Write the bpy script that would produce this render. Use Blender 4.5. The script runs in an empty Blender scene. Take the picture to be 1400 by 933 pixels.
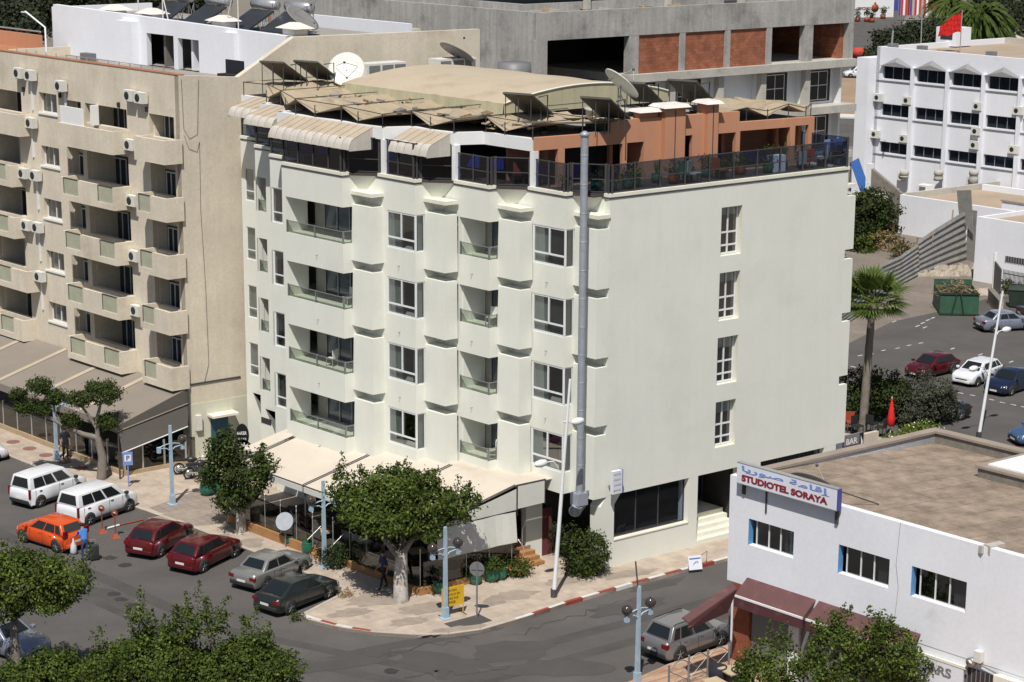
import bpy, bmesh, math, random
from math import sin, cos, pi, radians, hypot, sqrt
random.seed(7)
scn = bpy.context.scene
COL = scn.collection
# ------------------------------------------------------------------ camera model
F_, PIT, ROL, AR, AL, CH = 2772.9, 0.2354800, 0.0060538, 0.9434007, 0.7697473, 30.6
_cp, _sp, _cr, _sr = cos(PIT), sin(PIT), cos(ROL), sin(ROL)
FW = (0, _cp, -_sp); _r0 = (1, 0, 0); _u0 = (0, _sp, _cp)
RT = tuple(_cr*_r0[i]+_sr*_u0[i] for i in range(3)); UPV = tuple(-_sr*_r0[i]+_cr*_u0[i] for i in range(3))
RD = (sin(AR), cos(AR)); LD = (-sin(AL), cos(AL))
def gxy(x, y, z=0.0):
    """photo pixel -> world point at height z (used to measure the place)"""
    a = (x-700)/F_; b = -(y-466.5)/F_
    d = [FW[i]+a*RT[i]+b*UPV[i] for i in range(3)]
    t = (z-CH)/d[2]
    return (t*d[0], t*d[1])
OX, OY = gxy(837, 779, 0)
def W(u, v): return (OX+u*RD[0]+v*LD[0], OY+u*RD[1]+v*LD[1])
def UVof(X, Y):
    X -= OX; Y -= OY; D = RD[0]*LD[1]-RD[1]*LD[0]
    return ((X*LD[1]-Y*LD[0])/D, (RD[0]*Y-RD[1]*X)/D)
def _d(x, y):
    a = (x-700)/F_; b = -(y-466.5)/F_
    d = [FW[i]+a*RT[i]+b*UPV[i] for i in range(3)]; C = UVof(0, 0); e = UVof(d[0], d[1])
    return d, C, (e[0]-C[0], e[1]-C[1])
def mU(x, y, u):
    d, C, e = _d(x, y); t = (u-C[0])/e[0]; return (C[1]+t*e[1], CH+t*d[2])
def mV(x, y, v):
    d, C, e = _d(x, y); t = (v-C[1])/e[1]; return (C[0]+t*e[0], CH+t*d[2])
def mG(x, y, z=0.0): return UVof(*gxy(x, y, z))
# ------------------------------------------------------------------ frames
class Fr:
    def __init__(s, o, ax, ay, z=0.0): s.o, s.ax, s.ay, s.z = o, ax, ay, z
    def p(s, x, y, z=0.0):
        return (s.o[0]+x*s.ax[0]+y*s.ay[0], s.o[1]+x*s.ax[1]+y*s.ay[1], s.z+z)
UV = Fr((OX, OY), RD, LD)
WD = Fr((0, 0), (1, 0), (0, 1))
def wf(p0, p1, z=0.0):
    """wall frame: x along p0->p1 (world xy), y = outward (right-hand normal); returns frame, length"""
    dx, dy = p1[0]-p0[0], p1[1]-p0[1]; L = hypot(dx, dy); dx /= L; dy /= L
    return Fr(p0, (dx, dy), (dy, -dx), z), L
def wfuv(a, b, z=0.0): return wf(W(*a), W(*b), z)
def lf(x, y, ang, z=0.0):
    return Fr((x, y), (cos(ang), sin(ang)), (-sin(ang), cos(ang)), z)
# ------------------------------------------------------------------ mesh builder
class MB:
    def __init__(s): s.v = []; s.f = []; s.m = []; s.s = []; s.mats = []
    def mi(s, m):
        if m not in s.mats: s.mats.append(m)
        return s.mats.index(m)
    def add(s, vs, fs, mat, smooth=False):
        n = len(s.v); s.v.extend(vs); k = s.mi(mat)
        for f in fs: s.f.append([n+i for i in f]); s.m.append(k); s.s.append(smooth)
    def quad(s, a, b, c, d, mat, smooth=False): s.add([a, b, c, d], [(0, 1, 2, 3)], mat, smooth)
    def hexa(s, P, mat):
        s.add(P, [(0, 3, 2, 1), (4, 5, 6, 7), (0, 1, 5, 4), (1, 2, 6, 5), (2, 3, 7, 6), (3, 0, 4, 7)], mat)
    def box(s, fr, x0, x1, y0, y1, z0, z1, mat):
        s.hexa([fr.p(x0, y0, z0), fr.p(x1, y0, z0), fr.p(x1, y1, z0), fr.p(x0, y1, z0),
                fr.p(x0, y0, z1), fr.p(x1, y0, z1), fr.p(x1, y1, z1), fr.p(x0, y1, z1)], mat)
    def frust(s, fr, a, b, z0, z1, mat):
        (x0, x1, y0, y1), (X0, X1, Y0, Y1) = a, b
        s.hexa([fr.p(x0, y0, z0), fr.p(x1, y0, z0), fr.p(x1, y1, z0), fr.p(x0, y1, z0),
                fr.p(X0, Y0, z1), fr.p(X1, Y0, z1), fr.p(X1, Y1, z1), fr.p(X0, Y1, z1)], mat)
    def prism(s, fr, poly, z0, z1, mat):
        n = len(poly); vs = [fr.p(x, y, z0) for x, y in poly]+[fr.p(x, y, z1) for x, y in poly]
        fs = [tuple(range(n))[::-1], tuple(range(n, 2*n))]+[(i, (i+1) % n, n+(i+1) % n, n+i) for i in range(n)]
        s.add(vs, fs, mat)
    def slab(s, pts, th, mat):
        """polygon in 3d with thickness downwards"""
        n = len(pts); vs = list(pts)+[(x, y, z-th) for x, y, z in pts]
        fs = [tuple(range(n)), tuple(range(n, 2*n))[::-1]]+[((i+1) % n, i, n+i, n+(i+1) % n) for i in range(n)]
        s.add(vs, fs, mat)
    def tube(s, pts, r, mat, n=6, r2=None, cap=True, smooth=True):
        pts = [tuple(p) for p in pts]; N = len(pts); r2 = r if r2 is None else r2; vs = []; fs = []
        for i, p in enumerate(pts):
            a = pts[max(i-1, 0)]; b = pts[min(i+1, N-1)]
            t = [b[k]-a[k] for k in range(3)]; L = sqrt(sum(q*q for q in t)) or 1; t = [q/L for q in t]
            h = (0, 0, 1) if abs(t[2]) < .9 else (1, 0, 0)
            e = [h[1]*t[2]-h[2]*t[1], h[2]*t[0]-h[0]*t[2], h[0]*t[1]-h[1]*t[0]]
            L = sqrt(sum(q*q for q in e)); e = [q/L for q in e]
            g = [t[1]*e[2]-t[2]*e[1], t[2]*e[0]-t[0]*e[2], t[0]*e[1]-t[1]*e[0]]
            R = (r[i] if isinstance(r, (list, tuple)) else r+(r2-r)*i/max(N-1, 1))
            for k in range(n):
                c_, s_ = cos(2*pi*k/n)*R, sin(2*pi*k/n)*R
                vs.append(tuple(p[j]+e[j]*c_+g[j]*s_ for j in range(3)))
        for i in range(N-1):
            for k in range(n):
                fs.append((i*n+k, i*n+(k+1) % n, (i+1)*n+(k+1) % n, (i+1)*n+k))
        s.add(vs, fs, mat, smooth)
        if cap: s.add([vs[k] for k in range(n)], [tuple(range(n))[::-1]], mat); s.add([vs[(N-1)*n+k] for k in range(n)], [tuple(range(n))], mat)
    def lathe(s, c, prof, mat, n=16, smooth=True, axis=None):
        """prof: list of (r,z) ; c base point ; axis optional (unit 3-vector)"""
        if axis is None: E, G, T = (1, 0, 0), (0, 1, 0), (0, 0, 1)
        else:
            T = axis; h = (0, 0, 1) if abs(T[2]) < .9 else (1, 0, 0)
            E = [h[1]*T[2]-h[2]*T[1], h[2]*T[0]-h[0]*T[2], h[0]*T[1]-h[1]*T[0]]; L = sqrt(sum(q*q for q in E)); E = [q/L for q in E]
            G = [T[1]*E[2]-T[2]*E[1], T[2]*E[0]-T[0]*E[2], T[0]*E[1]-T[1]*E[0]]
        vs = []; fs = []
        for r, z in prof:
            for k in range(n):
                a = 2*pi*k/n; vs.append(tuple(c[j]+T[j]*z+E[j]*r*cos(a)+G[j]*r*sin(a) for j in range(3)))
        for i in range(len(prof)-1):
            for k in range(n): fs.append((i*n+k, i*n+(k+1) % n, (i+1)*n+(k+1) % n, (i+1)*n+k))
        if prof[0][0] > .001: fs.append(tuple(range(n))[::-1])
        if prof[-1][0] > .001: fs.append(tuple(range((len(prof)-1)*n, len(prof)*n)))
        s.add(vs, fs, mat, smooth)
    def ball(s, c, r, mat, n=14, sz=1.0):
        m = n//2; s.lathe(c, [(max(r*sin(pi*i/m), .0005), -r*sz*cos(pi*i/m)) for i in range(m+1)], mat, n)
    def wall(s, fr, x0, x1, z0, z1, holes, th, mat, rev=None, back=True):
        xs = sorted({x0, x1, *[h[0] for h in holes], *[h[1] for h in holes]})
        zs = sorted({z0, z1, *[h[2] for h in holes], *[h[3] for h in holes]})
        for i in range(len(xs)-1):
            for j in range(len(zs)-1):
                cx, cz = (xs[i]+xs[i+1])/2, (zs[j]+zs[j+1])/2
                if any(h[0] < cx < h[1] and h[2] < cz < h[3] for h in holes): continue
                s.quad(fr.p(xs[i], 0, zs[j]), fr.p(xs[i+1], 0, zs[j]), fr.p(xs[i+1], 0, zs[j+1]), fr.p(xs[i], 0, zs[j+1]), mat)
                if back: s.quad(fr.p(xs[i], -th, zs[j]), fr.p(xs[i], -th, zs[j+1]), fr.p(xs[i+1], -th, zs[j+1]), fr.p(xs[i+1], -th, zs[j]), mat)
        for a, b, c, d in holes:
            r = rev or mat
            s.quad(fr.p(a, 0, c), fr.p(a, -th, c), fr.p(a, -th, d), fr.p(a, 0, d), r)
            s.quad(fr.p(b, 0, c), fr.p(b, 0, d), fr.p(b, -th, d), fr.p(b, -th, c), r)
            s.quad(fr.p(a, 0, c), fr.p(b, 0, c), fr.p(b, -th, c), fr.p(a, -th, c), r)
            s.quad(fr.p(a, 0, d), fr.p(a, -th, d), fr.p(b, -th, d), fr.p(b, 0, d), r)
        if back:
            s.quad(fr.p(x0, 0, z0), fr.p(x0, 0, z1), fr.p(x0, -th, z1), fr.p(x0, -th, z0), mat)
            s.quad(fr.p(x1, 0, z0), fr.p(x1, -th, z0), fr.p(x1, -th, z1), fr.p(x1, 0, z1), mat)
            s.quad(fr.p(x0, 0, z1), fr.p(x1, 0, z1), fr.p(x1, -th, z1), fr.p(x0, -th, z1), mat)
            s.quad(fr.p(x0, 0, z0), fr.p(x0, -th, z0), fr.p(x1, -th, z0), fr.p(x1, 0, z0), mat)
_off = {}
def _mk(name, mb, loc, weld=False, recalc=True):
    me = bpy.data.meshes.new(name)
    ox, oy, oz = loc
    me.from_pydata([(x-ox, y-oy, z-oz) for x, y, z in mb.v], [], mb.f)
    for m in mb.mats: me.materials.append(MAT[m])
    me.polygons.foreach_set('material_index', mb.m); me.polygons.foreach_set('use_smooth', mb.s)
    if weld or recalc:
        bm = bmesh.new(); bm.from_mesh(me)
        if weld: bmesh.ops.remove_doubles(bm, verts=bm.verts, dist=.0005)
        if recalc: bmesh.ops.recalc_face_normals(bm, faces=bm.faces)
        bm.to_mesh(me); bm.free()
    me.update()
    return me
def thing(name, label, cat, loc=(0, 0, 0), group=None):
    o = bpy.data.objects.new(name, None); COL.objects.link(o); o.location = loc; o.empty_display_size = .3
    o['label'] = label; o['category'] = cat
    if group: o['group'] = group
    _off[o.name] = tuple(loc); return o
def part(name, mb, parent, label=None, weld=False, recalc=True):
    loc = _off[parent.name]
    o = bpy.data.objects.new(name, _mk(name, mb, loc, weld, recalc)); COL.objects.link(o)
    o.parent = parent; _off[o.name] = loc
    if label: o['label'] = label
    return o
def boxes(name, parent, fr, L, matn, label=None):
    for b in L: m_ = MB(); m_.box(fr, *b, matn); o = part(name, m_, parent, label)
    return o
def solo(name, mb, label, cat, loc=(0, 0, 0), group=None, kind=None, weld=False, recalc=True):
    o = bpy.data.objects.new(name, _mk(name, mb, loc, weld, recalc)); COL.objects.link(o); o.location = loc
    o['label'] = label; o['category'] = cat; _off[o.name] = tuple(loc)
    if group: o['group'] = group
    if kind: o['kind'] = kind
    return o
def struct(name, mb, label, cat, kind='structure'):
    return solo(name, mb, label, cat, kind=kind)
def kids(o): return [c for c in bpy.data.objects if c.parent == o]
def dup(root, loc, rz=0.0, label=None, group=None, scale=1.0):
    ch = KIDS.get(root.name)
    if ch is None:
        ch = [(c, kids(c)) for c in kids(root)]; KIDS[root.name] = ch
    r = root.copy(); COL.objects.link(r); r.location = loc; r.rotation_euler = (0, 0, rz)
    if label: r['label'] = label
    if group: r['group'] = group
    for c, gs in ch:
        k = c.copy(); COL.objects.link(k); k.parent = r
        for g in gs:
            q = g.copy(); COL.objects.link(q); q.parent = k
    return r
KIDS = {}
def place(root, loc, rz=0.0): root.location = loc; root.rotation_euler = (0, 0, rz); return root
# ------------------------------------------------------------------ materials
MAT = {}
def mat(name, rgb, rough=.8, var=.12, sc=.6, fine=.06, fsc=14, metal=0.0, streak=0.0, bump=0.0, bsc=40, spec=.5, dirt=None, dsc=.35, dth=.55, coat=0.0, obj=False, tr=0.0):
    m = bpy.data.materials.new(name); m.use_nodes = True; nt = m.node_tree; N = nt.nodes; Lk = nt.links
    b = N['Principled BSDF']; b.inputs['Roughness'].default_value = rough; b.inputs['Metallic'].default_value = metal
    b.inputs['Specular IOR Level'].default_value = spec
    b.inputs['Coat Weight'].default_value = coat; b.inputs['Coat Roughness'].default_value = .05
    MAT[name] = m
    if obj: tc = N.new('ShaderNodeTexCoord'); vec = tc.outputs['Object']
    else: tc = N.new('ShaderNodeNewGeometry'); vec = tc.outputs['Position']
    def noise(scale, det=4, rough_=.6, sx=None):
        n = N.new('ShaderNodeTexNoise'); n.inputs['Scale'].default_value = scale; n.inputs['Detail'].default_value = det; n.inputs['Roughness'].default_value = rough_
        if sx:
            mp = N.new('ShaderNodeMapping'); mp.inputs['Scale'].default_value = sx; Lk.new(vec, mp.inputs['Vector']); Lk.new(mp.outputs[0], n.inputs['Vector'])
        else: Lk.new(vec, n.inputs['Vector'])
        return n.outputs['Fac']
    def mulby(c, fac, lo, hi):
        mr = N.new('ShaderNodeMapRange'); mr.inputs['From Min'].default_value = .3; mr.inputs['From Max'].default_value = .7
        mr.inputs['To Min'].default_value = lo; mr.inputs['To Max'].default_value = hi; Lk.new(fac, mr.inputs['Value'])
        mx = N.new('ShaderNodeVectorMath'); mx.operation = 'SCALE'
        Lk.new(c, mx.inputs[0]); Lk.new(mr.outputs[0], mx.inputs['Scale']); return mx.outputs[0]
    base = N.new('ShaderNodeRGB'); base.outputs[0].default_value = (*rgb, 1); c = base.outputs[0]
    if dirt:
        mx = N.new('ShaderNodeMix'); mx.data_type = 'RGBA'; mx.inputs['B'].default_value = (*dirt, 1); Lk.new(c, mx.inputs['A'])
        mr = N.new('ShaderNodeMapRange'); mr.inputs['From Min'].default_value = dth; mr.inputs['From Max'].default_value = dth+.18; Lk.new(noise(dsc, 6, .65), mr.inputs['Value'])
        mr.inputs['To Max'].default_value = .85; Lk.new(mr.outputs[0], mx.inputs['Factor']); c = mx.outputs['Result']
    if var: c = mulby(c, noise(sc, 5), 1-var, 1+var)
    if streak: c = mulby(c, noise(1.0, 5, .6, (3.2, 3.2, .16)), 1-streak, 1+streak*.5)
    if fine: c = mulby(c, noise(fsc, 3), 1-fine, 1+fine)
    Lk.new(c, b.inputs['Base Color'])
    if bump:
        bp = N.new('ShaderNodeBump'); bp.inputs['Strength'].default_value = bump; bp.inputs['Distance'].default_value = .02
        Lk.new(noise(bsc, 4), bp.inputs['Height']); Lk.new(bp.outputs[0], b.inputs['Normal'])
    if tr:
        t = N.new('ShaderNodeBsdfTranslucent'); Lk.new(c, t.inputs[0]); ms = N.new('ShaderNodeMixShader'); ms.inputs[0].default_value = tr
        Lk.new(b.outputs[0], ms.inputs[1]); Lk.new(t.outputs[0], ms.inputs[2]); Lk.new(ms.outputs[0], N['Material Output'].inputs[0])
    return m
def glassmat(name, tint=(.9, .95, .93), refl=.25, rough=.02, opac=0.0, ocol=(.02, .03, .03)):
    m = bpy.data.materials.new(name); m.use_nodes = True; nt = m.node_tree; N = nt.nodes; Lk = nt.links; MAT[name] = m
    N.remove(N['Principled BSDF'])
    t = N.new('ShaderNodeBsdfTransparent'); t.inputs[0].default_value = (*tint, 1)
    g = N.new('ShaderNodeBsdfGlossy'); g.inputs['Roughness'].default_value = rough
    lw = N.new('ShaderNodeLayerWeight'); lw.inputs[0].default_value = .35
    mr = N.new('ShaderNodeMapRange'); mr.inputs['To Min'].default_value = refl*.35; mr.inputs['To Max'].default_value = min(1, refl*3); Lk.new(lw.outputs['Facing'], mr.inputs['Value'])
    src = t.outputs[0]
    if opac:
        d = N.new('ShaderNodeBsdfDiffuse'); d.inputs[0].default_value = (*ocol, 1); mo = N.new('ShaderNodeMixShader'); mo.inputs[0].default_value = opac
        Lk.new(t.outputs[0], mo.inputs[1]); Lk.new(d.outputs[0], mo.inputs[2]); src = mo.outputs[0]
    mx = N.new('ShaderNodeMixShader'); Lk.new(mr.outputs[0], mx.inputs[0]); Lk.new(src, mx.inputs[1]); Lk.new(g.outputs[0], mx.inputs[2])
    Lk.new(mx.outputs[0], N['Material Output'].inputs[0])
    return m
def pattern(name, c1, c2, kind='brick', scale=1.0, rough=.85, mortar=None, bw=.5, bh=.25, ms=.02, var=.1, axis='xy', rot=0.0, off=.5, bump=.0):
    """brick / tile / wave pattern in world space"""
    m = mat(name, c1, rough, 0, fine=0); nt = m.node_tree; N = nt.nodes; Lk = nt.links; b = N['Principled BSDF']
    g = N.new('ShaderNodeNewGeometry'); mp = N.new('ShaderNodeMapping'); mp.vector_type = 'POINT'
    mp.inputs['Rotation'].default_value = (0, 0, rot); Lk.new(g.outputs['Position'], mp.inputs['Vector']); v = mp.outputs[0]
    if axis == 'xz':
        sp = N.new('ShaderNodeSeparateXYZ'); Lk.new(v, sp.inputs[0]); cb = N.new('ShaderNodeCombineXYZ'); Lk.new(sp.outputs[0], cb.inputs[0]); Lk.new(sp.outputs[2], cb.inputs[1]); v = cb.outputs[0]
    if kind == 'brick':
        t = N.new('ShaderNodeTexBrick'); t.inputs['Scale'].default_value = scale; t.inputs['Brick Width'].default_value = bw; t.inputs['Row Height'].default_value = bh
        t.inputs['Mortar Size'].default_value = ms; t.offset = off; t.inputs['Color1'].default_value = (*c1, 1); t.inputs['Color2'].default_value = (*c2, 1); t.inputs['Mortar'].default_value = (*(mortar or c2), 1)
        Lk.new(v, t.inputs['Vector']); c = t.outputs['Color']
    else:
        t = N.new('ShaderNodeTexWave'); t.inputs['Scale'].default_value = scale; t.inputs['Distortion'].default_value = .3; Lk.new(v, t.inputs['Vector'])
        mx = N.new('ShaderNodeMix'); mx.data_type = 'RGBA'; mx.inputs['A'].default_value = (*c1, 1); mx.inputs['B'].default_value = (*c2, 1); Lk.new(t.outputs['Fac'], mx.inputs['Factor']); c = mx.outputs['Result']
    n = N.new('ShaderNodeTexNoise'); n.inputs['Scale'].default_value = 1.1; n.inputs['Roughness'].default_value = .7; n.inputs['Detail'].default_value = 6; Lk.new(g.outputs['Position'], n.inputs['Vector'])
    mr = N.new('ShaderNodeMapRange'); mr.inputs['From Min'].default_value = .3; mr.inputs['From Max'].default_value = .7; mr.inputs['To Min'].default_value = 1-var; mr.inputs['To Max'].default_value = 1+var; Lk.new(n.outputs['Fac'], mr.inputs['Value'])
    s = N.new('ShaderNodeVectorMath'); s.operation = 'SCALE'; Lk.new(c, s.inputs[0]); Lk.new(mr.outputs[0], s.inputs['Scale']); Lk.new(s.outputs[0], b.inputs['Base Color'])
    if bump:
        bp = N.new('ShaderNodeBump'); bp.inputs['Strength'].default_value = bump; bp.inputs['Distance'].default_value = .03; Lk.new(t.outputs['Fac'], bp.inputs['Height']); Lk.new(bp.outputs[0], b.inputs['Normal'])
    return m
ROTR = -math.atan2(RD[1], RD[0])
mat('cream', (.738, .752, .688), .85, .03, .35, .018, 9, streak=.02, bump=.18, bsc=18, dirt=(.69, .70, .63), dsc=.4, dth=.52)
mat('ledge_cream', (.74, .73, .63), .8, .06, 1.2)
mat('white_paint', (.78, .79, .80), .7, .04, .6, .03, streak=.015)
mat('hood_shade_grey', (.27, .27, .28), .9, .08, 1)  # grey base colour paints in the shade on the hood undersides
mat('white_wall', (.765, .785, .845), .8, .04, .4, .03, 7, streak=.018, bump=.15, bsc=25, dirt=(.60, .60, .60), dsc=.5, dth=.62)
mat('white_metal', (.75, .77, .79), .4, .03, 2)
mat('beige', (.65, .585, .48), .9, .09, .5, .07, 7, streak=.06, bump=.3, bsc=25, dirt=(.50, .43, .33), dsc=.35, dth=.56)
mat('beige_pale', (.60, .60, .49), .9, .06, .5, .05, streak=.05)
mat('orange_wall', (.52, .255, .15), .85, .05, .5, .03, 10, streak=.05)
mat('floor_shade_brown', (.055, .042, .038), .9, .15, 1)  # base colour darkened to stand in for the veranda shade
mat('terracotta', (.42, .19, .10), .85, .1, 1)
mat('dark_room', (.035, .032, .03), .9, .2, 1)  # near-black colour stands in for the darkness of unlit interiors
mat('mid_room', (.16, .145, .13), .9, .1, 1)
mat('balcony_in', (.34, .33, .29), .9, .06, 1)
mat('curtain', (.42, .47, .44), .9, .1, 3, .12, 30, streak=.25)
mat('curtain_dark', (.10, .10, .10), .9, .2, 3, streak=.3)
mat('curtain_red', (.16, .02, .05), .9, .2, 3, streak=.3)
mat('alu', (.55, .56, .57), .35, .05, 2, metal=.6)
mat('steel', (.30, .31, .32), .4, .08, 2, metal=.5)
mat('dark_metal', (.06, .06, .065), .5, .1, 2)
mat('brown_metal', (.055, .052, .054), .6, .2, 2)
mat('galv', (.36, .39, .45), .5, .12, 3, metal=.3, fine=.08)
mat('tarp', (.38, .31, .215), .9, .14, .6, .08, 8, dirt=(.20, .15, .10), dsc=.8, dth=.54)
mat('tarp_dome', (.47, .395, .29), .9, .05, .5, .04, 8, streak=.04, dirt=(.36, .30, .20), dsc=.4, dth=.55)
mat('skirt', (.45, .42, .29), .9, .08, 1, .05, streak=.1)
mat('awning_top', (.44, .37, .285), .85, .08, 1.2, .05, dirt=(.36, .24, .15), dsc=1.4, dth=.6)
mat('awning_roll', (.53, .50, .45), .8, .06, 2, .05, streak=.12)
mat('awning_seam', (.34, .26, .19), .9, .1)
mat('cafe_awning', (.58, .52, .44), .85, .05, .5, .03, dirt=(.52, .44, .36), dsc=.6, dth=.55)
mat('cafe_side', (.62, .62, .58), .85, .04, .6)
mat('grey_awning', (.235, .205, .175), .85, .06, .6, .05, dirt=(.28, .235, .18), dsc=.5, dth=.6)
mat('grey_awning_dark', (.13, .12, .11), .85, .06, .8)
mat('blue_cloth', (.018, .028, .33), .8, .2, 2)
mat('roof_grey', (.30, .28, .26), .95, .15, .5, .1)
mat('concrete', (.38, .37, .355), .95, .16, .35, .1, 6, streak=.2, bump=.4, bsc=8, dirt=(.20, .195, .19), dsc=.45, dth=.52)
mat('concrete_pale', (.46, .44, .40), .95, .12, .5, .1, 6, dirt=(.30, .30, .29), dsc=.7, dth=.55)
mat('roof_brown', (.27, .215, .165), .95, .14, .35, .12, 5, dirt=(.15, .125, .11), dsc=.55, dth=.5, bump=.5, bsc=4)
mat('roof_tan', (.38, .30, .225), .95, .12, .3, .08, 5, dirt=(.34, .26, .18), dsc=.3, dth=.55)
mat('parapet_cap', (.30, .25, .21), .95, .12, 1)
mat('stone_grey', (.20, .18, .16), .95, .2, 2, .15, 10)
mat('asphalt', (.090, .083, .080), .92, .16, .35, .12, 12, bump=.35, bsc=30, dirt=(.108, .098, .090), dsc=.16, dth=.47)
mat('asphalt_patch', (.070, .066, .064), .92, .1, .8, .1, 16)
mat('asphalt_crack', (.05, .047, .045), .9, .1, 2)
mat('asphalt_track', (.068, .063, .061), .85, .2, .6, .12, 12)
mat('oil', (.04, .038, .037), .7, .2, 2)
mat('dirt_ground', (.31, .22, .15), .98, .12, .15, .1, 3, dirt=(.36, .26, .18), dsc=.08, dth=.5)
mat('dust', (.20, .17, .145), .98, .14, .3, .12, 4, dirt=(.27, .23, .19), dsc=.4, dth=.55)
mat('ground', (.20, .175, .145), .98, .15, .03, .1, 2)
mat('inlay_red', (.25, .12, .10), .9, .1, 2)
mat('kerb_stone', (.44, .39, .34), .9, .12, 2)
mat('kerb_white', (.62, .61, .58), .8, .12, 3, dirt=(.35, .32, .3), dsc=3, dth=.6)
mat('kerb_red', (.28, .05, .035), .8, .15, 3, dirt=(.30, .22, .2), dsc=3, dth=.62)
mat('road_white', (.55, .54, .52), .8, .15, 5, dirt=(.13, .125, .12), dsc=4, dth=.5)
mat('trunk', (.20, .175, .15), .95, .2, 3, .2, 20, bump=.5)
mat('trunk_white', (.48, .45, .42), .9, .15, 3, .2, 16, dirt=(.22, .18, .15), dsc=4, dth=.52)
mat('leaf', (.052, .080, .013), .7, .5, .9, .25, 6, obj=True, tr=.16, spec=.25)
mat('leaf_dark', (.026, .040, .011), .7, .4, 1.0, .25, 6, obj=True, tr=.1, spec=.25)
mat('leaf_olive', (.055, .062, .038), .7, .35, 1.0, .25, 6, obj=True, tr=.2)
mat('leaf_far', (.034, .042, .022), .8, .35, .5, .2, 3, obj=True, tr=.15)
mat('leaf_bright', (.125, .17, .022), .6, .3, 1.5, .2, 6, obj=True, tr=.2, spec=.3)
mat('leaf_dry', (.32, .23, .09), .8, .3, 1.5, .2, 6, obj=True, tr=.3)
mat('palm_leaf', (.11, .16, .03), .5, .35, 1.5, .2, 6, obj=True, tr=.3)
mat('flower', (.75, .72, .60), .8, .1)
mat('flower_red', (.45, .05, .03), .8, .2)
mat('pot_green', (.02, .13, .08), .35, .1, 3)
mat('pot_red', (.30, .06, .03), .6, .1, 3)
mat('lamp_blue', (.36, .48, .58), .55, .12, 4, dirt=(.14, .17, .19), dsc=6, dth=.62)
mat('globe', (.055, .045, .04), .12, .1, 2)
mat('globe_pale', (.20, .17, .16), .15, .1, 2)
mat('tyre', (.02, .02, .02), .8, .1, 3)
mat('rim', (.42, .43, .44), .3, .05, 3, metal=.8)
mat('black_plastic', (.025, .025, .027), .55, .1, 3)
mat('head_glass', (.62, .64, .66), .12, 0, fine=0)
mat('tail_red', (.16, .008, .010), .15, 0, fine=0)
mat('plate', (.68, .68, .64), .5, 0, fine=0)
mat('skin', (.36, .20, .13), .6, .05, obj=True)
mat('hair', (.015, .012, .010), .7, .1, obj=True)
mat('shirt_blue', (.06, .22, .60), .8, .08, 3, obj=True)
mat('jeans', (.035, .065, .15), .85, .15, 4, obj=True)
mat('cloth_dark', (.012, .014, .022), .85, .1, 3, obj=True)
mat('cloth_navy', (.02, .035, .10), .85, .1, 3, obj=True)
mat('cloth_pale', (.35, .38, .42), .85, .1, 3, obj=True)
mat('bag_white', (.55, .62, .66), .6, .05)
mat('suitcase', (.035, .035, .038), .45, .1)
mat('maroon', (.085, .028, .034), .8, .12, 1, .08, dirt=(.17, .075, .075), dsc=2, dth=.55)
mat('maroon_top', (.12, .055, .055), .85, .12, 1, .08, dirt=(.18, .10, .095), dsc=2, dth=.55)
mat('brick_red', (.25, .075, .040), .85, .2, 3, .3, 14)
mat('sign_white', (.70, .72, .80), .5, .02)
mat('sign_blue', (.06, .07, .30), .5, .05)
mat('sign_lightblue', (.18, .27, .58), .5, .05)
mat('sign_red', (.22, .02, .03), .5, .05)
mat('sign_black', (.012, .012, .015), .4, .05)
mat('sign_yellow', (.68, .42, .015), .55, .08, 4)
mat('sign_grey', (.18, .18, .19), .5, .1)
mat('paint_text', (.72, .72, .74), .5, .03)
mat('plinth_stone', (.40, .30, .19), .85, .15, 3, .12, 14)
mat('paving_stain', (.30, .25, .205), .95, .15, 2, .1)
mat('orange_stone', (.36, .19, .08), .8, .15, 3, .12, 14)
mat('green_bin', (.035, .10, .06), .6, .15, 2, dirt=(.05, .08, .04), dsc=3, dth=.6)
mat('bin_dark', (.02, .035, .025), .7, .2, 2)
mat('blue_reveal', (.12, .32, .62), .7, .03)
mat('zinc', (.30, .30, .29), .55, .16, 1.2, .12, 8, metal=.35, dirt=(.36, .31, .25), dsc=1.0, dth=.5)
mat('ac_white', (.66, .66, .62), .6, .06, 3)
mat('dish_white', (.66, .66, .60), .5, .06, 2, dirt=(.5, .46, .38), dsc=2, dth=.6)
mat('dish_grey', (.24, .23, .22), .5, .08, 2)
mat('panel_glass', (.035, .038, .042), .3, .2, 2)
mat('panel_back', (.085, .08, .07), .6, .15, 2)
mat('rail_glass_green', (.40, .41, .31), .3, .1, 2)
mat('red_cloth', (.62, .015, .012), .8, .1, 2)
mat('cardboard', (.42, .31, .18), .9, .1, 3)
mat('door_maroon', (.13, .035, .04), .6, .1, 2)
mat('door_blue', (.03, .10, .16), .6, .1, 2)
mat('moto', (.03, .03, .035), .35, .2, 3)
mat('wicker', (.09, .085, .08), .9, .2, 9)
mat('table_tan', (.48, .38, .25), .7, .06, 2)
mat('debris', (.18, .13, .08), .95, .4, 2, .3, 8)
mat('rubble', (.42, .36, .30), .95, .25, 1.5, .2, 8)
mat('solar_tank', (.50, .51, .53), .3, .08, 2, metal=.5)
mat('chim_white', (.70, .66, .62), .85, .08, 2)
mat('water_blue', (.02, .10, .34), .6, .1, 2)
glassmat('glass', (.55, .60, .60), .22)
glassmat('glass_terrace', (.48, .55, .66), .06)
glassmat('glass_rail', (.72, .76, .72), .10, opac=.05, ocol=(.25, .29, .24))
glassmat('car_glass', (.10, .11, .12), .35)
glassmat('cafe_glass', (.42, .44, .42), .12)
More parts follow.
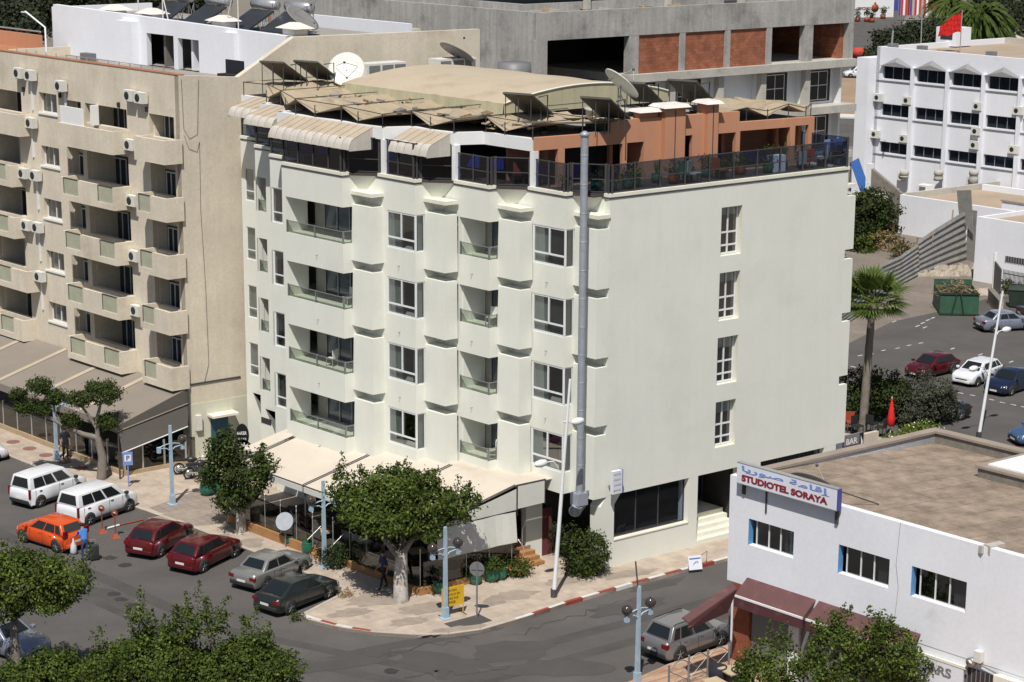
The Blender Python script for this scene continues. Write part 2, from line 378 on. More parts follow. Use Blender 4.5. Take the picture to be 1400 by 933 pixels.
pattern('paving', (.46, .385, .315), (.42, .35, .285), bw=.42, bh=.42, ms=.010, mortar=(.35, .29, .235), off=0, rot=ROTR, var=.22)
pattern('paving_brown', (.30, .25, .215), (.265, .22, .19), bw=.42, bh=.42, ms=.02, mortar=(.20, .165, .14), off=0, rot=ROTR, var=.14)
pattern('paving_red', (.46, .34, .23), (.33, .15, .10), bw=.9, bh=.16, ms=.012, mortar=(.40, .31, .23), off=.5, rot=ROTR, var=.15)
pattern('brick_orange', (.36, .125, .06), (.26, .085, .045), bw=.40, bh=.21, ms=.018, mortar=(.20, .09, .06), rot=ROTR, axis='xz', var=.38)
pattern('roof_strips', (.30, .235, .178), (.245, .19, .145), bw=5.0, bh=1.0, ms=.022, mortar=(.185, .145, .115), rot=ROTR, var=.42, off=.37)
def carpaint(name, rgb, metal=.3): mat(name, rgb, .32, .02, 2, .0, metal=metal, coat=.7, obj=True)
carpaint('paint_white', (.72, .74, .78), 0); carpaint('paint_orange', (.62, .075, .008), .0); carpaint('paint_red', (.105, .005, .010), .25)
carpaint('paint_silver', (.30, .30, .295), .5); carpaint('paint_dark', (.018, .024, .024), .2); carpaint('paint_grey', (.24, .235, .245), .5)
carpaint('paint_navy', (.012, .02, .055), .2); carpaint('paint_steel', (.26, .29, .37), .4); carpaint('paint_blue', (.07, .14, .27), .3); carpaint('paint_black', (.015, .015, .018), .1)
# text -> mesh
def text_mesh(body, fr, x0, z0, h, matn, depth=.01, y=0.0, width=None, bold=0.0):
    """writes text on a wall frame (x along, z up); returns MB"""
    cu = bpy.data.curves.new('t', 'FONT'); cu.body = body; cu.size = 1.0; cu.offset = bold; cu.resolution_u = 3
    o = bpy.data.objects.new('t', cu); COL.objects.link(o)
    dg = bpy.context.evaluated_depsgraph_get(); dg.update()
    me = bpy.data.meshes.new_from_object(o.evaluated_get(dg)); mb = MB()
    if len(me.vertices):
        xs = [v.co.x for v in me.vertices]; ys = [v.co.y for v in me.vertices]
        sx = sy = h/(max(ys)-min(ys)); mx, my = min(xs), min(ys)
        if width: sx = width/(max(xs)-mx)
        vs = [fr.p(x0+(v.co.x-mx)*sx, y+depth, z0+(v.co.y-my)*sy) for v in me.vertices]
        mb.add(vs, [tuple(p.vertices) for p in me.polygons], matn)
        n = len(vs); vb = [fr.p(x0+(v.co.x-mx)*sx, y, z0+(v.co.y-my)*sy) for v in me.vertices]
        # rim
        from collections import Counter
        ec = Counter()
        for p in me.polygons:
            for e in p.edge_keys: ec[e] += 1
        mb.add(vs+vb, [(a, b, n+b, n+a) for (a, b), c_ in ec.items() if c_ == 1], matn)
    bpy.data.objects.remove(o); bpy.data.curves.remove(cu); bpy.data.meshes.remove(me)
    return mb
def merge(*mbs):
    r = MB()
    for m in mbs:
        n = len(r.v); r.v.extend(m.v)
        for f, k, s_ in zip(m.f, m.m, m.s): r.f.append([n+i for i in f]); r.m.append(r.mi(m.mats[k])); r.s.append(s_)
    return r
# =================================================================== THE CREAM CORNER HOTEL
hotel = thing('hotel', 'cream five storey corner hotel with saw-tooth bays, balconies and an orange roof terrace', 'building', (*W(0, 0), 0))
TE = [(-5.1, 11.45), (-4.0, 7.93), (-2.78, 4.65), (-1.6, 1.36)]          # protruding corners of the bays
ZIG = [(-1.1, 24.9), (-1.1, 21.6), (-2.55, 21.6), (-2.55, 18.4), (-3.95, 18.4), (-3.95, 15.85), (-5.1, 15.85), (-5.1, 11.45), (-4.0, 11.45), (-4.0, 7.93),
       (-2.78, 7.93), (-2.78, 4.65), (-1.6, 4.65), (-1.6, 1.36), (-.48, 1.36), (-.48, 0)]
FOOT = ZIG[:-1]+[(-.48, .33), (13.5, .33), (13.5, 24.9)]
SILL = [13.5-3.03*k for k in range(4)]; TOP = [15.17-3.02*k for k in range(4)]
BOT = 3.45
m = MB()
m.prism(UV, FOOT, TOP[0], 16.6, 'cream')
for k in range(3): m.prism(UV, FOOT, TOP[k+1], SILL[k], 'cream')
m.prism(UV, FOOT, BOT, SILL[3], 'cream')
for k in range(4):
    a, b = SILL[k], TOP[k]
    def bx(u0, u1, v0, v1): m.box(UV, u0, u1, v0, v1, a, b, 'cream')
    bx(-5.1, -4.9, 15.6, 15.85); bx(-4.9, -3.95, 15.6, 15.85)
    bx(-4.0, -3.8, 9.86, 10.12); bx(-3.8, -3.0, 9.9, 10.12)
    bx(-2.78, -2.6, 6.55, 6.62); bx(-2.6, -1.4, 6.52, 6.62)
    bx(-1.6, -1.4, 3.30, 3.34)
    bx(-3.95, -3.75, 18.28, 18.4); bx(-3.95, -3.75, 15.85, 17.48)
    bx(-2.55, -2.35, 18.4, 20.78); bx(-2.55, -2.35, 21.45, 21.6)
    bx(-1.1, -.9, 21.6, 23.85); bx(-1.1, -.9, 24.6, 24.9)
    bx(-2.55, -1.1, 21.5, 21.6); bx(-3.95, -2.55, 18.3, 18.4)
fr, L = wfuv((-.48, 0), (13.5, 0))
WX = (5.80+.48, 7.02+.48); RWZ = [(13.40, 15.58), (10.46, 12.64), (7.52, 9.69), (4.58, 6.72)]
part('wall', m, hotel)
m = MB()
m.wall(fr, 0, 13.98, BOT, 16.6, [(WX[0], WX[1], a, b) for a, b in RWZ], .32, 'cream', 'ledge_cream')
part('side_wall', m, hotel)
# side-wall boxes would hide the holes: cut by building the prisms only up to v=.3
m = MB(); m.prism(UV, [(-.3, .36), (13.3, .36), (13.3, .42), (-.3, .42)], BOT, 16.5, 'dark_room'); part('room_shade_sheet', m, hotel)  # dark sheet stands in for the unlit rooms behind the side windows
# nibs at the far end of the side wall
m = MB()
for a, b in ((15.75, 15.92), (12.86, 15.38), (9.84, 12.40), (6.80, 9.42), (3.5, 6.36)):
    m.box(UV, 13.5, 14.05, 0.003, .6, a, b, 'cream')
part('corner_pier', m, hotel)
# piers in the valleys between the bays
for (u, v) in TE:
    m = MB()
    a, b, c, d = u+.5, u+1.12, v-1.35, v
    for z0, z1 in ((12.73, 15.28), (9.71, 12.31), (6.69, 9.28), (BOT-.02, 6.25)):
        m.frust(UV, (a-.07, b, c-.05, d-.003), (a, b, c, d-.003), z0, z1, 'cream')
    m.box(UV, a-.07, b, c-.07, d-.004, 15.74, 15.90, 'ledge_cream')
    pr = part('pier', m, hotel)
    def tri(p0, q0, p1, q1, z0, z1, nm):
        K = (u+1.19, v-.006); g = MB(); P = [UV.p(K[0], K[1], z0), UV.p(K[0]-p0, K[1], z0), UV.p(K[0], K[1]-q0, z0), UV.p(K[0], K[1], z1), UV.p(K[0]-p1, K[1], z1), UV.p(K[0], K[1]-q1, z1)]
        g.add(P, [(0, 2, 1), (3, 4, 5), (1, 2, 5, 4), (0, 1, 4, 3), (0, 3, 5, 2)], 'cream'); part(nm, g, pr)
    for z0, z1 in ((15.28, 15.74), (12.31, 12.73), (9.28, 9.71), (6.25, 6.69)): tri(.05, .25, .40, .80, z0, z1, 'niche')
    tri(.30, .38, .88, 1.05, 15.9, 16.6, 'corbel')
    g = MB(); g.prism(UV, [(u+1.3, v+.1), (u+.32, v+.1), (u+.30, v-.03), (u+1.16, v-1.07), (u+1.3, v-1.07)], 16.603, 16.72, 'floor_shade_brown'); part('terrace_edge', g, pr)
# thin coping along the terrace edge
m = MB()
def offz(d):
    P = []
    for i, (u, v) in enumerate(ZIG): P.append((u-d, v-d))
    return P
for d, z0, z1, mt in ((.05, 16.62, 16.76, 'ledge_cream'),):
    for i in range(len(ZIG)-1):
        (u0, v0), (u1, v1) = ZIG[i], ZIG[i+1]
        if abs(u0-u1) < .01 and v0 < 12 and i > 7: m.box(UV, u0-d, u0+.22, v1-d, v0-1.05, z0, z1, mt)
        elif abs(u0-u1) < .01: m.box(UV, u0-d, u0+.22, min(v0, v1)-(d if v1 < v0 else 0), max(v0, v1)-.001, z0, z1, mt)
        elif u1 > u0: m.box(UV, u0+.221, min(u1-.052, u0+.33), v0-d, v0+.2, z0, z1-.002, mt)
        else: m.box(UV, min(u0, u1)+.221, max(u0, u1)-.052, v0-d, v0+.2, z0, z1-.002, mt)
    m.box(UV, -.259, 13.56, -d, .2, z0, z1-.002, mt); m.box(UV, 13.30, 13.56, .201, 5, z0, z1, mt)
m.box(UV, -1.0, 13.45, .4, 24.5, 16.6, 16.66, 'floor_shade_brown'); m.prism(UV, [(-.9, 24.7), (-.9, 18.6), (-2.4, 18.5), (-3.8, 16), (-4.9, 15.7), (-4.9, 11.6), (-3.8, 11.5), (-3.8, 8.1), (-2.6, 8.0), (-2.6, 4.8), (-1.4, 4.7), (-1.4, 1.5), (-.9, 1.4)], 16.601, 16.64, 'floor_shade_brown')
part('terrace_coping', m, hotel)
m = MB()
for i in range(len(ZIG)-1):
    (u0, v0), (u1, v1) = ZIG[i], ZIG[i+1]
    m.tube([UV.p(u0-.02, v0-.02, 16.56), UV.p(u1-.02, v1-.02, 16.56)], .018, 'brown_metal', 4)
m.tube([UV.p(-.5, -.02, 16.56), UV.p(13.5, -.02, 16.56)], .018, 'brown_metal', 4)
part('dark_tube', m, hotel)  # thin dark tube drawn as the shadow gap below the coping
# inner rooms (what one sees through the openings)
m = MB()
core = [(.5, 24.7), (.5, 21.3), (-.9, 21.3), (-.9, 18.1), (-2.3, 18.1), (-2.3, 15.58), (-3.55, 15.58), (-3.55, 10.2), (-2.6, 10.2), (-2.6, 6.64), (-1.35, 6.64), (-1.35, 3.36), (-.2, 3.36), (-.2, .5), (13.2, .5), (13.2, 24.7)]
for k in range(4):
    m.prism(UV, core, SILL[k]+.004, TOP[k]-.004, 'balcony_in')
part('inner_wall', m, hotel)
def win(parent, fr, x0, x1, z0, z1, y, mull=(), trans=(), fm='white_metal', w=.06, curt=None, gl='glass', back=.5, dark='dark_room', d=.05):
    """window unit: frame bars (part) with pane and curtain sub-parts"""
    b = MB()
    b.box(fr, x0, x1, y-d, y, z0, z0+w, fm); b.box(fr, x0, x1, y-d, y, z1-w, z1, fm)
    b.box(fr, x0, x0+w, y-d, y, z0+w, z1-w, fm); b.box(fr, x1-w, x1, y-d, y, z0+w, z1-w, fm)
    for t in trans: b.box(fr, x0+w, x1-w, y-d, y-.002, t-w/2, t+w/2, fm)
    for q in mull:
        if isinstance(q, tuple): b.box(fr, q[0]-w/2, q[0]+w/2, y-d, y+.004, q[1], q[2], fm)
        else: b.box(fr, q-w/2, q+w/2, y-d, y+.004, z0+w, z1-w, fm)
    f = part('window', b, parent)
    g = MB(); g.quad(fr.p(x0, y-d*.6, z0), fr.p(x1, y-d*.6, z0), fr.p(x1, y-d*.6, z1), fr.p(x0, y-d*.6, z1), gl); part('pane', g, f)
    if back:
        g = MB(); g.quad(fr.p(x0-.3, y-back, z0-.1), fr.p(x1+.3, y-back, z0-.1), fr.p(x1+.3, y-back, z1+.1), fr.p(x0-.3, y-back, z1+.1), dark); part('dark_backing', g, f)  # flat dark sheet paints the unlit interior behind the pane
    if curt:
        g = MB()
        for (c0, c1, cm) in curt:
            n = max(4, int((c1-c0)/.05)); P = [c0+(c1-c0)*i/n for i in range(n+1)]
            for i in range(n):
                ya, yb = y-.16-.025*(i % 2), y-.16-.025*((i+1) % 2)
                g.quad(fr.p(P[i], ya, z0), fr.p(P[i+1], yb, z0), fr.p(P[i+1], yb, z1), fr.p(P[i], ya, z1), cm)
        part('curtain', g, f)
    return f
def rail(parent, fr, x0, x1, z0, z1, y, posts=(), gl='glass_rail', rm='steel', name='railing', r=.022):
    b = MB(); b.box(fr, x0, x1, y-.02, y+.02, z1-.035, z1, rm)
    for q in posts: b.box(fr, q-r, q+r, y-.03, y+.03, z0, z1+.02, rm)
    f = part(name, b, parent)
    g = MB(); g.box(fr, x0+.02, x1-.02, y-.006, y+.006, z0+.01, z1-.04, gl); part('pane', g, f); return f
rnd = random.Random(3)
for k in range(4):
    a, b = SILL[k], TOP[k]; h = b-a
    # window bays B and D : long face plus narrow return
    for (u, v, vl) in ((-4.0, 7.93, 9.86), (-1.6, 1.36, 3.30)):
        fr, L = wfuv((u, vl), (u, v))
        sw = rnd.random()
        cur = [(.05, L*.46, 'curtain')] if (k+int(u)) % 2 else [(.05, L*.42, 'curtain'), (L*.8, L-.1, 'curtain_dark')]
        if u > -2 and k < 2: cur = [(.05, L*.40, 'curtain'), (L*.45, L-.08, 'curtain_dark')]
        win(hotel, fr, 0, L, a, b, -.02, mull=((L*.50, a+.50, b), L-.03), trans=(a+.48,), curt=cur, w=.075, back=1.0, d=.06)
        f2, L2 = wfuv((u, v), (u+.50, v))
        win(hotel, f2, .0, L2, a, b, -.02, curt=[(.04, L2-.04, 'curtain')] if u < -2 else [(.04, L2-.04, 'curtain_dark')], w=.05, back=0)
    # balcony A
    fr, L = wfuv((-5.1, 15.6), (-5.1, 11.45))
    rail(hotel, fr, 0, L, a, a+.57, -.04, (.03, L*.5, L-.05))
    f2, L2 = wfuv((-5.1, 11.45), (-4.6, 11.45)); rail(hotel, f2, .02, L2, a, a+.57, -.04, (.05, L2-.03))
    fi, Li = wfuv((-3.55, 15.58), (-3.55, 10.2))
    win(hotel, fi, .75, 4.3, a+.02, b-.02, .07, mull=(1.7, 2.6, 3.4), fm='steel', w=.06, curt=None, back=0, gl='glass_terrace', d=.06)
    win(hotel, wfuv((-3.55, 11.40), (-3.55, 10.2))[0], .1, 1.1, a+.02, b-.02, .07, fm='steel', w=.06, back=0, gl='glass_terrace')
    # balcony C
    fr, L = wfuv((-2.78, 6.55), (-2.78, 4.65))
    rail(hotel, fr, 0, L, a, a+.57, -.04, (.03, L-.05))
    f2, L2 = wfuv((-2.78, 4.65), (-2.28, 4.65)); rail(hotel, f2, .02, L2, a, a+.57, -.04, (.05, L2-.03))
    fi, Li = wfuv((-1.35, 6.60), (-1.35, 3.4))
    win(hotel, fi, .45, 3.1, a+.02, b-.02, .07, mull=(1.5,), fm='steel', w=.06, back=0, gl='glass_terrace')
    # narrow bays on the left
    fr, L = wfuv((-3.95, 18.28), (-3.95, 17.48)); win(hotel, fr, 0, L, a, b, -.03, mull=(), trans=(a+.5,), curt=[(.05, .3, 'curtain_dark')], w=.06, back=.6)
    fr, L = wfuv((-2.55, 21.45), (-2.55, 20.78)); rail(hotel, fr, 0, L, a, a+.57, -.04, (.03, L-.03))
    fr, L = wfuv((-1.1, 24.6), (-1.1, 23.85)); win(hotel, fr, 0, L, a, b, -.03, trans=(a+.5,), curt=[(.05, .72, 'curtain')], w=.05, back=.6)
    # little drain spouts
    g = MB()
    for (u, v) in ((-5.1, 13.3), (-4.0, 9.0), (-2.78, 5.7), (-1.6, 2.4)):
        g = MB(); p = UV.p(u, v, a-.75); q = UV.p(u-.12, v, a-.77); g.tube([p, q], .016, 'steel', 5); part('drain_spout', g, hotel)
# balcony furniture (each stands free)
def balcony_chair(u, v, z, rz, label):
    t = thing('balcony_chair', label, 'chair', (*W(u, v), z)); x, y = W(u, v); f = lf(x, y, rz, z)
    b = MB(); b.box(f, -.2, .2, -.2, .2, .36, .40, 'ac_white'); part('seat', b, t)
    b = MB(); b.box(f, -.2, .2, -.22, -.18, .40, .82, 'ac_white'); part('backrest', b, t)
    for sx in (-.17, .17):
        for sy in (-.17, .17): b = MB(); b.tube([f.p(sx, sy, .36), f.p(sx*1.15, sy*1.15, 0)], .018, 'ac_white', 5); part('leg', b, t)
balcony_chair(-4.5, 13.2, SILL[2], 1.0, 'white chair on the wide balcony, third row from the top')
balcony_chair(-4.3, 12.2, SILL[1], 2.2, 'white chair on the wide balcony, second row from the top')
balcony_chair(-2.3, 5.0, SILL[3], 1.5, 'white chair on the lowest narrow balcony')
balcony_chair(-2.3, 5.05, SILL[1], 2.5, 'white chair on the narrow balcony in the second row from the top')
# side wall windows
fr, L = wfuv((-.48, 0), (13.5, 0))
for a, b in RWZ:
    z1 = a+.42; z2 = a+1.0
    win(hotel, fr, WX[0], WX[1]-.02, a+.02, b, -.26, mull=((WX[0]+WX[1])/2,), trans=(z1, z2), w=.075, back=0, d=.05, curt=None)
# ---- ground floor
m = MB()
m.frust(UV, (-.73, 0.05, .003, .6), (-.73, .05, .003, .6), 0, 3.0, 'cream'); part('corner_pillar', m, hotel)
m = MB(); m.frust(UV, (-.73, .05, .003, .6), (-.4, .4, .004, .6), 3.0, 3.449, 'cream')
part('pillar_head', m, hotel)
boxes('pillar', hotel, UV, [(4.33, 4.87, 0.003, .6, 0, 3.449), (7.6, 8.67, 0.003, .6, 0, 3.449), (12.74, 13.5, 0.003, .6, 0, 3.449)], 'cream')
boxes('shop_parapet', hotel, UV, [(.05, 4.33, 0.004, .3, 0, 1.33), (8.67, 12.74, 0.004, .3, 0, 1.0)], 'cream')
boxes('shop_sill', hotel, UV, [(.05, 4.33, -.03, .32, 1.33, 1.38)], 'ledge_cream')
m = MB(); m.prism(UV, [(-1.1, 24.9), (-1.1, 21.6), (-2.55, 21.6), (-2.55, 18.4), (-3.95, 18.4), (-3.95, 15.85), (-3.7, 15.85), (-3.7, 18.6), (-2.3, 18.6), (-2.3, 21.8), (-.85, 21.8), (-.85, 24.9)], 0, 3.448, 'cream'); part('ground_floor_wall', m, hotel)
for u_, (xa_, ya_), (xb_, yb_) in ((-2.55, (357.5, 570), (371, 582)), (-3.95, (376, 594), (392, 602))):
    va_, za_ = mU(xa_, ya_, u_); vb_, zb_ = mU(xb_, yb_, u_); g = MB(); g.box(UV, u_-.02, u_+.01, vb_, va_, zb_, za_, 'dark_room'); part('vent_opening', g, hotel)
m = MB()
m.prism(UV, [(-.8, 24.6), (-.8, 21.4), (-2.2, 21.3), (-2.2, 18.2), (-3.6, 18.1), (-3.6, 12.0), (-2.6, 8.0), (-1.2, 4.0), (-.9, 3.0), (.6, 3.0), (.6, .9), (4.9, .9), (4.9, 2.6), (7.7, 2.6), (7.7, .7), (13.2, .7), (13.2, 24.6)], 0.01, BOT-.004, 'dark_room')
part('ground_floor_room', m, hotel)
win(hotel, wfuv((.05, .25), (4.33, .25))[0], 0, 4.27, 1.38, 3.44, 0, mull=(1.45, 2.75), fm='brown_metal', w=.05, back=0, gl='glass_terrace')
win(hotel, wfuv((8.7, .25), (12.7, .25))[0], 0, 3.98, 1.0, 3.44, 0, mull=(1.3, 2.7), fm='brown_metal', w=.05, back=0, gl='glass_terrace')
win(hotel, wfuv((5.0, 2.3), (7.6, 2.3))[0], 0, 2.5, 1.3, 3.4, 0, mull=(.8, 1.6), fm='brown_metal', w=.05, back=0, gl='glass_terrace')
m = MB()
for i in range(5): m.box(UV, 4.875, 7.595, .05+.27*i, 2.55, .13+.21*i, .13+.21*(i+1), 'ledge_cream')
part('entrance_steps', m, hotel)
m = MB(); m.box(UV, -2.2, -1.32, 2.9, 3.2, .1, 2.9, 'cream'); part('porch_wall', m, hotel)
m = MB(); m.box(UV, -1.33, -.74, 2.93, 2.98, .12, 2.35, 'door_maroon'); part('door', m, hotel)
m = MB()
for i in range(5): m.box(UV, -3.1, -1.95, 2.0+.3*i, 3.6, .13+.17*i, .13+.17*(i+1), 'orange_stone')
part('side_steps', m, hotel)
# ---- roof-terrace glazing
def glazing(a, b, z0, z1, mid, step, name, extra=0):
    fr, L = wfuv(a, b); n = max(1, round(L/step)); b_ = MB()
    for i in range(n+1):
        x = L*i/n; b_.box(fr, x-.03, x+.03, -.16, -.08, z0, z1+.04, 'brown_metal')
    for z in (z0+.03, mid, z1): b_.box(fr, 0, L, -.14, -.10, z-.02, z+.02, 'brown_metal')
    f = part(name, b_, hotel); g = MB(); g.box(fr, .02, L-.02, -.125, -.118, z0+.05, z1-.02, 'glass_terrace'); part('pane', g, f)
for a, b in (((-1.1, 24.9), (-1.1, 21.6)), ((-2.55, 21.6), (-2.55, 18.4)), ((-3.95, 18.4), (-3.95, 15.85)), ((-5.1, 15.85), (-5.1, 11.45)), ((-5.1, 11.45), (-4.78, 11.45)), ((-4.78, 11.45), (-4.0, 10.4)),
             ((-4.0, 10.4), (-4.0, 7.93)), ((-4.0, 7.93), (-3.68, 7.93)), ((-3.68, 7.93), (-2.78, 6.88))):
    glazing(a, b, 16.76, 18.3, 17.35, 1.05, 'terrace_window')
for a, b in (((-2.78, 6.88), (-2.78, 4.65)), ((-2.78, 4.65), (-2.46, 4.65)), ((-2.46, 4.65), (-1.6, 3.6)), ((-1.6, 3.6), (-1.6, 1.36)), ((-1.6, 1.36), (-1.28, 1.36)), ((-1.28, 1.36), (-.48, .31)), ((-.48, .31), (-.48, 0))):
    glazing(a, b, 16.76, 17.95, 17.32, 1.2, 'terrace_railing')
glazing((-.48, 0), (13.5, 0), 16.76, 17.95, 17.3, 1.42, 'terrace_railing'); glazing((13.5, 0), (13.5, 4.0), 16.76, 18.1, 17.4, 1.3, 'terrace_railing')
# white band and posts of the terrace roof
BAND = [(-1.2, 24.6), (-1.2, 21.4), (-2.6, 21.0), (-2.6, 18.0), (-4.0, 17.7), (-4.0, 10.1), (-2.8, 9.65), (-2.8, 6.9), (-1.6, 6.4), (-1.6, 3.4)]
m = MB()
for i in range(len(BAND)-1):
    fr, L = wfuv(BAND[i], BAND[i+1]); m.box(fr, 0, L, -.25, 0, 18.28, 18.82, 'white_paint')
for (u, v) in ((-4.0, 10.1), (-2.8, 6.9), (-1.6, 3.42)): m.box(UV, u+.005, u+.25, v-.12, v+.12, 16.62, 18.28, 'white_paint')
part('terrace_frame', m, hotel)
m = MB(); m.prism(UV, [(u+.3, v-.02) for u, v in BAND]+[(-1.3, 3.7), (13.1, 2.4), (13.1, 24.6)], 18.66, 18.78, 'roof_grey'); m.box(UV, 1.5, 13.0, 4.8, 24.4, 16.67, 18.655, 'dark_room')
m.box(UV, 13.1, 13.3, 2.6, 24.6, 16.67, 18.8, 'orange_wall')
m.box(UV, -.9, 13.3, 24.5, 24.7, 16.67, 18.8, 'cream')
part('roof', m, hotel)
# orange penthouse front
fo, LO = wfuv((-1.55, 3.35), (13.5, 2.05))
m = MB()
hol = [(.26, 1.22, 16.7, 18.31), (1.56, 4.56, 16.7, 18.31), (4.8, 5.69, 16.7, 18.33), (7.74, 8.32, 16.7, 18.45), (9.71, 10.74, 16.7, 18.42), (10.99, 13.87, 16.7, 18.46), (14.17, 14.95, 16.7, 18.5)]
m.wall(fo, 0, LO, 16.66, 18.86, hol, .22, 'orange_wall'); m.box(fo, 3.9, 10.93, -.22, -.003, 18.861, 19.36, 'orange_wall')
part('penthouse_wall', m, hotel)
m = MB(); m.box(fo, .05, LO, -2.4, -2.3, 16.7, 18.6, 'orange_wall')
for x in (1.3, 4.7, 9.2, 10.86, 14.0): m.box(fo, x-.09, x+.09, -1.3, -1.1, 16.68, 18.6, 'orange_wall')
m.box(fo, 5.75, 6.6, -1.4, -.3, 16.68, 18.65, 'orange_wall')
part('veranda_wall', m, hotel)
for (x0, x1, zt, d) in ((6.6, 7.70, 19.78, .55), (8.97, 9.56, 19.82, .5), (5.5, 6.5, 19.62, .25)):
    m = MB(); m.box(fo, x0, x1, -.6, (d-.25 if x0 != 5.5 else -.1), 18.87 if x0 == 5.5 else 16.68, zt, 'orange_wall')
    if x0 != 5.5: m.box(fo, x0+(x1-x0)*.5-.02, x0+(x1-x0)*.5+.02, d-.25, d-.235, 16.9, zt-.1, 'brown_metal')
    c = part('chimney', m, hotel); q = MB(); q.frust(fo, (x0-.18, x1+.18, -.8, d-.05), (x0-.05, x1+.05, -.6, d-.2), zt, zt+.14, 'chim_white'); part('cap', q, c)
m = MB(); m.box(fo, LO-.1, LO, -.22, -.1, 16.7, 18.8, 'orange_wall'); m.box(fo, 2.6, 3.9, -.24, -.02, 18.863, 18.9, 'parapet_cap'); part('corner_post', m, hotel)
# blue drapes and table cloths on the terrace (cloths hang on the building)
rnd = random.Random(11)
def drape(fr, x0, x1, y, z0, z1, mt='blue_cloth', name='drape'):
    b = MB(); n = 10
    for i in range(n):
        a = x0+(x1-x0)*i/n; c = x0+(x1-x0)*(i+1)/n; ya, yb = y-.03*(i % 2), y-.03*((i+1) % 2)
        b.quad(fr.p(a, ya, z0), fr.p(c, yb, z0), fr.p(c, yb, z1), fr.p(a, ya, z1), mt)
    part(name, b, hotel)
fA, LA = wfuv((-5.1, 15.85), (-5.1, 11.45))
drape(fA, .1, .8, -.25, 17.38, 18.1); drape(fA, 1.0, 1.95, -.25, 17.2, 18.1); drape(fA, 2.3, 3.2, -.25, 17.3, 18.1)
drape(wfuv((-4, 11.45), (-4, 7.93))[0], 1.4, 2.4, -.25, 17.25, 18.1); drape(wfuv((-2.78, 7.93), (-2.78, 4.65))[0], .9, 1.7, -.9, 17.25, 17.75)
drape(wfuv((-2.78, 4.65), (-1.6, 4.65))[0], .2, 1.1, -.5, 17.3, 17.8)
drape(fo, .35, 1.15, -.7, 16.9, 17.5); drape(fo, 1.7, 2.9, -.9, 16.8, 17.4); drape(fo, 4.85, 5.6, -.9, 16.8, 17.3); drape(fo, 7.75, 8.3, -.5, 16.8, 17.45)
drape(fo, 9.75, 10.7, -.9, 16.8, 17.4); drape(fo, 11.1, 13.4, -.9, 16.8, 17.35)
# scalloped terrace canopies
def canopy(u0, v0, v1, ub, z0, z1, drop, seams):
    """awning from the wall line ub (top z1) out to u0 (z0), rounded nose"""
    b = MB(); nv = seams*4; prof = []
    for i in range(9):
        t = i/8.
        if t < .62: s = t/.62; prof.append((ub+(u0+.30-ub)*s, z1+(z0+.04-z1)*s))
        else:
            a = (t-.62)/.38*pi*.5; prof.append((u0+.30-.30*sin(a), z0+.04-sin(a*1.0)*drop*(1-.0)*((1-cos(a))**.55)))
    rows = []
    for j in range(nv+1):
        v = v1+(v0-v1)*j/nv; sg = abs(sin(pi*j/4)); rows.append([UV.p(u-(.02*sg if i > 4 else 0), v, z+.018*sg) for i, (u, z) in enumerate(prof)])
    n = len(prof); vs = [p for r in rows for p in r]
    b.add(vs, [(j*n+i, j*n+i+1, (j+1)*n+i+1, (j+1)*n+i) for j in range(nv) for i in range(n-1)], 'awning_roll', True)
    b.m = [b.mi('awning_top') if (k % (n-1)) < 5 else b.mi('awning_roll') for k in range(len(b.f))]
    for v, s in ((v0, 1), (v1, -1)):
        P = [UV.p(u, v, z) for u, z in prof]+[UV.p(u0, v, z0-drop), UV.p(ub, v, z0-drop)]
        b.add(P, [tuple(range(len(P)))], 'awning_roll')
    f = part('canopy', b, hotel); g = MB()
    for j in range(seams+1):
        v = v1+(v0-v1)*j/seams; g.tube([UV.p(u-.004, v, z+.012) for u, z in prof], .009, 'awning_seam', 4)
    part('seam', g, f)
canopy(-5.25, 10.75, 16.6, -4.0, 18.30, 18.76, .52, 11)
canopy(-4.05, 7.1, 9.65, -2.8, 18.30, 18.76, .52, 5)
canopy(-4.15, 17.9, 20.1, -2.6, 18.42, 18.84, .45, 4)
canopy(-2.8, 21.2, 23.4, -1.2, 18.42, 18.84, .45, 4)
# folded shade sails over the roof edge
def sails(path, depth, name='shade_sail'):
    """path: list of (u,v,z) along the front; each runs back along +u"""
    b = MB(); K = 7; n = len(path)
    for i in range(n-1):
        for k in range(K):
            def P(j, kk):
                u, v, z = path[j]; s = kk/K; d = depth[j] if isinstance(depth, list) else depth
                zz = z+(19.30-z)*.55*s+.07*sin(j*2.3+kk*1.7)*(1 if 0 < kk else 0); return UV.p(u+d*s, v+.22*sin(j*1.3+kk)*s, zz)
            b.quad(P(i, k), P(i+1, k), P(i+1, k+1), P(i, k+1), 'tarp')
    f = part(name, b, hotel); g = MB()
    hi = [p for p in path if p[2] > 19.2]
    g.tube([UV.p(u, v, z+.03) for u, v, z in hi], .022, 'brown_metal', 5)
    for u, v, z in path: g.tube([UV.p(u+.02, v, 18.8), UV.p(u+.02, v, max(z, 19.35)+.03)], .025, 'brown_metal', 5)
    for u, v, z in hi: g.tube([UV.p(u, v, z+.03), UV.p(u+4.5, v, z+.06)], .02, 'brown_metal', 5)
    part('sail_frame', g, f)
sails([(-1.2, 24.4, 19.45), (-1.2, 22.4, 19.5), (-2.0, 21.4, 19.0), (-2.6, 19.4, 19.55), (-3.2, 18.2, 19.0), (-4.0, 16.3, 19.52), (-4.0, 14.87, 19.0), (-4.0, 12.97, 19.5), (-4.0, 11.79, 18.95), (-4.0, 10.1, 19.38)], 6.0)
sails([(-4.0, 10.1, 19.38), (-2.8, 9.69, 19.5), (-2.8, 8.43, 18.97), (-2.8, 6.9, 19.38), (-1.6, 6.3, 19.5), (-1.6, 5.11, 18.97), (-1.6, 3.4, 19.45), (2.2, 3.0, 19.30)], 4.4)
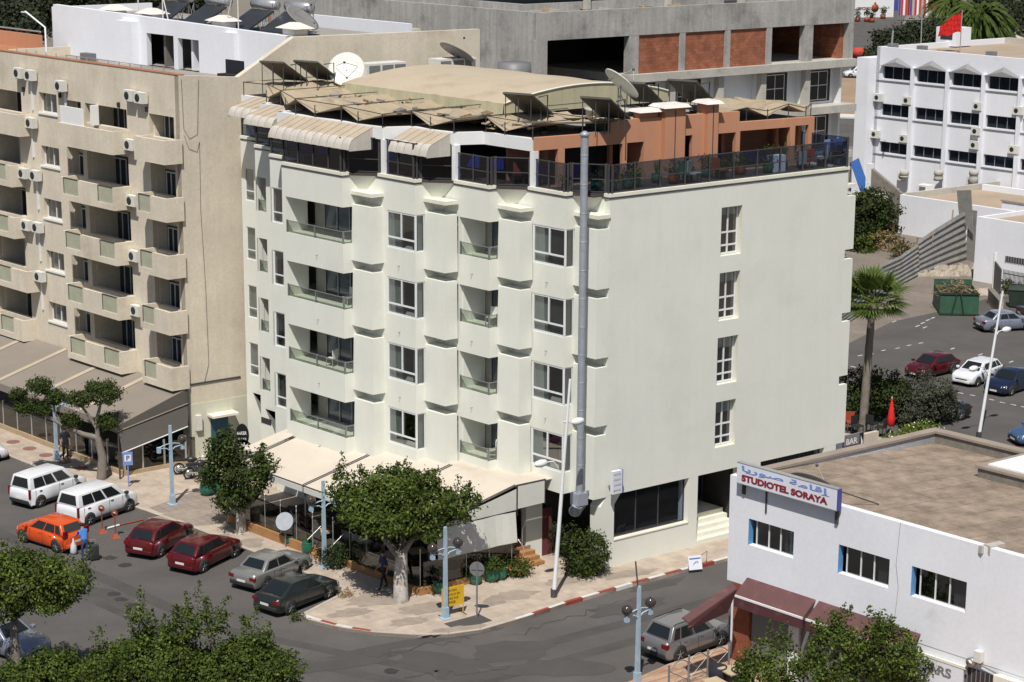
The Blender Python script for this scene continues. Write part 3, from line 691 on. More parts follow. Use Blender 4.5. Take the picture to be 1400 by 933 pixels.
sails([(2.3, 3.1, 19.30), (2.2, 4.6, 19.35), (1.8, 6.0, 19.2), (1.6, 8.0, 19.45)], 1.2)
def fsails(path, depth):
    b = MB(); K = 5
    for i in range(len(path)-1):
        for k in range(K):
            def P(j, kk):
                u, v, z = path[j]; s = kk/K; return UV.p(u+.15*sin(kk+j)*s, v+depth*s, z+(19.3-z)*.5*s+.06*sin(j*2+kk*1.9))
            b.quad(P(i, k), P(i+1, k), P(i+1, k+1), P(i, k+1), 'tarp')
    f = part('shade_sail', b, hotel); g = MB()
    g.tube([UV.p(u, v, max(z, 19.2)+.05) for u, v, z in path], .022, 'brown_metal', 5)
    for u, v, z in path: g.tube([UV.p(u, v, 18.7), UV.p(u, v, max(z, 19.3)+.05)], .025, 'brown_metal', 5)
    part('sail_frame', g, f)
fsails([(8.7, 2.75, 19.25), (9.8, 2.6, 19.42), (11.0, 2.5, 19.05), (12.2, 2.4, 19.45), (13.2, 2.3, 19.0), (13.4, 2.2, 19.42)], 4.5)
m = MB()
rnd = random.Random(5)
for i in range(260):
    u = rnd.uniform(.5, 13); v = rnd.uniform(4, 22); s = rnd.uniform(.06, .3); z = 18.78
    f = lf(*W(u, v), rnd.uniform(0, 3.1)); m.box(f, -s, s, -s*.4, s*.4, z, z+rnd.uniform(.04, .22), rnd.choice(['debris', 'debris', 'roof_grey', 'dark_metal', 'tarp']))
for i in range(170):
    u = rnd.uniform(-1.6, 1.2); v = rnd.uniform(4.2, 20); s = rnd.uniform(.1, .45); f = lf(*W(u, v), rnd.uniform(0, 3.1)); z = rnd.uniform(18.95, 19.32)
    m.hexa([f.p(-s, -s*.5, z), f.p(s, -s*.5, z+rnd.uniform(-.1, .1)), f.p(s, s*.5, z), f.p(-s, s*.5, z+rnd.uniform(-.1, .1)), f.p(-s, -s*.5, z+.03), f.p(s, -s*.5, z+.05), f.p(s, s*.5, z+.12), f.p(-s, s*.5, z+.03)], rnd.choice(['debris', 'tarp', 'roof_grey', 'debris', 'stone_grey']))
part('roof_clutter', m, hotel)['kind'] = 'stuff'
# barrel-vaulted fabric roof
def vault():
    b = MB(); u0, u1, v0, v1, zb, zs, rise = 1.0, 10.6, 8.2, 19.6, 19.22, 19.70, .62
    n, nv = 22, 10; R = []
    for j in range(nv+1):
        v = v0+(v1-v0)*j/nv; R.append([UV.p(u0+(u1-u0)*i/n, v, zs+rise*sin(pi*i/n)**.85+(.03*sin(j*1.9))) for i in range(n+1)])
    vs = [p for r in R for p in r]; N = n+1
    b.add(vs, [(j*N+i, j*N+i+1, (j+1)*N+i+1, (j+1)*N+i) for j in range(nv) for i in range(n)], 'tarp_dome', True)
    P = [UV.p(u0+(u1-u0)*i/n, v0, zs+rise*sin(pi*i/n)**.85) for i in range(n+1)]
    b.add(P+[UV.p(u1, v0, zb), UV.p(u0, v0, zb)], [tuple(range(n+3))], 'skirt')
    P = [UV.p(u0+(u1-u0)*i/n, v1, zs+rise*sin(pi*i/n)**.85) for i in range(n+1)]
    b.add(P+[UV.p(u1, v1, zb), UV.p(u0, v1, zb)], [tuple(range(n+3))], 'skirt')
    f = part('vault_cover', b, hotel, 'beige fabric barrel vault over the roof'); g = MB()
    K = 90
    for side in (0, 1):
        uu = u0-.02 if side == 0 else u1+.02
        for i in range(K):
            a = v0+(v1-v0)*i/K; c = v0+(v1-v0)*(i+1)/K; z_ = zb-(.10 if i % 2 else 0); z2 = zb-(.10 if (i+1) % 2 else 0)
            g.quad(UV.p(uu, a, zs+.02), UV.p(uu, c, zs+.02), UV.p(uu-.05, c, z2), UV.p(uu-.05, a, z_), 'skirt')
    g.tube([UV.p(u0+(u1-u0)*i/n, v0-.02, zs+.02+rise*sin(pi*i/n)**.85) for i in range(n+1)], .04, 'ledge_cream', 5)
    part('skirt', g, f)
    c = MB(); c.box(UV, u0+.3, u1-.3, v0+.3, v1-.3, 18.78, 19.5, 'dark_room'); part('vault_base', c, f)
vault()
# exhaust duct up the corner
duct = thing('exhaust_duct', 'round galvanised exhaust duct rising past the corner bay windows of the cream hotel', 'duct', (*W(-1.88, 0), 3.2))
m = MB(); px, py, _ = UV.p(-1.88, 0)
prof = []
for i in range(64):
    z = 3.9+i*.243; prof += [(.158, z)] if i % 5 else [(.158, z), (.166, z+.02), (.166, z+.05), (.158, z+.07)]
m.lathe((px, py, 0), prof+[(.158, 19.3)], 'galv', 24); m.s = [False]*len(m.s); part('pipe', m, duct)
m = MB(); m.box(UV, -2.15, -1.62, -.22, .26, 3.35, 3.9, 'galv'); part('fan_box', m, duct)
m = MB(); m.tube([UV.p(-2.0, 0, 3.35), UV.p(-2.0, .1, 3.05), UV.p(-1.7, .5, 2.9), UV.p(-1.0, .9, 3.0)], .26, 'galv', 12); part('elbow', m, duct)
m = MB(); m.lathe((px, py, 0), [(.17, 19.3), (.20, 19.32), (.20, 19.42), (.06, 19.52)], 'galv', 16); part('cap', m, duct)
# =================================================================== BEIGE APARTMENT BLOCK (left)
beige = thing('apartment_block', 'tall beige apartment block on the left with rows of balconies and wall-mounted air conditioners', 'building', (*W(-4, 26), 0))
UF, VE = -4.0, 25.6
fb, _ = wfuv((UF, 47.0), (UF, VE)); X = lambda v: 47.0-v
m = MB(); holes = []
win_v = [(36.97, 38.75)]
for k in range(5):
    z0, z1 = 16.85-2.9*k, 17.93-2.9*k; holes.append((X(38.75), X(36.97), z0, z1))
for k in range(5):
    zb = 16.6-2.9*k
    holes.append((X(34.2), X(30.3), zb-(.0 if k else -.1), zb+1.15 if k == 0 else zb+1.62))   # recess behind long balconies
    holes.append((X(36.2), X(34.6), zb+.1, zb+1.15 if k == 0 else zb+1.62))
    holes.append((X(28.3), X(26.1), zb, zb+1.15 if k == 0 else zb+1.62))
    holes.append((X(44.0), X(40.6 if k % 2 == 0 else 41.0), zb, zb+1.15 if k == 0 else zb+1.62))
m.wall(fb, 0, 47-VE, 3.6, 19.9, holes, .3, 'beige'); part('facade_wall', m, beige)
m = MB()
# end wall with raking top and the rear mass
P = [(-4.0, 0), (14.2, 0), (14.2, 21.35), (2.6, 21.45), (-.65, 19.6), (-4.0, 19.88)]
f = [UV.p(u, VE, z) for u, z in P]; b = [UV.p(u, VE+.35, z) for u, z in P]; n = len(P)
m.add(f+b, [tuple(range(n)), tuple(range(n, 2*n))[::-1]]+[(i, n+i, n+(i+1) % n, (i+1) % n) for i in range(n)], 'beige')
part('end_wall', m, beige)
m = MB(); P = [(-3.95, .01), (-1.1, .01), (-1.1, 4.3), (-3.95, 4.6)]; m.hexa([UV.p(-3.98, VE-.03, .02), UV.p(.5, VE-.03, .02), UV.p(.5, VE-.004, .02), UV.p(-3.98, VE-.004, .02), UV.p(-3.98, VE-.03, 3.0), UV.p(.5, VE-.03, 3.0), UV.p(.5, VE-.004, 3.0), UV.p(-3.98, VE-.004, 3.0)], 'beige_pale')
part('painted_base', m, beige)
m = MB(); m.box(UV, 14.0, 14.2, 26, 47, 3, 19.5, 'beige'); m.box(UV, -3.9, 14, 46.8, 47, 0, 19.5, 'beige'); m.box(UV, -3.69, 14, 25.96, 46.8, 18.85, 19.0, 'roof_grey')
m.box(UV, -4.03, -3.66, VE, 47, 19.88, 19.93, 'terracotta')
m.box(UV, -2.35, 13.9, 25.96, 46.7, 3.6, 18.84, 'beige'); part('core', m, beige)
m = MB(); m.box(UV, -3.9, -3.6, 26.0, 46.8, 0, 3.59, 'dark_room'); m.box(UV, -3.98, -3.3, VE+.01, 26.2, .01, 3.6, 'beige_pale'); part('ground_floor_wall', m, beige)
# slab lips between recesses
for k in range(5):
    b = MB(); zb = 16.6-2.9*k
    for v0, v1 in ((30.3, 34.2), (26.1, 28.3), (40.6, 44.0), (34.6, 36.2)):
        boxes('recess_floor', beige, UV, [(-3.7, -2.36, v0-.1, v1+.1, zb-1.2, zb-1.0)], 'beige'); boxes('recess_cheek', beige, UV, [(-3.7, -2.36, v1+.003, v1+.2, zb-1.0, zb+1.7), (-3.7, -2.36, v0-.2, v0-.003, zb-1.0, zb+1.7)], 'beige')
    boxes('recess_back', beige, UV, [(-3.15, -2.36, 26.1, 28.3, zb-1.0, zb+1.7), (-3.25, -2.36, 34.6, 36.2, zb-1.0, zb+1.7)], 'beige')
def bwin(x0, x1, z0, z1, y=-.22, curt='curtain', fm='white_metal', red=False, mull=None):
    c = [(x0+.05, x0+(x1-x0)*.48, curt)]
    if red: c.append((x0+(x1-x0)*.5, x0+(x1-x0)*.68, 'curtain_red'))
    win(beige, fb, x0, x1, z0, z1, y, mull=((x0+x1)/2,) if mull is None else mull, curt=c, w=.055, back=.5, fm=fm)
for k in range(5):
    z0, z1 = 16.85-2.9*k, 17.93-2.9*k
    bwin(X(38.75)+.01, X(36.97)-.01, z0, z1, red=True)
    b = MB(); b.box(fb, X(38.85), X(36.9), -.05, .07, z0-.10, z0-.004, 'white_paint'); part('window_sill', b, beige)
    zb = 16.6-2.9*k
    def rwin(va, vb, y, curt, mull=None):
        c = [(X(va)+.05, X(va)+(va-vb)*.5, curt)] ; f_ = fb
        win(beige, Fr(fb.p(0, y)[:2], fb.ax, fb.ay), X(va), X(vb), zb-.7, zb+1.05, .05, mull=((X(va)+X(vb))/2,) if mull is None else mull, w=.06, back=.03, fm='white_metal', gl='glass_terrace', dark='curtain_dark')
    rwin(34.1, 32.9, -1.62, 'curtain'); rwin(32.7, 31.2, -1.62, 'curtain'); rwin(28.1, 27.2, -.83, 'curtain'); rwin(27.05, 26.25, -.83, 'curtain', ()); rwin(43.8, 42.4, -1.62, 'curtain'); rwin(42.2, 41.2, -1.62, 'curtain'); rwin(36.1, 34.7, -.73, 'curtain')
    if k == 0: boxes('wall_lamp', beige, fb, [(X(va), X(va)+.14, 0.003, .12, zb+1.22, zb+1.47) for va in (31.0, 28.45, 40.3, 36.6)], 'black_plastic')
    # balconies
    def balcony(v0, v1, u, gaps, zt, zbot, solid=False):
        b = MB(); segs = []; v = v0
        for g0, g1 in gaps: segs.append((v, g0)); v = g1
        segs.append((v, v1))
        for a, c in segs:
            if c-a > .02: b.box(UV, u, u+.15, a, c, zbot+.15, zt, 'beige')
        b.box(UV, u, -4.003, v0, v1, zbot, zbot+.149, 'beige'); b.box(UV, u+.151, -4.003, v0, v0+.15, zbot+.15, zt-.003, 'beige'); b.box(UV, u+.151, -4.003, v1-.15, v1, zbot+.15, zt-.003, 'beige')
        for g0, g1 in gaps: b.box(UV, u, u+.15, g0, g1, zbot+.15, zbot+.32, 'beige')
        f = part('balcony', b, beige)
        for g0, g1 in gaps:
            q = MB(); q.box(UV, u+.06, u+.075, g0+.03, g1-.03, zbot+.33, zt-.05, 'rail_glass_green')
            for vv in (g0+.02, g1-.02): q.box(UV, u+.04, u+.10, vv-.025, vv+.025, zbot+.32, zt, 'dark_metal')
            q.box(UV, u+.04, u+.10, g0, g1, zt-.04, zt, 'dark_metal'); part('glass_panel', q, f)
    zt = 16.70-2.9*k
    balcony(30.1, 35.25, -5.0, [] if k == 0 else [(30.25, 31.7), (33.5, 35.0)], zt, zt-1.2)
    balcony(25.45, 28.1, -5.0, [] if k == 0 else [(26.85, 27.95)], zt, zt-1.2)
    balcony((39.6, 40.6, 40.6, 39.5, 40.2)[k], 43.6, -4.8, [] if k == 0 else [(41.2, 42.6)], zt-.05, zt-1.25)
    if k == 0:
        b = MB(); b.box(UV, -4.4, -4.0, 32.9, 33.05, zt, zt+1.05, 'white_paint'); b.box(UV, -4.95, -4.85, 32.9, 35.0, zt, zt+.9, 'white_paint'); part('screen_wall', b, beige)
def ac(parent, fr, x, z, y=0.0, w=.78, h=.56, d=.32):
    b = MB(); b.box(fr, x-w/2, x+w/2, y+.08, y+.08+d, z, z+h, 'ac_white')
    b.box(fr, x-w*.3, x-w*.22, y, y+.35, z-.05, z-.003, 'steel'); b.box(fr, x+w*.22, x+w*.3, y, y+.35, z-.05, z-.003, 'steel')
    f = part('air_conditioner', b, parent)
    o = fr.p(x-w*.12, y+.08+d+.004, z+h/2); ay = fr.ay
    g = MB(); g.lathe(o, [(.205, 0), (.205, .012), (.17, .02)], 'black_plastic', 14, axis=(ay[0], ay[1], 0)); part('fan', g, f)
for k in range(5):
    for px_, py_ in (((25.7, 100), (41, 103)), ((28, 165), (42, 168)), ((32, 237), (48, 240)), ((36, 308), (51, 311)), ((54, 378),))[k]:
        v_, z_ = mU(px_, py_, UF-.25); ac(beige, fb, X(v_), z_-.28)
    v_, z_ = mU((41, 42, 49, 52, 55)[k], (103, 168, 240, 311, 378)[k], UF-.1); b = MB(); b.box(fb, X(v_)-.05, X(v_)+.05, .003, .09, z_-1.9, z_-.34, 'white_metal'); part('pipe_cover', b, beige)
ac(beige, fb, X(36.1), 18.22)
b = MB(); b.box(fb, X(36.0)-.05, X(36.0)+.05, .003, .09, 16.75, 18.16, 'white_metal'); part('pipe_cover', b, beige)
ac(beige, fb, X(29.55), 18.28); ac(beige, fb, X(28.6), 18.25)
for k in range(1, 5): ac(beige, fb, X(29.7), 15.75-2.9*(k-1))
# cables on the end wall
m = MB()
fe, _ = wfuv((-4, VE), (14, VE))
def dark_tube(pts, r=.009): m.tube([fe.p(x, .02, z) for x, z in pts], r, 'dark_metal', 4)
dark_tube([(.15, 19.7), (.2, 17.2), (.5, 16.7), (.95, 16.9), (1.1, 19.6)]); dark_tube([(.2, 16.9), (.45, 16.2), (.9, 16.0), (1.05, 16.5), (1.0, 13.0), (1.15, 9.0), (1.2, 5.0), (.9, 4.0)])
m.box(fe, 0, 3.0, .004, .05, 4.02, 4.10, 'dark_metal'); part('wall_cable', m, beige)
m = MB(); m.box(fe, .3, .62, .035, .22, 1.6, 2.4, 'ac_white'); part('meter_box', m, beige)
m = MB(); m.box(fe, 1.0, 2.5, .035, .7, 2.25, 2.37, 'ledge_cream'); part('door_canopy', m, beige)
m = MB(); m.box(fe, 1.2, 2.2, .032, .06, .12, 2.2, 'door_blue'); part('door', m, beige)
# roof: white penthouse
fp, LP = wfuv((2.6, 48.5), (2.6, 26.3)); XP = lambda v: 48.5-v
m = MB(); m.wall(fp, 0, LP, 19.0, 21.45, [(XP(38.9), XP(36.3), 19.0, 20.8), (XP(35.9), XP(33.95), 19.0, 20.72)], .3, 'white_wall')
m.box(UV, 2.91, 3.3, 26.3, 48.5, 21.3, 21.44, 'white_wall'); m.box(UV, 2.61, 9.0, 48.5, 48.7, 19.0, 21.7, 'white_wall')
m.box(UV, 2.91, 9.0, 26.3, 48.5, 21.1, 21.25, 'roof_grey'); m.box(UV, 2.1, 2.6, 39.6, 41.2, 19, 21.40, 'white_wall'); m.box(UV, 2.35, 2.6, 30.4, 31.4, 19, 21.35, 'white_wall')
m.hexa([UV.p(2.6, 26.3, 21.45), UV.p(2.9, 26.3, 21.45), UV.p(2.9, 48.5, 21.45), UV.p(2.6, 48.5, 21.45), UV.p(2.6, 26.3, 21.46), UV.p(2.9, 26.3, 21.46), UV.p(2.9, 48.5, 21.85), UV.p(2.6, 48.5, 21.85)], 'white_wall')
part('penthouse_wall', m, beige)
m = MB(); m.box(UV, 5.5, 5.6, 27, 48, 19, 21.1, 'mid_room'); m.box(UV, 2.95, 5.5, 37.6, 37.8, 19, 21.1, 'mid_room'); m.box(UV, 2.95, 4.0, 35.0, 35.2, 19, 21.1, 'white_wall'); part('penthouse_room', m, beige)
for v in (43.3, 39.6, 32.9, 26.7):
    m = MB(); m.box(UV, 3.1, 3.8, v-.55, v+.55, 21.25, 21.75, 'chim_white'); c = part('chimney', m, beige)
    m = MB(); m.frust(UV, (2.85, 4.05, v-.85, v+.85), (3.3, 3.6, v-.25, v+.25), 21.80, 22.1, 'chim_white'); part('cap', m, c)
m = MB()
for v in range(27, 46): m.box(UV, -3.9, -3.86, v, v+.04, 19.93, 20.12, 'alu')
m.tube([UV.p(-3.88, 26, 20.12), UV.p(-3.88, 36, 20.12)], .02, 'alu', 5); part('roof_railing', m, beige)
m = MB(); m.box(UV, 1.8, 2.0, 48.8, 62, 18.0, 20.05, 'orange_wall'); m.box(UV, -4, 1.8, 48.8, 62, 18, 19.2, 'terracotta'); m.tube([UV.p(1.9, 48.8, 20.25), UV.p(1.9, 62, 20.25)], .05, 'alu', 5)
solo('terrace_wall', m, 'orange rendered roof terrace wall left of the white penthouse', 'wall', (*W(1.8, 50), 18))
# solar water heaters and poles on the penthouse roof
def solar_heater(label, u, v, ang=0.0, z=21.25):
    t = thing('solar_water_heater', label, 'solar heater', (*W(u, v), z), 'solar water heaters on the beige block'); f = lf(*W(u, v), math.atan2(LD[1], LD[0])+ang, z)
    b = MB(); b.lathe(f.p(-1.0, -.9, 1.35), [(.05, -.03), (.27, 0), (.27, 2.0), (.05, 2.03)], 'solar_tank', 14, axis=(f.ax[0], f.ax[1], 0)); part('tank', b, t)
    for e in (-1.0, .98): b = MB(); b.lathe(f.p(e, -.9, 1.35), [(.275, 0), (.275, .04)], 'black_plastic', 14, axis=(f.ax[0], f.ax[1], 0)); part('tank_end', b, t)
    b = MB(); b.hexa([f.p(-1, -.75, 1.0), f.p(1, -.75, 1.0), f.p(1, 1.0, .08), f.p(-1, 1.0, .08), f.p(-1, -.70, 1.08), f.p(1, -.70, 1.08), f.p(1, 1.05, .16), f.p(-1, 1.05, .16)], 'panel_glass'); part('collector', b, t)
    b = MB()
    for x in (-.95, 0, .95):
        for y, h in ((-1.1, 1.1), (-.7, 1.1), (.2, .55)): b.tube([f.p(x, y, 0), f.p(x, y, h)], .02, 'alu', 4)
        b.tube([f.p(x, -1.1, 0), f.p(x, -.7, 1.05)], .015, 'alu', 4); b.tube([f.p(x, -.7, 0), f.p(x, -1.1, 1.05)], .015, 'alu', 4)
    part('frame', b, t)
solar_heater('solar water heater on the beige block, rightmost, above the raking wall', 5.2, 29.9)
solar_heater('solar water heater on the beige block, second from the right', 5.0, 32.6)
solar_heater('solar water heater on the beige block, between two white chimney caps', 4.8, 36.6)
solar_heater('solar water heater on the beige block, leftmost behind the white parapet', 4.8, 40.2, .15)
for i, (v, h, lean, nm) in enumerate(((31.5, 2.0, 0, 'white upright mast beside the rightmost tanks'), (32.8, 1.8, .8, 'yellowish mast leaning to the right over the tanks'), (38.5, 1.9, 0, 'pale upright mast near the middle chimney cap'), (37.9, 1.7, -.6, 'pale mast leaning to the left near the middle chimney cap'), (40.9, 1.7, 0, 'thin grey mast near the left chimney cap'))):
    m = MB(); m.tube([UV.p(3.4, v, 21.25), UV.p(3.4, v-lean, 21.25+h)], .035, 'chim_white', 6); solo('antenna_mast', m, nm+' on the penthouse roof', 'mast', (*W(3.4, v), 21.25))
m = MB(); p = W(-2.2, 41.4); v_, z_ = mU(63, 65, -2.0)
m.tube([UV.p(-2.0, v_, 19.0), UV.p(-2.0, v_, z_+1.1), UV.p(-2.0, v_+2.0, z_+1.85)], .055, 'white_metal', 7); m.box(UV, -2.08, -1.92, v_+1.95, v_+2.35, z_+1.78, z_+1.84, 'white_metal')
solo('roof_lamp', m, 'white bent lamp post on the terrace of the beige block', 'lamp', (*W(-2.0, v_), 19.0))
m = MB(); m.box(UV, -3.4, -3.0, 34.6, 35.5, 19.0, 20.25, 'steel'); solo('metal_box', m, 'grey metal box standing behind the beige roof parapet', 'box', (*W(-3.4, 34.6), 19.0))
def lounger(u, v, lab):
    m = MB(); m.box(UV, u, u+.5, v, v+1.5, 19.35, 19.5, 'cloth_dark'); t = thing('roof_bench', lab, 'bench', (*W(u, v), 19.0)); part('seat', m, t)
    m = MB(); m.box(UV, u+.5, u+.58, v, v+1.5, 19.5, 20.2, 'cloth_dark'); part('backrest', m, t)
    for a in (.05, 1.4): m = MB(); m.box(UV, u+.1, u+.4, v+a, v+a+.06, 19.0, 19.349, 'dark_metal'); part('leg', m, t)
lounger(.2, 27.2, 'dark bench at the right end of the beige block roof terrace')
# shop awning of the beige block
awb = thing('shop_awning', 'large grey-brown fabric awning over the cafe below the beige block', 'awning', (*W(-8.6, 24.3), 0))
m = MB()
V0, V1 = 24.35, 46.0
nseg = 12
for i in range(nseg):
    a, b = V0+(V1-V0)*i/nseg, V0+(V1-V0)*(i+1)/nseg
    def q(u, v, z): return UV.p(u, v, z)
    m.hexa([q(-8.75, a, 2.86), q(-4.05, a+1.2*(i == 0), 3.86), q(-4.05, b, 3.86), q(-8.75, b, 2.86), q(-8.75, a, 2.9), q(-4.05, a+1.2*(i == 0), 3.9), q(-4.05, b, 3.9), q(-8.75, b, 2.9)], 'grey_awning')
part('fabric', m, awb)
m = MB()
for v in (27.9, 31.9, 35.9, 39.9): m.slab([UV.p(-8.75, v, 2.93), UV.p(-4.05, v+1, 3.93), UV.p(-4.05, v+1.35, 3.93), UV.p(-8.75, v+.35, 2.93)], .01, 'awning_top')
part('seam_band', m, awb)
m = MB(); m.quad(UV.p(-8.75, V0, 2.88), UV.p(-4.05, V0+1.2, 3.88), UV.p(-4.05, V0+1.2, 2.9), UV.p(-8.75, V0, 2.3), 'grey_awning_dark')
m.quad(UV.p(-8.7, V0-.03, 2.55), UV.p(-4.05, V0+1.17, 3.0), UV.p(-4.3, V0+.95, 1.95), UV.p(-8.7, V0-.25, 1.55), 'grey_awning_dark'); m.tube([UV.p(-8.7, V0-.25, 1.55), UV.p(-4.3, V0+.95, 1.95)], .035, 'white_metal', 5)
m.tube([UV.p(-8.75, V0-.02, 2.62), UV.p(-4.05, V0+1.17, 3.12)], .03, 'parapet_cap', 5); part('side_screen', m, awb)
m = MB(); m.box(UV, -8.80, -8.76, V0, V1, 2.55, 2.95, 'grey_awning'); part('valance', m, awb)
m = MB(); m.tube([UV.p(-8.7, V0+.03, .13), UV.p(-8.7, V0+.03, 2.9)], .05, 'dark_metal', 6); part('awning_post', m, awb); m = MB(); m.tube([UV.p(-4.1, V0+1.1, .13), UV.p(-4.1, V0+1.1, 3.9)], .05, 'dark_metal', 6); part('awning_post', m, awb)
scr = thing('cafe_screen', 'glass screen with pale posts under the grey-brown awning', 'glass screen', (*W(-8.2, 25), 0.13))
m = MB(); m.box(UV, -8.3, -8.05, 24.7, 46, .13, .38, 'plinth_stone'); m.box(UV, -8.05, -4.1, 24.75, 24.95, .13, .33, 'plinth_stone'); part('plinth', m, scr)
for i in range(14):
    v = 24.8+i*1.45; m = MB(); m.box(UV, -8.22, -8.12, v, v+.07, .381, 1.75, 'alu'); part('post', m, scr)
for i in range(3):
    m = MB(); m.box(UV, -7.2+i*1.2, -7.12+i*1.2, 24.8, 24.88, .331, 1.65, 'alu'); part('post', m, scr)
m = MB(); m.box(UV, -8.19, -8.17, 24.9, 46, .39, 1.62, 'cafe_glass'); m.box(UV, -8.1, -4.2, 24.84, 24.86, .34, 1.5, 'cafe_glass'); part('pane', m, scr)
for i, v in enumerate((28.5, 31.0, 33.6, 36.5)):
    t = thing('cafe_table', 'small pale-topped cafe table behind the glass screen, number %s from the tree' % ('one', 'two', 'three', 'four')[i], 'table', (*W(-7.2, v), .15), 'cafe tables under the grey awning')
    t['label'] = ('pale cafe table behind the glass nearest to the slanting tree', 'pale cafe table under the cut-out of the grey awning', 'pale cafe table behind the far lamp', 'pale cafe table at the left edge of the photo')[i]
    m = MB(); m.box(UV, -7.6, -6.8, v-.4, v+.4, .85, .89, 'cloth_pale'); part('tabletop', m, t); m = MB(); m.tube([UV.p(-7.2, v, .15), UV.p(-7.2, v, .85)], .04, 'dark_metal', 6); part('leg', m, t)
# =================================================================== CONCRETE SHELL behind
con = thing('unfinished_building', 'unfinished grey concrete building with brick infill panels behind the hotel roof', 'building', (*W(33.6, 43), 0))
VC = 43.0; fc, _ = wfuv((33.56, VC), (62.7, VC)); XC = lambda u: u-33.56
m = MB()
m.box(UV, 33.56, 62.7, VC, VC+.35, 18.6, 20.45, 'concrete'); m.box(UV, 33.56, 34.2, VC+.003, VC+.6, 0, 18.6, 'concrete')
m.box(UV, 33.56, 33.9, VC+.6, 72, 0, 20.44, 'concrete'); m.box(UV, 33.9, 62.5, VC+.35, 72, 19.9, 20.0, 'roof_grey'); m.box(UV, 62.4, 62.7, VC+8, 72, 12, 20.4, 'concrete')
m.box(UV, 33.9, 62.7, 71.7, 72, 0, 20.4, 'concrete'); part('concrete_wall', m, con)
m = MB(); m.box(UV, 35.0, 58.5, VC+3.4, VC+3.7, 20.0, 20.75, 'concrete'); m.box(UV, 35.2, 35.5, VC+3.7, 70, 20, 20.75, 'concrete'); m.box(UV, 36, 58, VC+3.5, 60, 22.3, 22.6, 'concrete')
for u in (40.2, 47.5, 54.5): m.box(UV, u, u+.35, VC+3.0, VC+3.35, 20.0, 22.3, 'concrete_pale')
part('upper_storey', m, con)
for u in (41.2, 45.75, 49.95, 53.95, 57.7, 62.2):
    m = MB(); w_ = .5 if u not in (57.7, 41.2) else .85; m.box(UV, u, u+w_, VC+.01, VC+.5, 15.95, 18.599, 'concrete'); part('column', m, con)
for a, b in ((42.07, 45.75), (46.27, 49.95), (50.47, 53.95)):
    m = MB(); m.box(UV, a, b, VC+.12, VC+.35, 15.96, 18.59, 'brick_orange'); part('brick_panel', m, con)
for z0, z1, ex in ((15.4, 15.95, -.35), (12.05, 12.6, -.5), (8.6, 9.1, -.35), (5.2, 5.6, -.3)):
    m = MB(); m.box(UV, 41.0, 62.75, VC+ex, VC+9, z0, z1, 'concrete_pale'); part('floor_slab', m, con)
m = MB(); m.box(UV, 34.2, 62.0, VC+8.8, VC+9, 5, 18.6, 'dark_room'); m.box(UV, 61.8, 62.2, VC+.5, VC+8.8, 15.95, 18.59, 'brick_orange'); m.box(UV, 53.7, 53.9, VC+.5, VC+8.8, 15.95, 18.59, 'dark_room')
part('interior', m, con)
for z0, z1 in ((12.6, 15.4), (9.1, 12.05), (5.6, 8.6)):
    m = MB(); m.box(UV, 41, 61.9, VC+1.0, VC+1.2, z0, z1-.003, 'white_paint')
    for u in (41.3, 45.0, 49.5, 53.6, 58.0): m.box(UV, u, u+.5, VC+.05, VC+.5, z0, z1-.003, 'concrete_pale'); m.box(UV, u+.1, u+.35, VC+.5, VC+.99, z0, z1-.003, 'white_paint')
    m.box(UV, 61.9, 62.1, VC+.4, VC+9, z0, z1-.003, 'white_paint'); part('storey_wall', m, con)
    f2, _ = wfuv((33.56, VC+1.0), (62.7, VC+1.0))
    for u0 in (42.3, 46.5, 54.9, 59.3): win(con, f2, XC(u0), XC(u0+1.95), z0+.3, z1-.35, .06, mull=(XC(u0+1),), trans=((z0+z1)/2,), fm='alu', back=.04, gl='glass_terrace')
m = MB()
for i in range(7): m.box(UV, 54.45+i*.45, 54.9+i*.45, VC+6, VC+7.2, 15.96, 16.6+i*.33, 'concrete')
part('stair', m, con)
rnd = random.Random(9); m = MB()
for i in range(26):
    u = rnd.uniform(35, 60); f = lf(*W(u, VC+rnd.uniform(.8, 2.6)), rnd.uniform(0, 3)); m.box(f, -.5, .5, -.08, .08, 20.01, 20.01+rnd.uniform(.05, .5), rnd.choice(['cardboard', 'concrete_pale', 'dark_metal']))
part('roof_clutter', m, con)['kind'] = 'stuff'
# red-brown building seen between the roofs
rb = thing('red_house', 'red-brown house with tall dark windows and hanging washing far behind the roofs', 'building', (*W(40, 78), 0))
m = MB(); U0, VR0, VR1 = 44.0, mU(560, 20, 44.0)[0], mU(428, 20, 44.0)[0]; zt = 23; fr, L = wfuv((U0, VR1+6), (U0, VR0-2))
zb = mU(480, 31, U0)[1]
hl = []; x = 1.0
while x < L-1.2: hl.append((x, x+1.0, zb-.1, zb+2.1)); x += 1.9
m.wall(fr, 0, L, 0, zt, hl, .4, 'terracotta'); m.box(UV, U0+.41, U0+8, VR0-2, VR1+6, 0, zt-.2, 'dark_room'); part('wall', m, rb)
for a, b, c_, d_ in hl: win(rb, fr, a, b, c_, d_, -.15, back=0, fm='steel', gl='glass_terrace')
m = MB(); z1 = mU(420, 22, 30)[1]; m.box(UV, 24, 24.3, 44, mU(425, 30, 24)[0], 16, mU(440, 21.5, 24)[1], 'white_wall'); m.box(UV, 26, 26.3, mU(556, 30, 26)[0]-1, mU(463, 30, 26)[0], 16, mU(500, 33, 26)[1], 'beige')
solo('parapet_wall', m, 'low white and beige roof walls in front of the red-brown house', 'wall', (*W(24, 44), 16))
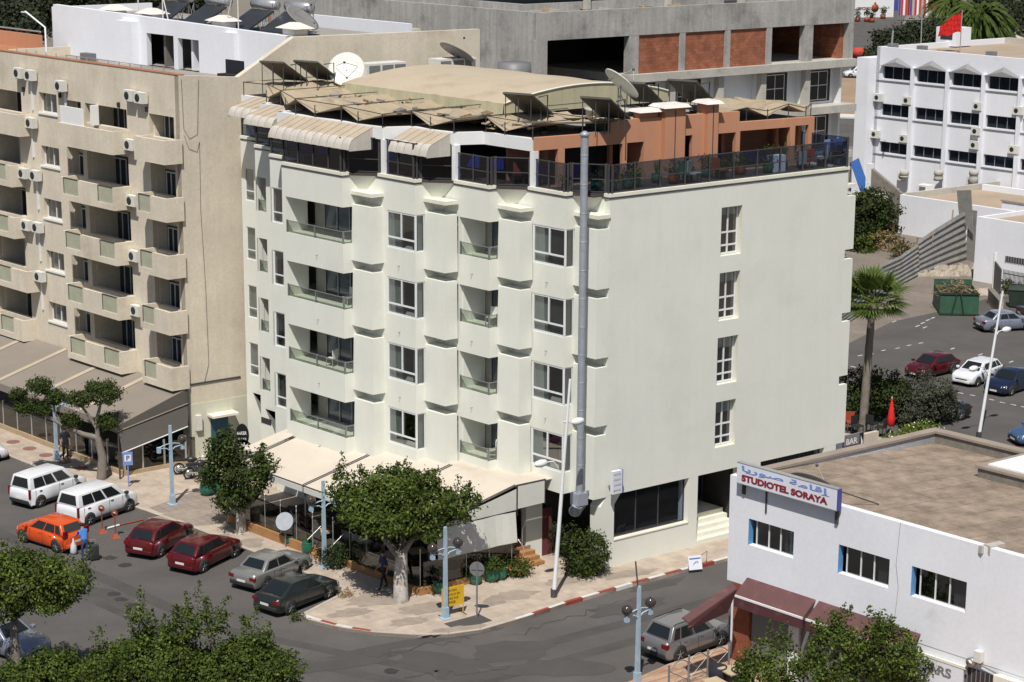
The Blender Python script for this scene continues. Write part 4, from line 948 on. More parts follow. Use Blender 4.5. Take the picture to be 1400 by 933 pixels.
# =================================================================== WHITE OFFICE (top right)
off = thing('office_block', 'white office block with strip windows and gabled hoods, a red flag on its roof', 'building', (*W(92, 55), 0))
UO = 90.0
vl = mU(1197, 120, UO)[0]; vr = vl-34; fq, LQ = wfuv((UO, vl), (UO, vr)); XO = lambda v: vl-v
ztop = mU(1207, 64.3, UO)[1]
rows = [mU(1207, 90, UO)[1], mU(1204.6, 141.4, UO)[1], mU(1201.5, 192.9, UO)[1]]; hts = [mU(1207, 108, UO)[1], mU(1204.6, 158.1, UO)[1], mU(1201.5, 208.3, UO)[1]]
sp = rows[0]-rows[1]
cols = [(1207.1, 1244.4), (1253.4, 1291.5), (1301, 1340.9), (1351.7, 1392.3)]
cv = [(XO(mU(a, 95, UO)[0]), XO(mU(b, 97, UO)[0])) for a, b in cols]
pit = (cv[3][0]-cv[0][0])/3; cv = [(cv[0][0]+i*pit, cv[0][0]+i*pit+(cv[0][1]-cv[0][0])*1.05) for i in range(6)]
hl = [(a, b, h, r) for (a, b) in cv for r, h in zip(rows, hts)]
m = MB(); m.wall(fq, 0, LQ, 0, ztop, hl, .35, 'white_wall')
for r, h in zip(rows, hts): m.box(fq, .1, LQ, .003, .06, h-.22, h-.12, 'sign_grey')
for a, b in cv: m.box(fq, b+.12, b+.42, .004, .32, 1, rows[0]+.1, 'white_wall')
part('front_wall', m, off)
m = MB(); m.box(UV, UO, UO+17, vl-.35, vl-.003, 0, ztop-.01, 'white_wall'); m.box(UV, UO+.36, UO+17, vr, vl-.36, ztop-.6, ztop-.5, 'roof_tan'); m.box(UV, UO+16.6, UO+17, vr, vl-.4, 0, ztop+.05, 'concrete_pale')
m.box(UV, UO+.8, UO+16.5, vr, vl-.5, 0, ztop-.61, 'dark_room'); m.box(UV, UO-1.0, UO+3, vl, vl+1.3, 0, ztop-1.0, 'white_wall'); part('roof_and_sides', m, off)
for (a, b) in cv:
    for r, h in zip(rows, hts):
        win(off, fq, a, b, h, r, -.2, mull=(a+(b-a)*.33, a+(b-a)*.66), fm='alu', w=.05, back=0, gl='glass_terrace', curt=[(a+.1, a+(b-a)*.9, 'curtain_dark')])
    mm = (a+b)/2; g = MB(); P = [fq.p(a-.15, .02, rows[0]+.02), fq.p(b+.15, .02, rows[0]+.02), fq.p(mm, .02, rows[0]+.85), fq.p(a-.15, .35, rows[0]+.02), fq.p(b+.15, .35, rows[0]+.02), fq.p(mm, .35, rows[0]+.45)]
    g.add(P, [(0, 1, 2), (3, 5, 4), (0, 2, 5, 3), (1, 4, 5, 2), (0, 3, 4, 1)], 'hood_shade_grey'); part('window_hood', g, off)
for (px, py) in ((1203, 134), (1243, 138), (1339, 146), (1394, 152), (1199, 184), (1238, 190), (1337, 180), (1335, 199), (1388, 205), (1236, 242), (1331, 248)):
    v, z = mU(px, py, UO); ac(off, fq, XO(v), z-.3, w=.9, h=.7)
m = MB(); m.box(UV, UO+9, UO+11.0, mU(1293, 58, UO+9)[0]-1.1, mU(1293, 58, UO+9)[0]+1.1, ztop-.4, ztop+1.3, 'white_wall'); m.box(UV, UO+8.97, UO+9, mU(1293, 58, UO+9)[0]-.7, mU(1293, 58, UO+9)[0]+.6, ztop+.2, ztop+.9, 'dark_room'); part('roof_hut', m, off)
for px in (1222, 1262, 1357):
    v = mU(px, 64, UO+1)[0]; m = MB(); m.box(UV, UO+.6, UO+1.2, v-.35, v+.35, ztop-.5, ztop+.3, 'steel'); part('roof_unit', m, off)
v, _ = mU(1313, 60, UO+5)
flag = thing('flagpole', 'red flag hanging from a pole on the white office roof', 'flag', (*W(UO+5, v), ztop-.5))
zf = mU(1315, 14, UO+5)[1]
m = MB(); m.tube([UV.p(UO+5, v, ztop-.5), UV.p(UO+5, v, zf)], .05, 'alu', 7); part('pole', m, flag)
m = MB(); K = 8
for i in range(K):
    for j in range(4):
        def P(a, b_): s = a/K; t = b_/4; return UV.p(UO+5+.10*sin(a*1.3+b_), v+.05+2.3*s, zf-.1-(1-t)*(1.9-.8*s*0)-1.5*s**1.1+.12*sin(a*1.1+b_)-(.0 if t == 0 else 0)+.9*s*(1-t))
        m.quad(P(i, j), P(i+1, j), P(i+1, j+1), P(i, j+1), 'red_cloth')
part('flag_cloth', m, flag)
# low white buildings beside the waste ground
U1 = 78.0; zt1 = mU(1229, 266, U1)[1]; va = mU(1229, 300, U1)[0]; vb = va-30
low = thing('low_white_building', 'low white building with a flat tan roof in front of the white office', 'building', (*W(U1, va), 0))
m = MB(); m.box(UV, U1, U1+.3, vb, va, -.02, zt1, 'white_wall'); m.box(UV, U1+.3, UO-.4, vb, va, zt1-.5, zt1-.4, 'roof_tan'); m.box(UV, U1+.3, UO, va-.3, va-.01, -.02, zt1+.1, 'concrete_pale')
vz = va-13; m.box(UV, U1+1.0, U1+6, vb, vz+4, zt1-.4, zt1+.5, 'white_wall'); m.box(UV, U1+.9, U1+6.1, vb, vz+4.1, zt1+.5, zt1+.6, 'roof_tan')
m.box(UV, UO-2.6, UO-2.3, vb, va-.5, zt1-.4, zt1+.1, 'white_wall'); part('wall', m, low)
zz = mU(1192, 231, U1+.1)[1]; v9 = mU(1191, 240, U1+.1)[0]
m = MB(); m.hexa([UV.p(U1+.1, va+.01, -.02), UV.p(U1+.4, va+.01, -.02), UV.p(U1+.4, v9, -.02), UV.p(U1+.1, v9, -.02), UV.p(U1+.1, va+.01, zt1+.1), UV.p(U1+.4, va+.01, zt1+.1), UV.p(U1+.4, v9, zz), UV.p(U1+.1, v9, zz)], 'stone_grey')
m.box(UV, U1+.05, U1+.45, v9, v9+.5, -.02, zz+.4, 'white_paint')
part('side_wall', m, low)
m = MB(); vv = mU(1260, 265, U1+3)[0]; m.box(UV, U1+3, U1+3.8, vv-.6, vv+.5, zt1-.4, zt1+.5, 'white_paint'); m.box(UV, U1+2.97, U1+3, vv-.35, vv+.25, zt1-.3, zt1+.35, 'sign_grey'); part('roof_unit', m, low)
for px in (1236, 1283, 1331):
    v = mU(px, 243, UO-1)[0]; z = mU(px, 243, UO-1)[1]; m = MB(); m.lathe(UV.p(UO-1, v, zt1-.39), [(.42, 0), (.42, z-zt1+.4), (.34, z-zt1+.6), (.42, z-zt1+.65), (.42, z-zt1+1.0), (.3, z-zt1+1.05)], 'concrete_pale', 12); part('water_tank', m, low)
U2 = 66.0; zt2 = mU(1334, 296, U2)[1]; vc = mU(1333, 340, U2)[0]
yard = thing('yard_building', 'plain white walled building with a barred vent behind the green skip', 'building', (*W(U2, vc), 0))
m = MB(); m.box(UV, U2, U2+.3, vc-26, vc, -.02, zt2, 'white_wall'); m.box(UV, U2+.3, U2+9, vc-26, vc, zt2-.4, zt2-.3, 'roof_tan'); m.box(UV, U2+.3, U2+9, vc-.3, vc-.01, -.02, zt2-.01, 'white_wall')
m.box(UV, U2+8.7, U2+9, vc-26, vc-.3, -.02, zt2+.6, 'white_wall'); part('wall', m, yard)
m = MB(); v0, z0 = mU(1375, 350, U2); v1, z1 = mU(1400, 362, U2); m.box(UV, U2-.03, U2, v1-2, v0, z1, z0, 'dark_room')
for i in range(16): m.box(UV, U2-.07, U2-.031, v0-.1-i*.22, v0-.02-i*.22, z1, z0, 'sign_grey')
part('vent', m, yard)
m = MB(); va1, za1 = mU(1340, 270, U2+9); m.box(UV, U2+9.01, U2+14, vc-26, vc-1.5, -.02, zt2+.4, 'white_wall'); m.box(UV, U2+9.0, U2+14, vc-26, vc-3.5, zt2+.401, zt2+1.6, 'white_wall'); m.box(UV, U2+8.97, U2+9, vc-8.0, vc-4.3, zt2+.45, zt2+1.3, 'dark_room'); part('rear_room', m, yard)
# corrugated fence
fen = thing('corrugated_fence', 'dented corrugated sheet-metal fence leaning along the waste ground', 'fence', (*W(62, 37), 0))
def cfence(pts, h, mb, slope=0.0):
    """pts: ground (x,y); horizontal corrugations"""
    for i in range(len(pts)-1):
        fr, L = wf(pts[i], pts[i+1]); h0, h1 = h[i], h[i+1]; n = 14
        for k in range(n):
            y0, y1 = .13*(k % 2), .13*((k+1) % 2)
            mb.quad(fr.p(0, y0-.25*k/n, h0*k/n), fr.p(L, y0-.25*k/n, h1*k/n), fr.p(L, y1-.25*(k+1)/n, h1*(k+1)/n), fr.p(0, y1-.25*(k+1)/n, h0*(k+1)/n), 'zinc')
pf = [gxy(1150, 447), gxy(1185, 425), gxy(1207, 405), gxy(1233, 389), gxy(1256, 377)]
m = MB(); cfence(pf, [1.3, 1.7, 2.3, 2.1, 2.4], m); part('sheet', m, fen)
pg = [gxy(1279, 369), gxy(1300, 362), gxy(1320, 356)]; pg.insert(0, gxy(1256, 377)); m = MB(); cfence(pg, [2.6, 3.1, 3.5, 3.9], m); part('sheet', m, fen)
fr, L = wf(gxy(1320, 356), gxy(1331, 358)); m = MB(); m.box(fr, 0, L, -.1, 0, 0, 4.0, 'zinc'); m.hexa([fr.p(-.6, .2, 3.3), fr.p(L, .2, 2.2), fr.p(L, .3, 2.2), fr.p(-.6, .3, 3.3), fr.p(-1.0, .2, 5.4), fr.p(.3, .2, 5.6), fr.p(.3, .3, 5.6), fr.p(-1.0, .3, 5.4)], 'zinc'); part('loose_sheet', m, fen)
for (px, py, h) in ((1272, 372, 2.8), (1298, 362, 4.2)):
    x, y = gxy(px, py); m = MB(); m.tube([(x, y+.5, 0), (x+.15, y+.5, h)], .06, 'cardboard', 5); part('stake', m, fen)
# =================================================================== STUDIOTEL building (front right)
US = -4.3; ZR = 7.55
vL = mU(998.6, 651, US)[0]; vR = vL-34
st = thing('studio_hotel', 'white two storey building with blue-edged windows and a worn brown roof in the right foreground', 'building', (*W(US, vL), 0))
fs_, LS = wfuv((US, vL), (US, vR)); XS = lambda v: vL-v
def wpx(a, b): v, z = mU(a, b, US); return XS(v), z
W1 = (*wpx(1024, 709), *wpx(1084.2, 764)); W2 = (*wpx(1147, 744.4), *wpx(1214.5, 805)); W3 = (*wpx(1247, 774), *wpx(1319.5, 838))
zw1 = W1[1]; zw0 = wpx(1084, 765)[1]
holes = [(w[0], w[2], w[3], w[1]) for w in (W1, W2, W3)]
m = MB(); m.wall(fs_, 0, LS, 3.3, ZR, holes, .28, 'white_wall', 'white_wall'); part('front_wall', m, st)
for a, b, c_, d_ in holes:
    m = MB(); m.box(fs_, a, a+.02, -.27, .004, c_, d_, 'blue_reveal'); part('window_reveal', m, st)
    win(st, fs_, a+.25, b, c_, d_, -.16, mull=(a+(b-a)*.40, a+(b-a)*.66), fm='white_metal', w=.045, back=.9, gl='glass', curt=[(a+(b-a)*.7, b-.05, 'curtain_dark')])
ub = mG(1289, 588, ZR+.02); UB = ub[0]; VBK = vL+.02
m = MB()
m.box(UV, US+.281, UB, VBK-.3, VBK-.003, 0, ZR-.10, 'white_wall'); m.box(UV, US, UB+.28, vL-.5, vL+.1, ZR, ZR+.10, 'parapet_cap') if 0 else None
part('side_wall', m, st) if m.v else None
ZF = ZR-.05
m = MB(); m.slab([UV.p(US+.283, vR, ZR-.03), UV.p(UB-.3, vR, ZR-.52), UV.p(UB-.3, VBK-.31, ZR-.52), UV.p(US+.283, VBK-.31, ZR-.03)], .2, 'roof_strips'); part('roof', m, st)
m = MB(); m.box(UV, US+.6, UB, VBK-.30, VBK, ZR-.60, ZR-.08, 'stone_grey'); m.box(UV, US+.3, UB+.1, VBK-.38, VBK+.05, ZR-.08, ZR+.02, 'parapet_cap')
m.box(UV, UB-.30, UB, vR, VBK-.31, ZR-.60, ZR-.08, 'stone_grey'); m.box(UV, UB-.38, UB+.1, vR, VBK-.381, ZR-.077, ZR+.023, 'parapet_cap'); part('roof_parapet', m, st)
v0, _ = mG(1337, 632, ZR)[::-1]; uu, vv = mG(1337, 640, ZR)
m = MB(); m.box(UV, uu, UB-.8, vR, vv, ZR-.6, ZR+.02, 'stone_grey'); m.box(UV, uu-.08, UB-.8, vR, vv+.08, ZR+.02, ZR+.12, 'parapet_cap'); m.box(UV, uu+.25, UB-.8, vR, vv-.25, ZR+.12, ZR+.18, 'white_paint'); part('roof_platform', m, st)
m = MB(); m.box(UV, UB-.3, UB, vR, VBK-.31, 0, ZR-.61, 'white_wall'); m.box(UV, US+1.5, UB-.4, vR, VBK-.5, 0, ZF-.8, 'mid_room'); part('core', m, st)
uu, vv = mG(1360, 748, ZF); m = MB(); f = lf(*W(uu, vv), .5); m.box(f, -.35, .35, -.15, .15, ZF-.2, ZF+.12, 'concrete_pale'); m.box(f, -.5, -.2, .1, .25, ZF-.2, ZF+.06, 'concrete_pale'); solo('rubble_block', m, 'broken concrete block lying on the brown roof edge', 'rubble', (*W(uu, vv), ZF))
# satellite dish lying behind the sign
uu, vv = mG(1108, 664, ZF)
def dish(name, label, base, R, aim, matn, mast=.6, z=None, back='dish_grey'):
    t = thing(name, label, 'satellite dish', base); bx_, by_, bz = base
    T = mathutils_v(aim); c = (bx_, by_, bz+mast)
    b = MB(); prof = [(max(.001, R*i/7), .10*R*(i/7)**2) for i in range(8)]; b.lathe(c, prof+[(r, z-.03) for r, z in prof[::-1]], matn, 26, axis=T); part('reflector', b, t, recalc=False)
    b = MB(); b.tube([(bx_, by_, bz), c], .04, 'steel', 6); b.tube([(bx_-.3, by_, bz), (bx_, by_, bz+mast*.6)], .025, 'steel', 5); b.tube([(bx_+.3, by_, bz), (bx_, by_, bz+mast*.6)], .025, 'steel', 5); part('mast', b, t)
    tip = tuple(c[i]+T[i]*R*.95 for i in range(3)); b = MB()
    for a in (-1, 1):
        e = (c[0]+a*R*.6, c[1], c[2]+.2*R); b.tube([e, tip], .015, 'steel', 4)
    b.ball(tip, .07, 'dark_metal', 8); part('feed_arm', b, t)
    return t
def mathutils_v(a):
    L = sqrt(sum(q*q for q in a)); return tuple(q/L for q in a)
dish('satellite_dish', 'dark grey satellite dish tilted low on the brown roof behind the hotel name sign', (*W(uu, vv), ZR-.3), .85, (.35, .55, .75), 'dish_grey', .3)
# name board
xa, za = wpx(1015.5, 653); xb, zb = wpx(1149, 697)
sg = thing('name_sign', 'long white name board with blue Arabic letters above dark red Latin letters', 'sign', (*W(US, vL-3), ZR))
xa, zt_ = wpx(1015, 630); xb, zb_ = wpx(1152, 668); zs0 = wpx(1015, 657)[1]; zs1 = wpx(1150, 696)[1]
z0s = (zs0+zs1)/2; z1s = (zt_+zb_)/2
m = MB(); m.box(fs_, xa, xb, .10, .30, z0s, z1s, 'sign_white'); part('board', m, sg)
m = MB(); m.box(fs_, xb+.002, xb+.05, .09, .31, z0s-.01, z1s+.01, 'sign_blue'); m.box(fs_, xa, xb, .08, .31, z1s, z1s+.03, 'alu'); m.box(fs_, xa, xb, .08, .31, z0s-.03, z0s, 'alu'); part('edge', m, sg)
h = z1s-z0s; Wd = xb-xa
part('latin_text', text_mesh('STUDIOTEL SORAYA', fs_, xa+Wd*.05, z0s+h*.13, h*.34, 'sign_red', .012, .30, width=Wd*.86, bold=.05), sg)
AR_ = '\uFE8E\uFEF3\uFEAD\uFEEE\uFEBB \uFE94\uFEE3\uFE8E\uFED7\uFE87'
part('arabic_text', text_mesh(AR_, fs_, xa+Wd*.05, z0s+h*.54, h*.38, 'sign_lightblue', .012, .30, width=Wd*.88, bold=.02), sg)
m = MB(); m.box(fs_, xa+.1, xa+.22, .004, .099, z0s-.5, z1s-.1, 'brown_metal'); part('bracket', m, sg); m = MB(); m.box(fs_, xb-.22, xb-.1, .004, .099, z0s-.6, z1s-.1, 'brown_metal'); m.tube([fs_.p(xb-.1, .1, z1s-.1), fs_.p(xb+.7, -1.3, ZF)], .025, 'brown_metal', 5); part('bracket', m, sg); boxes('bracket', sg, fs_, [(xa+1.2, xa+1.27, .004, .04, z0s-1.0, z0s)], 'brown_metal')
mcr = MB(); vq = wpx(1230, 740); mcr.tube([fs_.p(vq[0], .004, ZR), fs_.p(vq[0]-.1, .004, ZR-1.6), fs_.p(vq[0]+.05, .004, ZR-2.4), fs_.p(vq[0]-.05, .004, 3.8)], .008, 'sign_grey', 3); part('wall_crack', mcr, st)
# ground-floor shop front with maroon awnings
m = MB(); m.box(UV, US+.1, US+.4, vR, vL-1.2, 0, 3.299, 'sign_grey'); m.box(UV, US+.02, US+.099, vR, vL-1.2, 2.7, 3.298, 'white_wall')
part('shop_front', m, st)
m = MB(); m.box(UV, US+.0, US+.55, vL-1.15, vL-.35, 0, 3.297, 'brick_red'); part('brick_pillar', m, st)
m = MB(); v9 = mU(1085, 830, US)[0]; m.box(UV, US+.0, US+.098, v9-.3, v9+.2, 0, 3.296, 'white_wall'); part('pillar', m, st)
def mawn(v0, v1, label):
    t = thing('maroon_awning', label, 'awning', (*W(US, v1), 3.3), 'maroon awnings along the white building')
    m = MB(); m.hexa([UV.p(US-.62, v0, 3.05), UV.p(US-.003, v0, 3.60), UV.p(US-.003, v1, 3.60), UV.p(US-.62, v1, 3.05), UV.p(US-.62, v0, 3.09), UV.p(US-.003, v0, 3.66), UV.p(US-.003, v1, 3.66), UV.p(US-.62, v1, 3.09)], 'maroon_top'); part('fabric', m, t)
    m = MB(); m.box(UV, US-.66, US-.625, v0, v1, 2.62, 3.02, 'maroon'); part('valance', m, t); m = MB(); m.box(UV, US-.68, US-.62, v0, v1, 3.021, 3.10, 'paint_text'); part('rail', m, t)
vm = mU(1101, 840, US-.6)[0]
mawn(vm+.08, vL-1.0, 'maroon awning over the shop front nearest to the grey car'); mawn(vm-4.6, vm-.08, 'maroon awning behind the tree in the bottom right corner')
t = thing('end_awning', 'dark maroon pull-out awning sloping down over the rear of the grey car', 'awning', (*W(US, vL-.5), 3.3))
pa = W(US, vL-.2); m = MB()
def PE(x, y, z): X_, Y_ = gxy(x, y, z); return (X_, Y_, z)
A_, B_, C_, D_ = PE(1000, 799, 3.75), PE(1008, 806, 3.7), PE(941, 853, 2.75), PE(933, 846, 2.75)
m.hexa([A_, B_, C_, D_]+[(x, y, z+.05) for x, y, z in (A_, B_, C_, D_)], 'maroon_top'); part('fabric', m, t)
m = MB(); m.quad(B_, C_, (C_[0], C_[1], C_[2]-.25), PE(995, 838, 2.75), 'maroon'); m.tube([D_, A_], .04, 'maroon', 5); m.tube([(C_[0], C_[1], C_[2]-.15), PE(991, 836, 2.8)], .04, 'maroon_top', 5); part('side_cloth', m, t)
# CARS board, fan and red umbrella at the bottom right
xc, zc = wpx(1282, 912); xd, zd = wpx(1318, 930)
t = thing('shop_sign', 'pale board with the letters CARS, partly hidden by the tree at the lower right', 'sign', (*W(US, vL-20), 2))
zc = wpx(1300, 906)[1]; m = MB(); m.box(fs_, xc-1.3, xd, .01, .08, zc-1.6, zc-.05, 'sign_white'); m.box(fs_, xc-1.4, xd+.1, .005, .10, zc-.049, zc+.05, 'ledge_cream'); part('board', m, t)
part('text', text_mesh('CARS', fs_, xc-.72, zc-.58, .36, 'sign_grey', .012, .08, width=1.35, bold=.03), t)
xf, zf2 = wpx(1331, 904)
t = thing('wall_fan', 'round grey extractor fan bracketed on the white wall', 'fan', (*W(US, vL-xf), zf2)); m = MB(); o = fs_.p(xf, .12, zf2); m.lathe(o, [(.16, -.1), (.18, 0), (.18, .1), (.12, .12)], 'steel', 16, axis=(fs_.ay[0], fs_.ay[1], 0)); m.lathe(o, [(.001, .125), (.11, .128)], 'ledge_cream', 16, axis=(fs_.ay[0], fs_.ay[1], 0)); part('housing', m, t)
m = MB(); m.box(fs_, xf+.14, xf+.42, .02, .25, zf2+.1, zf2+.5, 'ac_white'); part('motor_box', m, t); m = MB(); m.tube([fs_.p(xf+.3, .1, zf2), fs_.p(xf+1.4, .1, zf2-.2)], .03, 'steel', 5); part('arm', m, t)
uu, vv = mG(1390, 940, 2.5)
t = thing('shop_parasol', 'bright red parasol canopy at the bottom right corner beside the wall', 'parasol', (*W(uu, vv), .13)); m = MB(); X_, Y_ = W(uu, vv); m.lathe((X_, Y_, 2.2), [(1.5, 0), (1.5, .02), (.05, .6)], 'red_cloth', 8, smooth=False); part('canopy', m, t)
m = MB(); m.tube([(X_, Y_, .1), (X_, Y_, 2.8)], .03, 'alu', 6); part('pole', m, t)
xg, zg = wpx(1324, 912); m = MB(); m.box(fs_, xg, xg+4, .01, .04, 0, zg, 'dark_room')
for i in range(18): m.box(fs_, xg+i*.18, xg+i*.18+.03, .05, .08, 0, zg, 'sign_grey')
m.box(fs_, xg+1.2, xg+5, .02, .3, zg-.1, zg+.15, 'ledge_cream'); solo('window_grille', m, 'dark shop opening with steel grille at the right edge', 'grille', (*W(US, vL-xg), 0))
# =================================================================== GROUND, ROADS, PAVEMENTS
m = MB(); m.box(WD, -1200, 1400, -80, 3000, -.6, -.02, 'ground'); struct('ground', m, 'dry bare ground stretching away to the distance', 'ground')
m = MB(); m.prism(UV, [(-70, -60), (28, -60), (28, -2.2), (68, -2.2), (68, 28), (56, 30), (52, 34), (28, 34), (28, 26), (-3, 60), (-70, 60)], -.3, 0, 'asphalt')
struct('road', m, 'grey worn asphalt road bending round the hotel corner and parking lot behind', 'road')
m = MB()
P = [mG(1160, 470), mG(1220, 440), mG(1290, 425), mG(1345, 410), mG(1400, 395), (78, 20), (82, 52), (60, 60), (40, 50)]
m.prism(UV, P, -.1, .006, 'dust'); struct('waste_ground', m, 'dusty pale waste ground behind the parking lot', 'bare ground')
m = MB(); m.prism(UV, [(100, 85), (128, 99), (330, 260), (330, 330), (110, 150)], -.1, .006, 'asphalt'); m.prism(UV, [mG(1150, 200), mG(1300, 200), mG(1300, 168), mG(1150, 160)], -.1, .02, 'asphalt'); struct('rear_road', m, 'wide grey road running away behind the buildings', 'road')
m = MB(); m.prism(UV, [mG(1120, 160), mG(1300, 165), mG(1300, 112), mG(1120, 106)], -.1, .03, 'dirt_ground'); m.prism(UV, [mG(1120, 161.5), mG(1300, 166.5), mG(1300, 163), mG(1120, 157)], .03, .2, 'kerb_white'); struct('dirt_strip', m, 'orange earth verge beside the far road', 'bare ground')
KB = [(-10.7, 47), (-10.7, 19.7), (-10.45, 15.6), (-10.45, 4.6), (-11.0, 4.0), (-13.7, 2.9), (-13.85, 2.2), (-13.45, .7), (-12.75, -.6), (-11.8, -1.7), (-10.7, -2.5), (-9.4, -2.85), (-7.0, -2.72), (-4.7, -2.4), (-1.0, -2.2), (3.0, -2.12), (14.5, -2.1), (27, -2.1)]
m = MB(); m.prism(UV, KB+[(27, .5), (13, .5), (13, 3), (-3, 12), (-3, 47)], -.2, .13, 'paving'); struct('pavement', m, 'pale square-tiled pavement around the hotel corner', 'pavement')
m = MB(); m.prism(UV, [(-10.30, 19.3), (-6.95, 20.5), (-6.0, 18.0), (-8.2, 14.9), (-10.2, 15.6)], .1, .136, 'paving_brown'); struct('brown_paving', m, 'darker brown paved strip in front of the cafe', 'pavement')
m = MB()
def kerb(mb, a, b, mt, w=.16, z=.15):
    fr, L = wfuv(a, b); mb.box(fr, 0, L, -w, .0, -.1, z, mt)
for i in range(13): kerb(m, KB[i], KB[i+1], 'kerb_stone')
struct('kerb', m, 'worn stone kerb edging the pavement', 'kerb')
mr, mw = MB(), MB(); a0, b0 = KB[12], KB[-1]; tot = []
i = 0; cur = -9.0
def kline(s):      # points along the painted kerb
    pts = KB[10:]; 
    for j in range(len(pts)-1):
        d = hypot(pts[j+1][0]-pts[j][0], pts[j+1][1]-pts[j][1])
        if s <= d: t = s/d; return (pts[j][0]+(pts[j+1][0]-pts[j][0])*t, pts[j][1]+(pts[j+1][1]-pts[j][1])*t)
        s -= d
    return pts[-1]
for i in range(26):
    s = 3.2+i*.95; kerb(mr if i % 2 else mw, kline(s), kline(s+.95), 'kerb_red' if i % 2 else 'kerb_white', .17, .156)
for i in range(4): kerb(mr if i % 2 else mw, [(-13.75, 2.6), (-13.62, 1.75), (-13.45, 1.0), (-13.2, .3), (-12.85, -.4)][i], [(-13.75, 2.6), (-13.62, 1.75), (-13.45, 1.0), (-13.2, .3), (-12.85, -.4)][i+1], 'kerb_red' if i % 2 else 'kerb_white', .17, .154)
struct('red_kerb_paint', mr, 'faded red kerb stones along the side street', 'kerb'); struct('white_kerb_paint', mw, 'white painted kerb stones along the side street', 'kerb')
# opposite pavement with striped tiles
q = [mG(840, 945), mG(914, 912), mG(990, 887)]
m = MB(); m.prism(UV, [(-7.9, -14.5), q[0], q[1], (q[2][0], q[2][1]), (30, vL+.6), (30, vL-.2), (-4.2, vL-1), (-4.2, -40), (-12, -40), (-12, -16)], -.2, .13, 'paving_red'); struct('striped_pavement', m, 'red and cream tiled pavement in front of the white building', 'pavement')
# patches, stains, markings
def blob(mb, x, y, rx, ry, mt, z=.004, n=16, seed=0, ang=0.0):
    r = random.Random(seed); pts = []
    for i in range(n):
        a = 2*pi*i/n; k = 1+r.uniform(-.25, .25); pts.append((rx*k*cos(a), ry*k*sin(a)))
    f = lf(x, y, ang); mb.add([f.p(px_, py_, z) for px_, py_ in pts], [tuple(range(n))], mt)
m = MB()
for i, (px_, py_, rx, ry, an) in enumerate(((700, 890, 1.6, 1.1, .3), (600, 905, 2.0, .9, -.4), (560, 880, 3.4, .35, .45), (140, 810, .9, .45, -.7), (175, 830, 1.4, .5, -.7), (760, 915, 2.2, .8, 0), (640, 925, 1.2, .5, .1), (480, 905, 2.5, .6, .5), (900, 800, 1.5, .4, .6), (860, 830, 2.0, .7, .6))):
    X_, Y_ = gxy(px_, py_); blob(m, X_, Y_, rx, ry, 'asphalt_patch', .004+.0006*i, seed=i, ang=an)
for i, (px_, py_) in enumerate(((150, 763), (172, 773), (165, 820), (535, 918), (1262, 560), (1350, 520), (180, 828), (155, 812))):
    X_, Y_ = gxy(px_, py_); blob(m, X_, Y_, .32, .25, 'oil', .012+.0004*i, seed=40+i)
R_ = random.Random(17)
for (xa_, ya_, xb_, yb_) in ((500, 900, 640, 872), (700, 870, 860, 820), (560, 925, 700, 915), (1180, 520, 1290, 560)):
    a_, b_ = gxy(xa_, ya_), gxy(xb_, yb_); n_ = 14; P_ = [(a_[0]+(b_[0]-a_[0])*k/n_+R_.uniform(-.25, .25), a_[1]+(b_[1]-a_[1])*k/n_+R_.uniform(-.35, .35)) for k in range(n_+1)]
    for p0, p1 in zip(P_, P_[1:]):
        fr, L_ = wf(p0, p1); w_ = R_.uniform(.006, .018); m.quad(fr.p(0, -w_, .016), fr.p(L_, -w_, .016), fr.p(L_, w_, .016), fr.p(0, w_, .016), 'asphalt_crack')
for (u0_, v0_, u1_, v1_, w_) in ((-17.5, 40, -17.0, 4, .35), (-19.2, 40, -18.7, 4, .35), (-17.0, 4, -13.5, -5.2, .3), (-13.5, -5.2, 12, -5.6, .32), (-18.7, 4, -14.5, -7.0, .3), (-14.5, -7.0, 12, -7.3, .32)):
    fr, L_ = wfuv((u0_, v0_), (u1_, v1_)); m.quad(fr.p(0, -w_, .002), fr.p(L_, -w_, .002), fr.p(L_, w_, .002), fr.p(0, w_, .002), 'asphalt_track')
struct('road_patches', m, 'dark repair patches and oil stains on the asphalt', 'road patch')
m = MB()
for i, (px_, py_) in enumerate(((18, 604.5), (40.4, 613.5), (63, 622.5), (88, 632), (110.6, 640))):
    X_, Y_ = gxy(px_, py_, .13); m.add([(X_+.36*cos(k*.2618), Y_+.36*sin(k*.2618), .139) for k in range(24)], [tuple(range(24))], 'inlay_red')
for (a, b, c_, d_) in ((640, 838, 660, 850), (655, 818, 672, 832)):
    pass
struct('pavement_discs', m, 'round red inlays in the pavement beside the road', 'pavement')
m = MB(); R_ = random.Random(5)
for i, (px_, py_, rx, ry) in enumerate(((520, 818, 1.5, .9), (585, 832, 1.3, .6), (700, 815, 1.2, .5), (860, 785, 1.4, .4), (480, 838, .9, .5), (250, 705, 1.4, .7), (330, 745, 1.2, .6), (620, 862, 1.4, .35), (560, 850, .8, .4), (405, 765, 1.2, .5), (290, 735, .8, .4), (770, 795, .8, .4))):
    X_, Y_ = gxy(px_, py_, .13); blob(m, X_, Y_, rx, ry, 'paving_stain', .1375+.0004*i, n=24, seed=200+i, ang=.4)
struct('pavement_stains', m, 'dark worn stains on the pale pavement', 'pavement')
m = MB(); X_, Y_ = gxy(640, 851, .13); f = lf(X_, Y_, .65); m.box(f, -.9, .9, -.45, .45, .1, .136, 'asphalt_patch'); X_, Y_ = gxy(676, 824, .13); f = lf(X_, Y_, .6); m.box(f, -.45, .45, -.3, .3, .1, .138, 'paving_brown'); struct('cover_plates', m, 'grey inspection cover set in the pavement', 'cover plate')
m = MB()
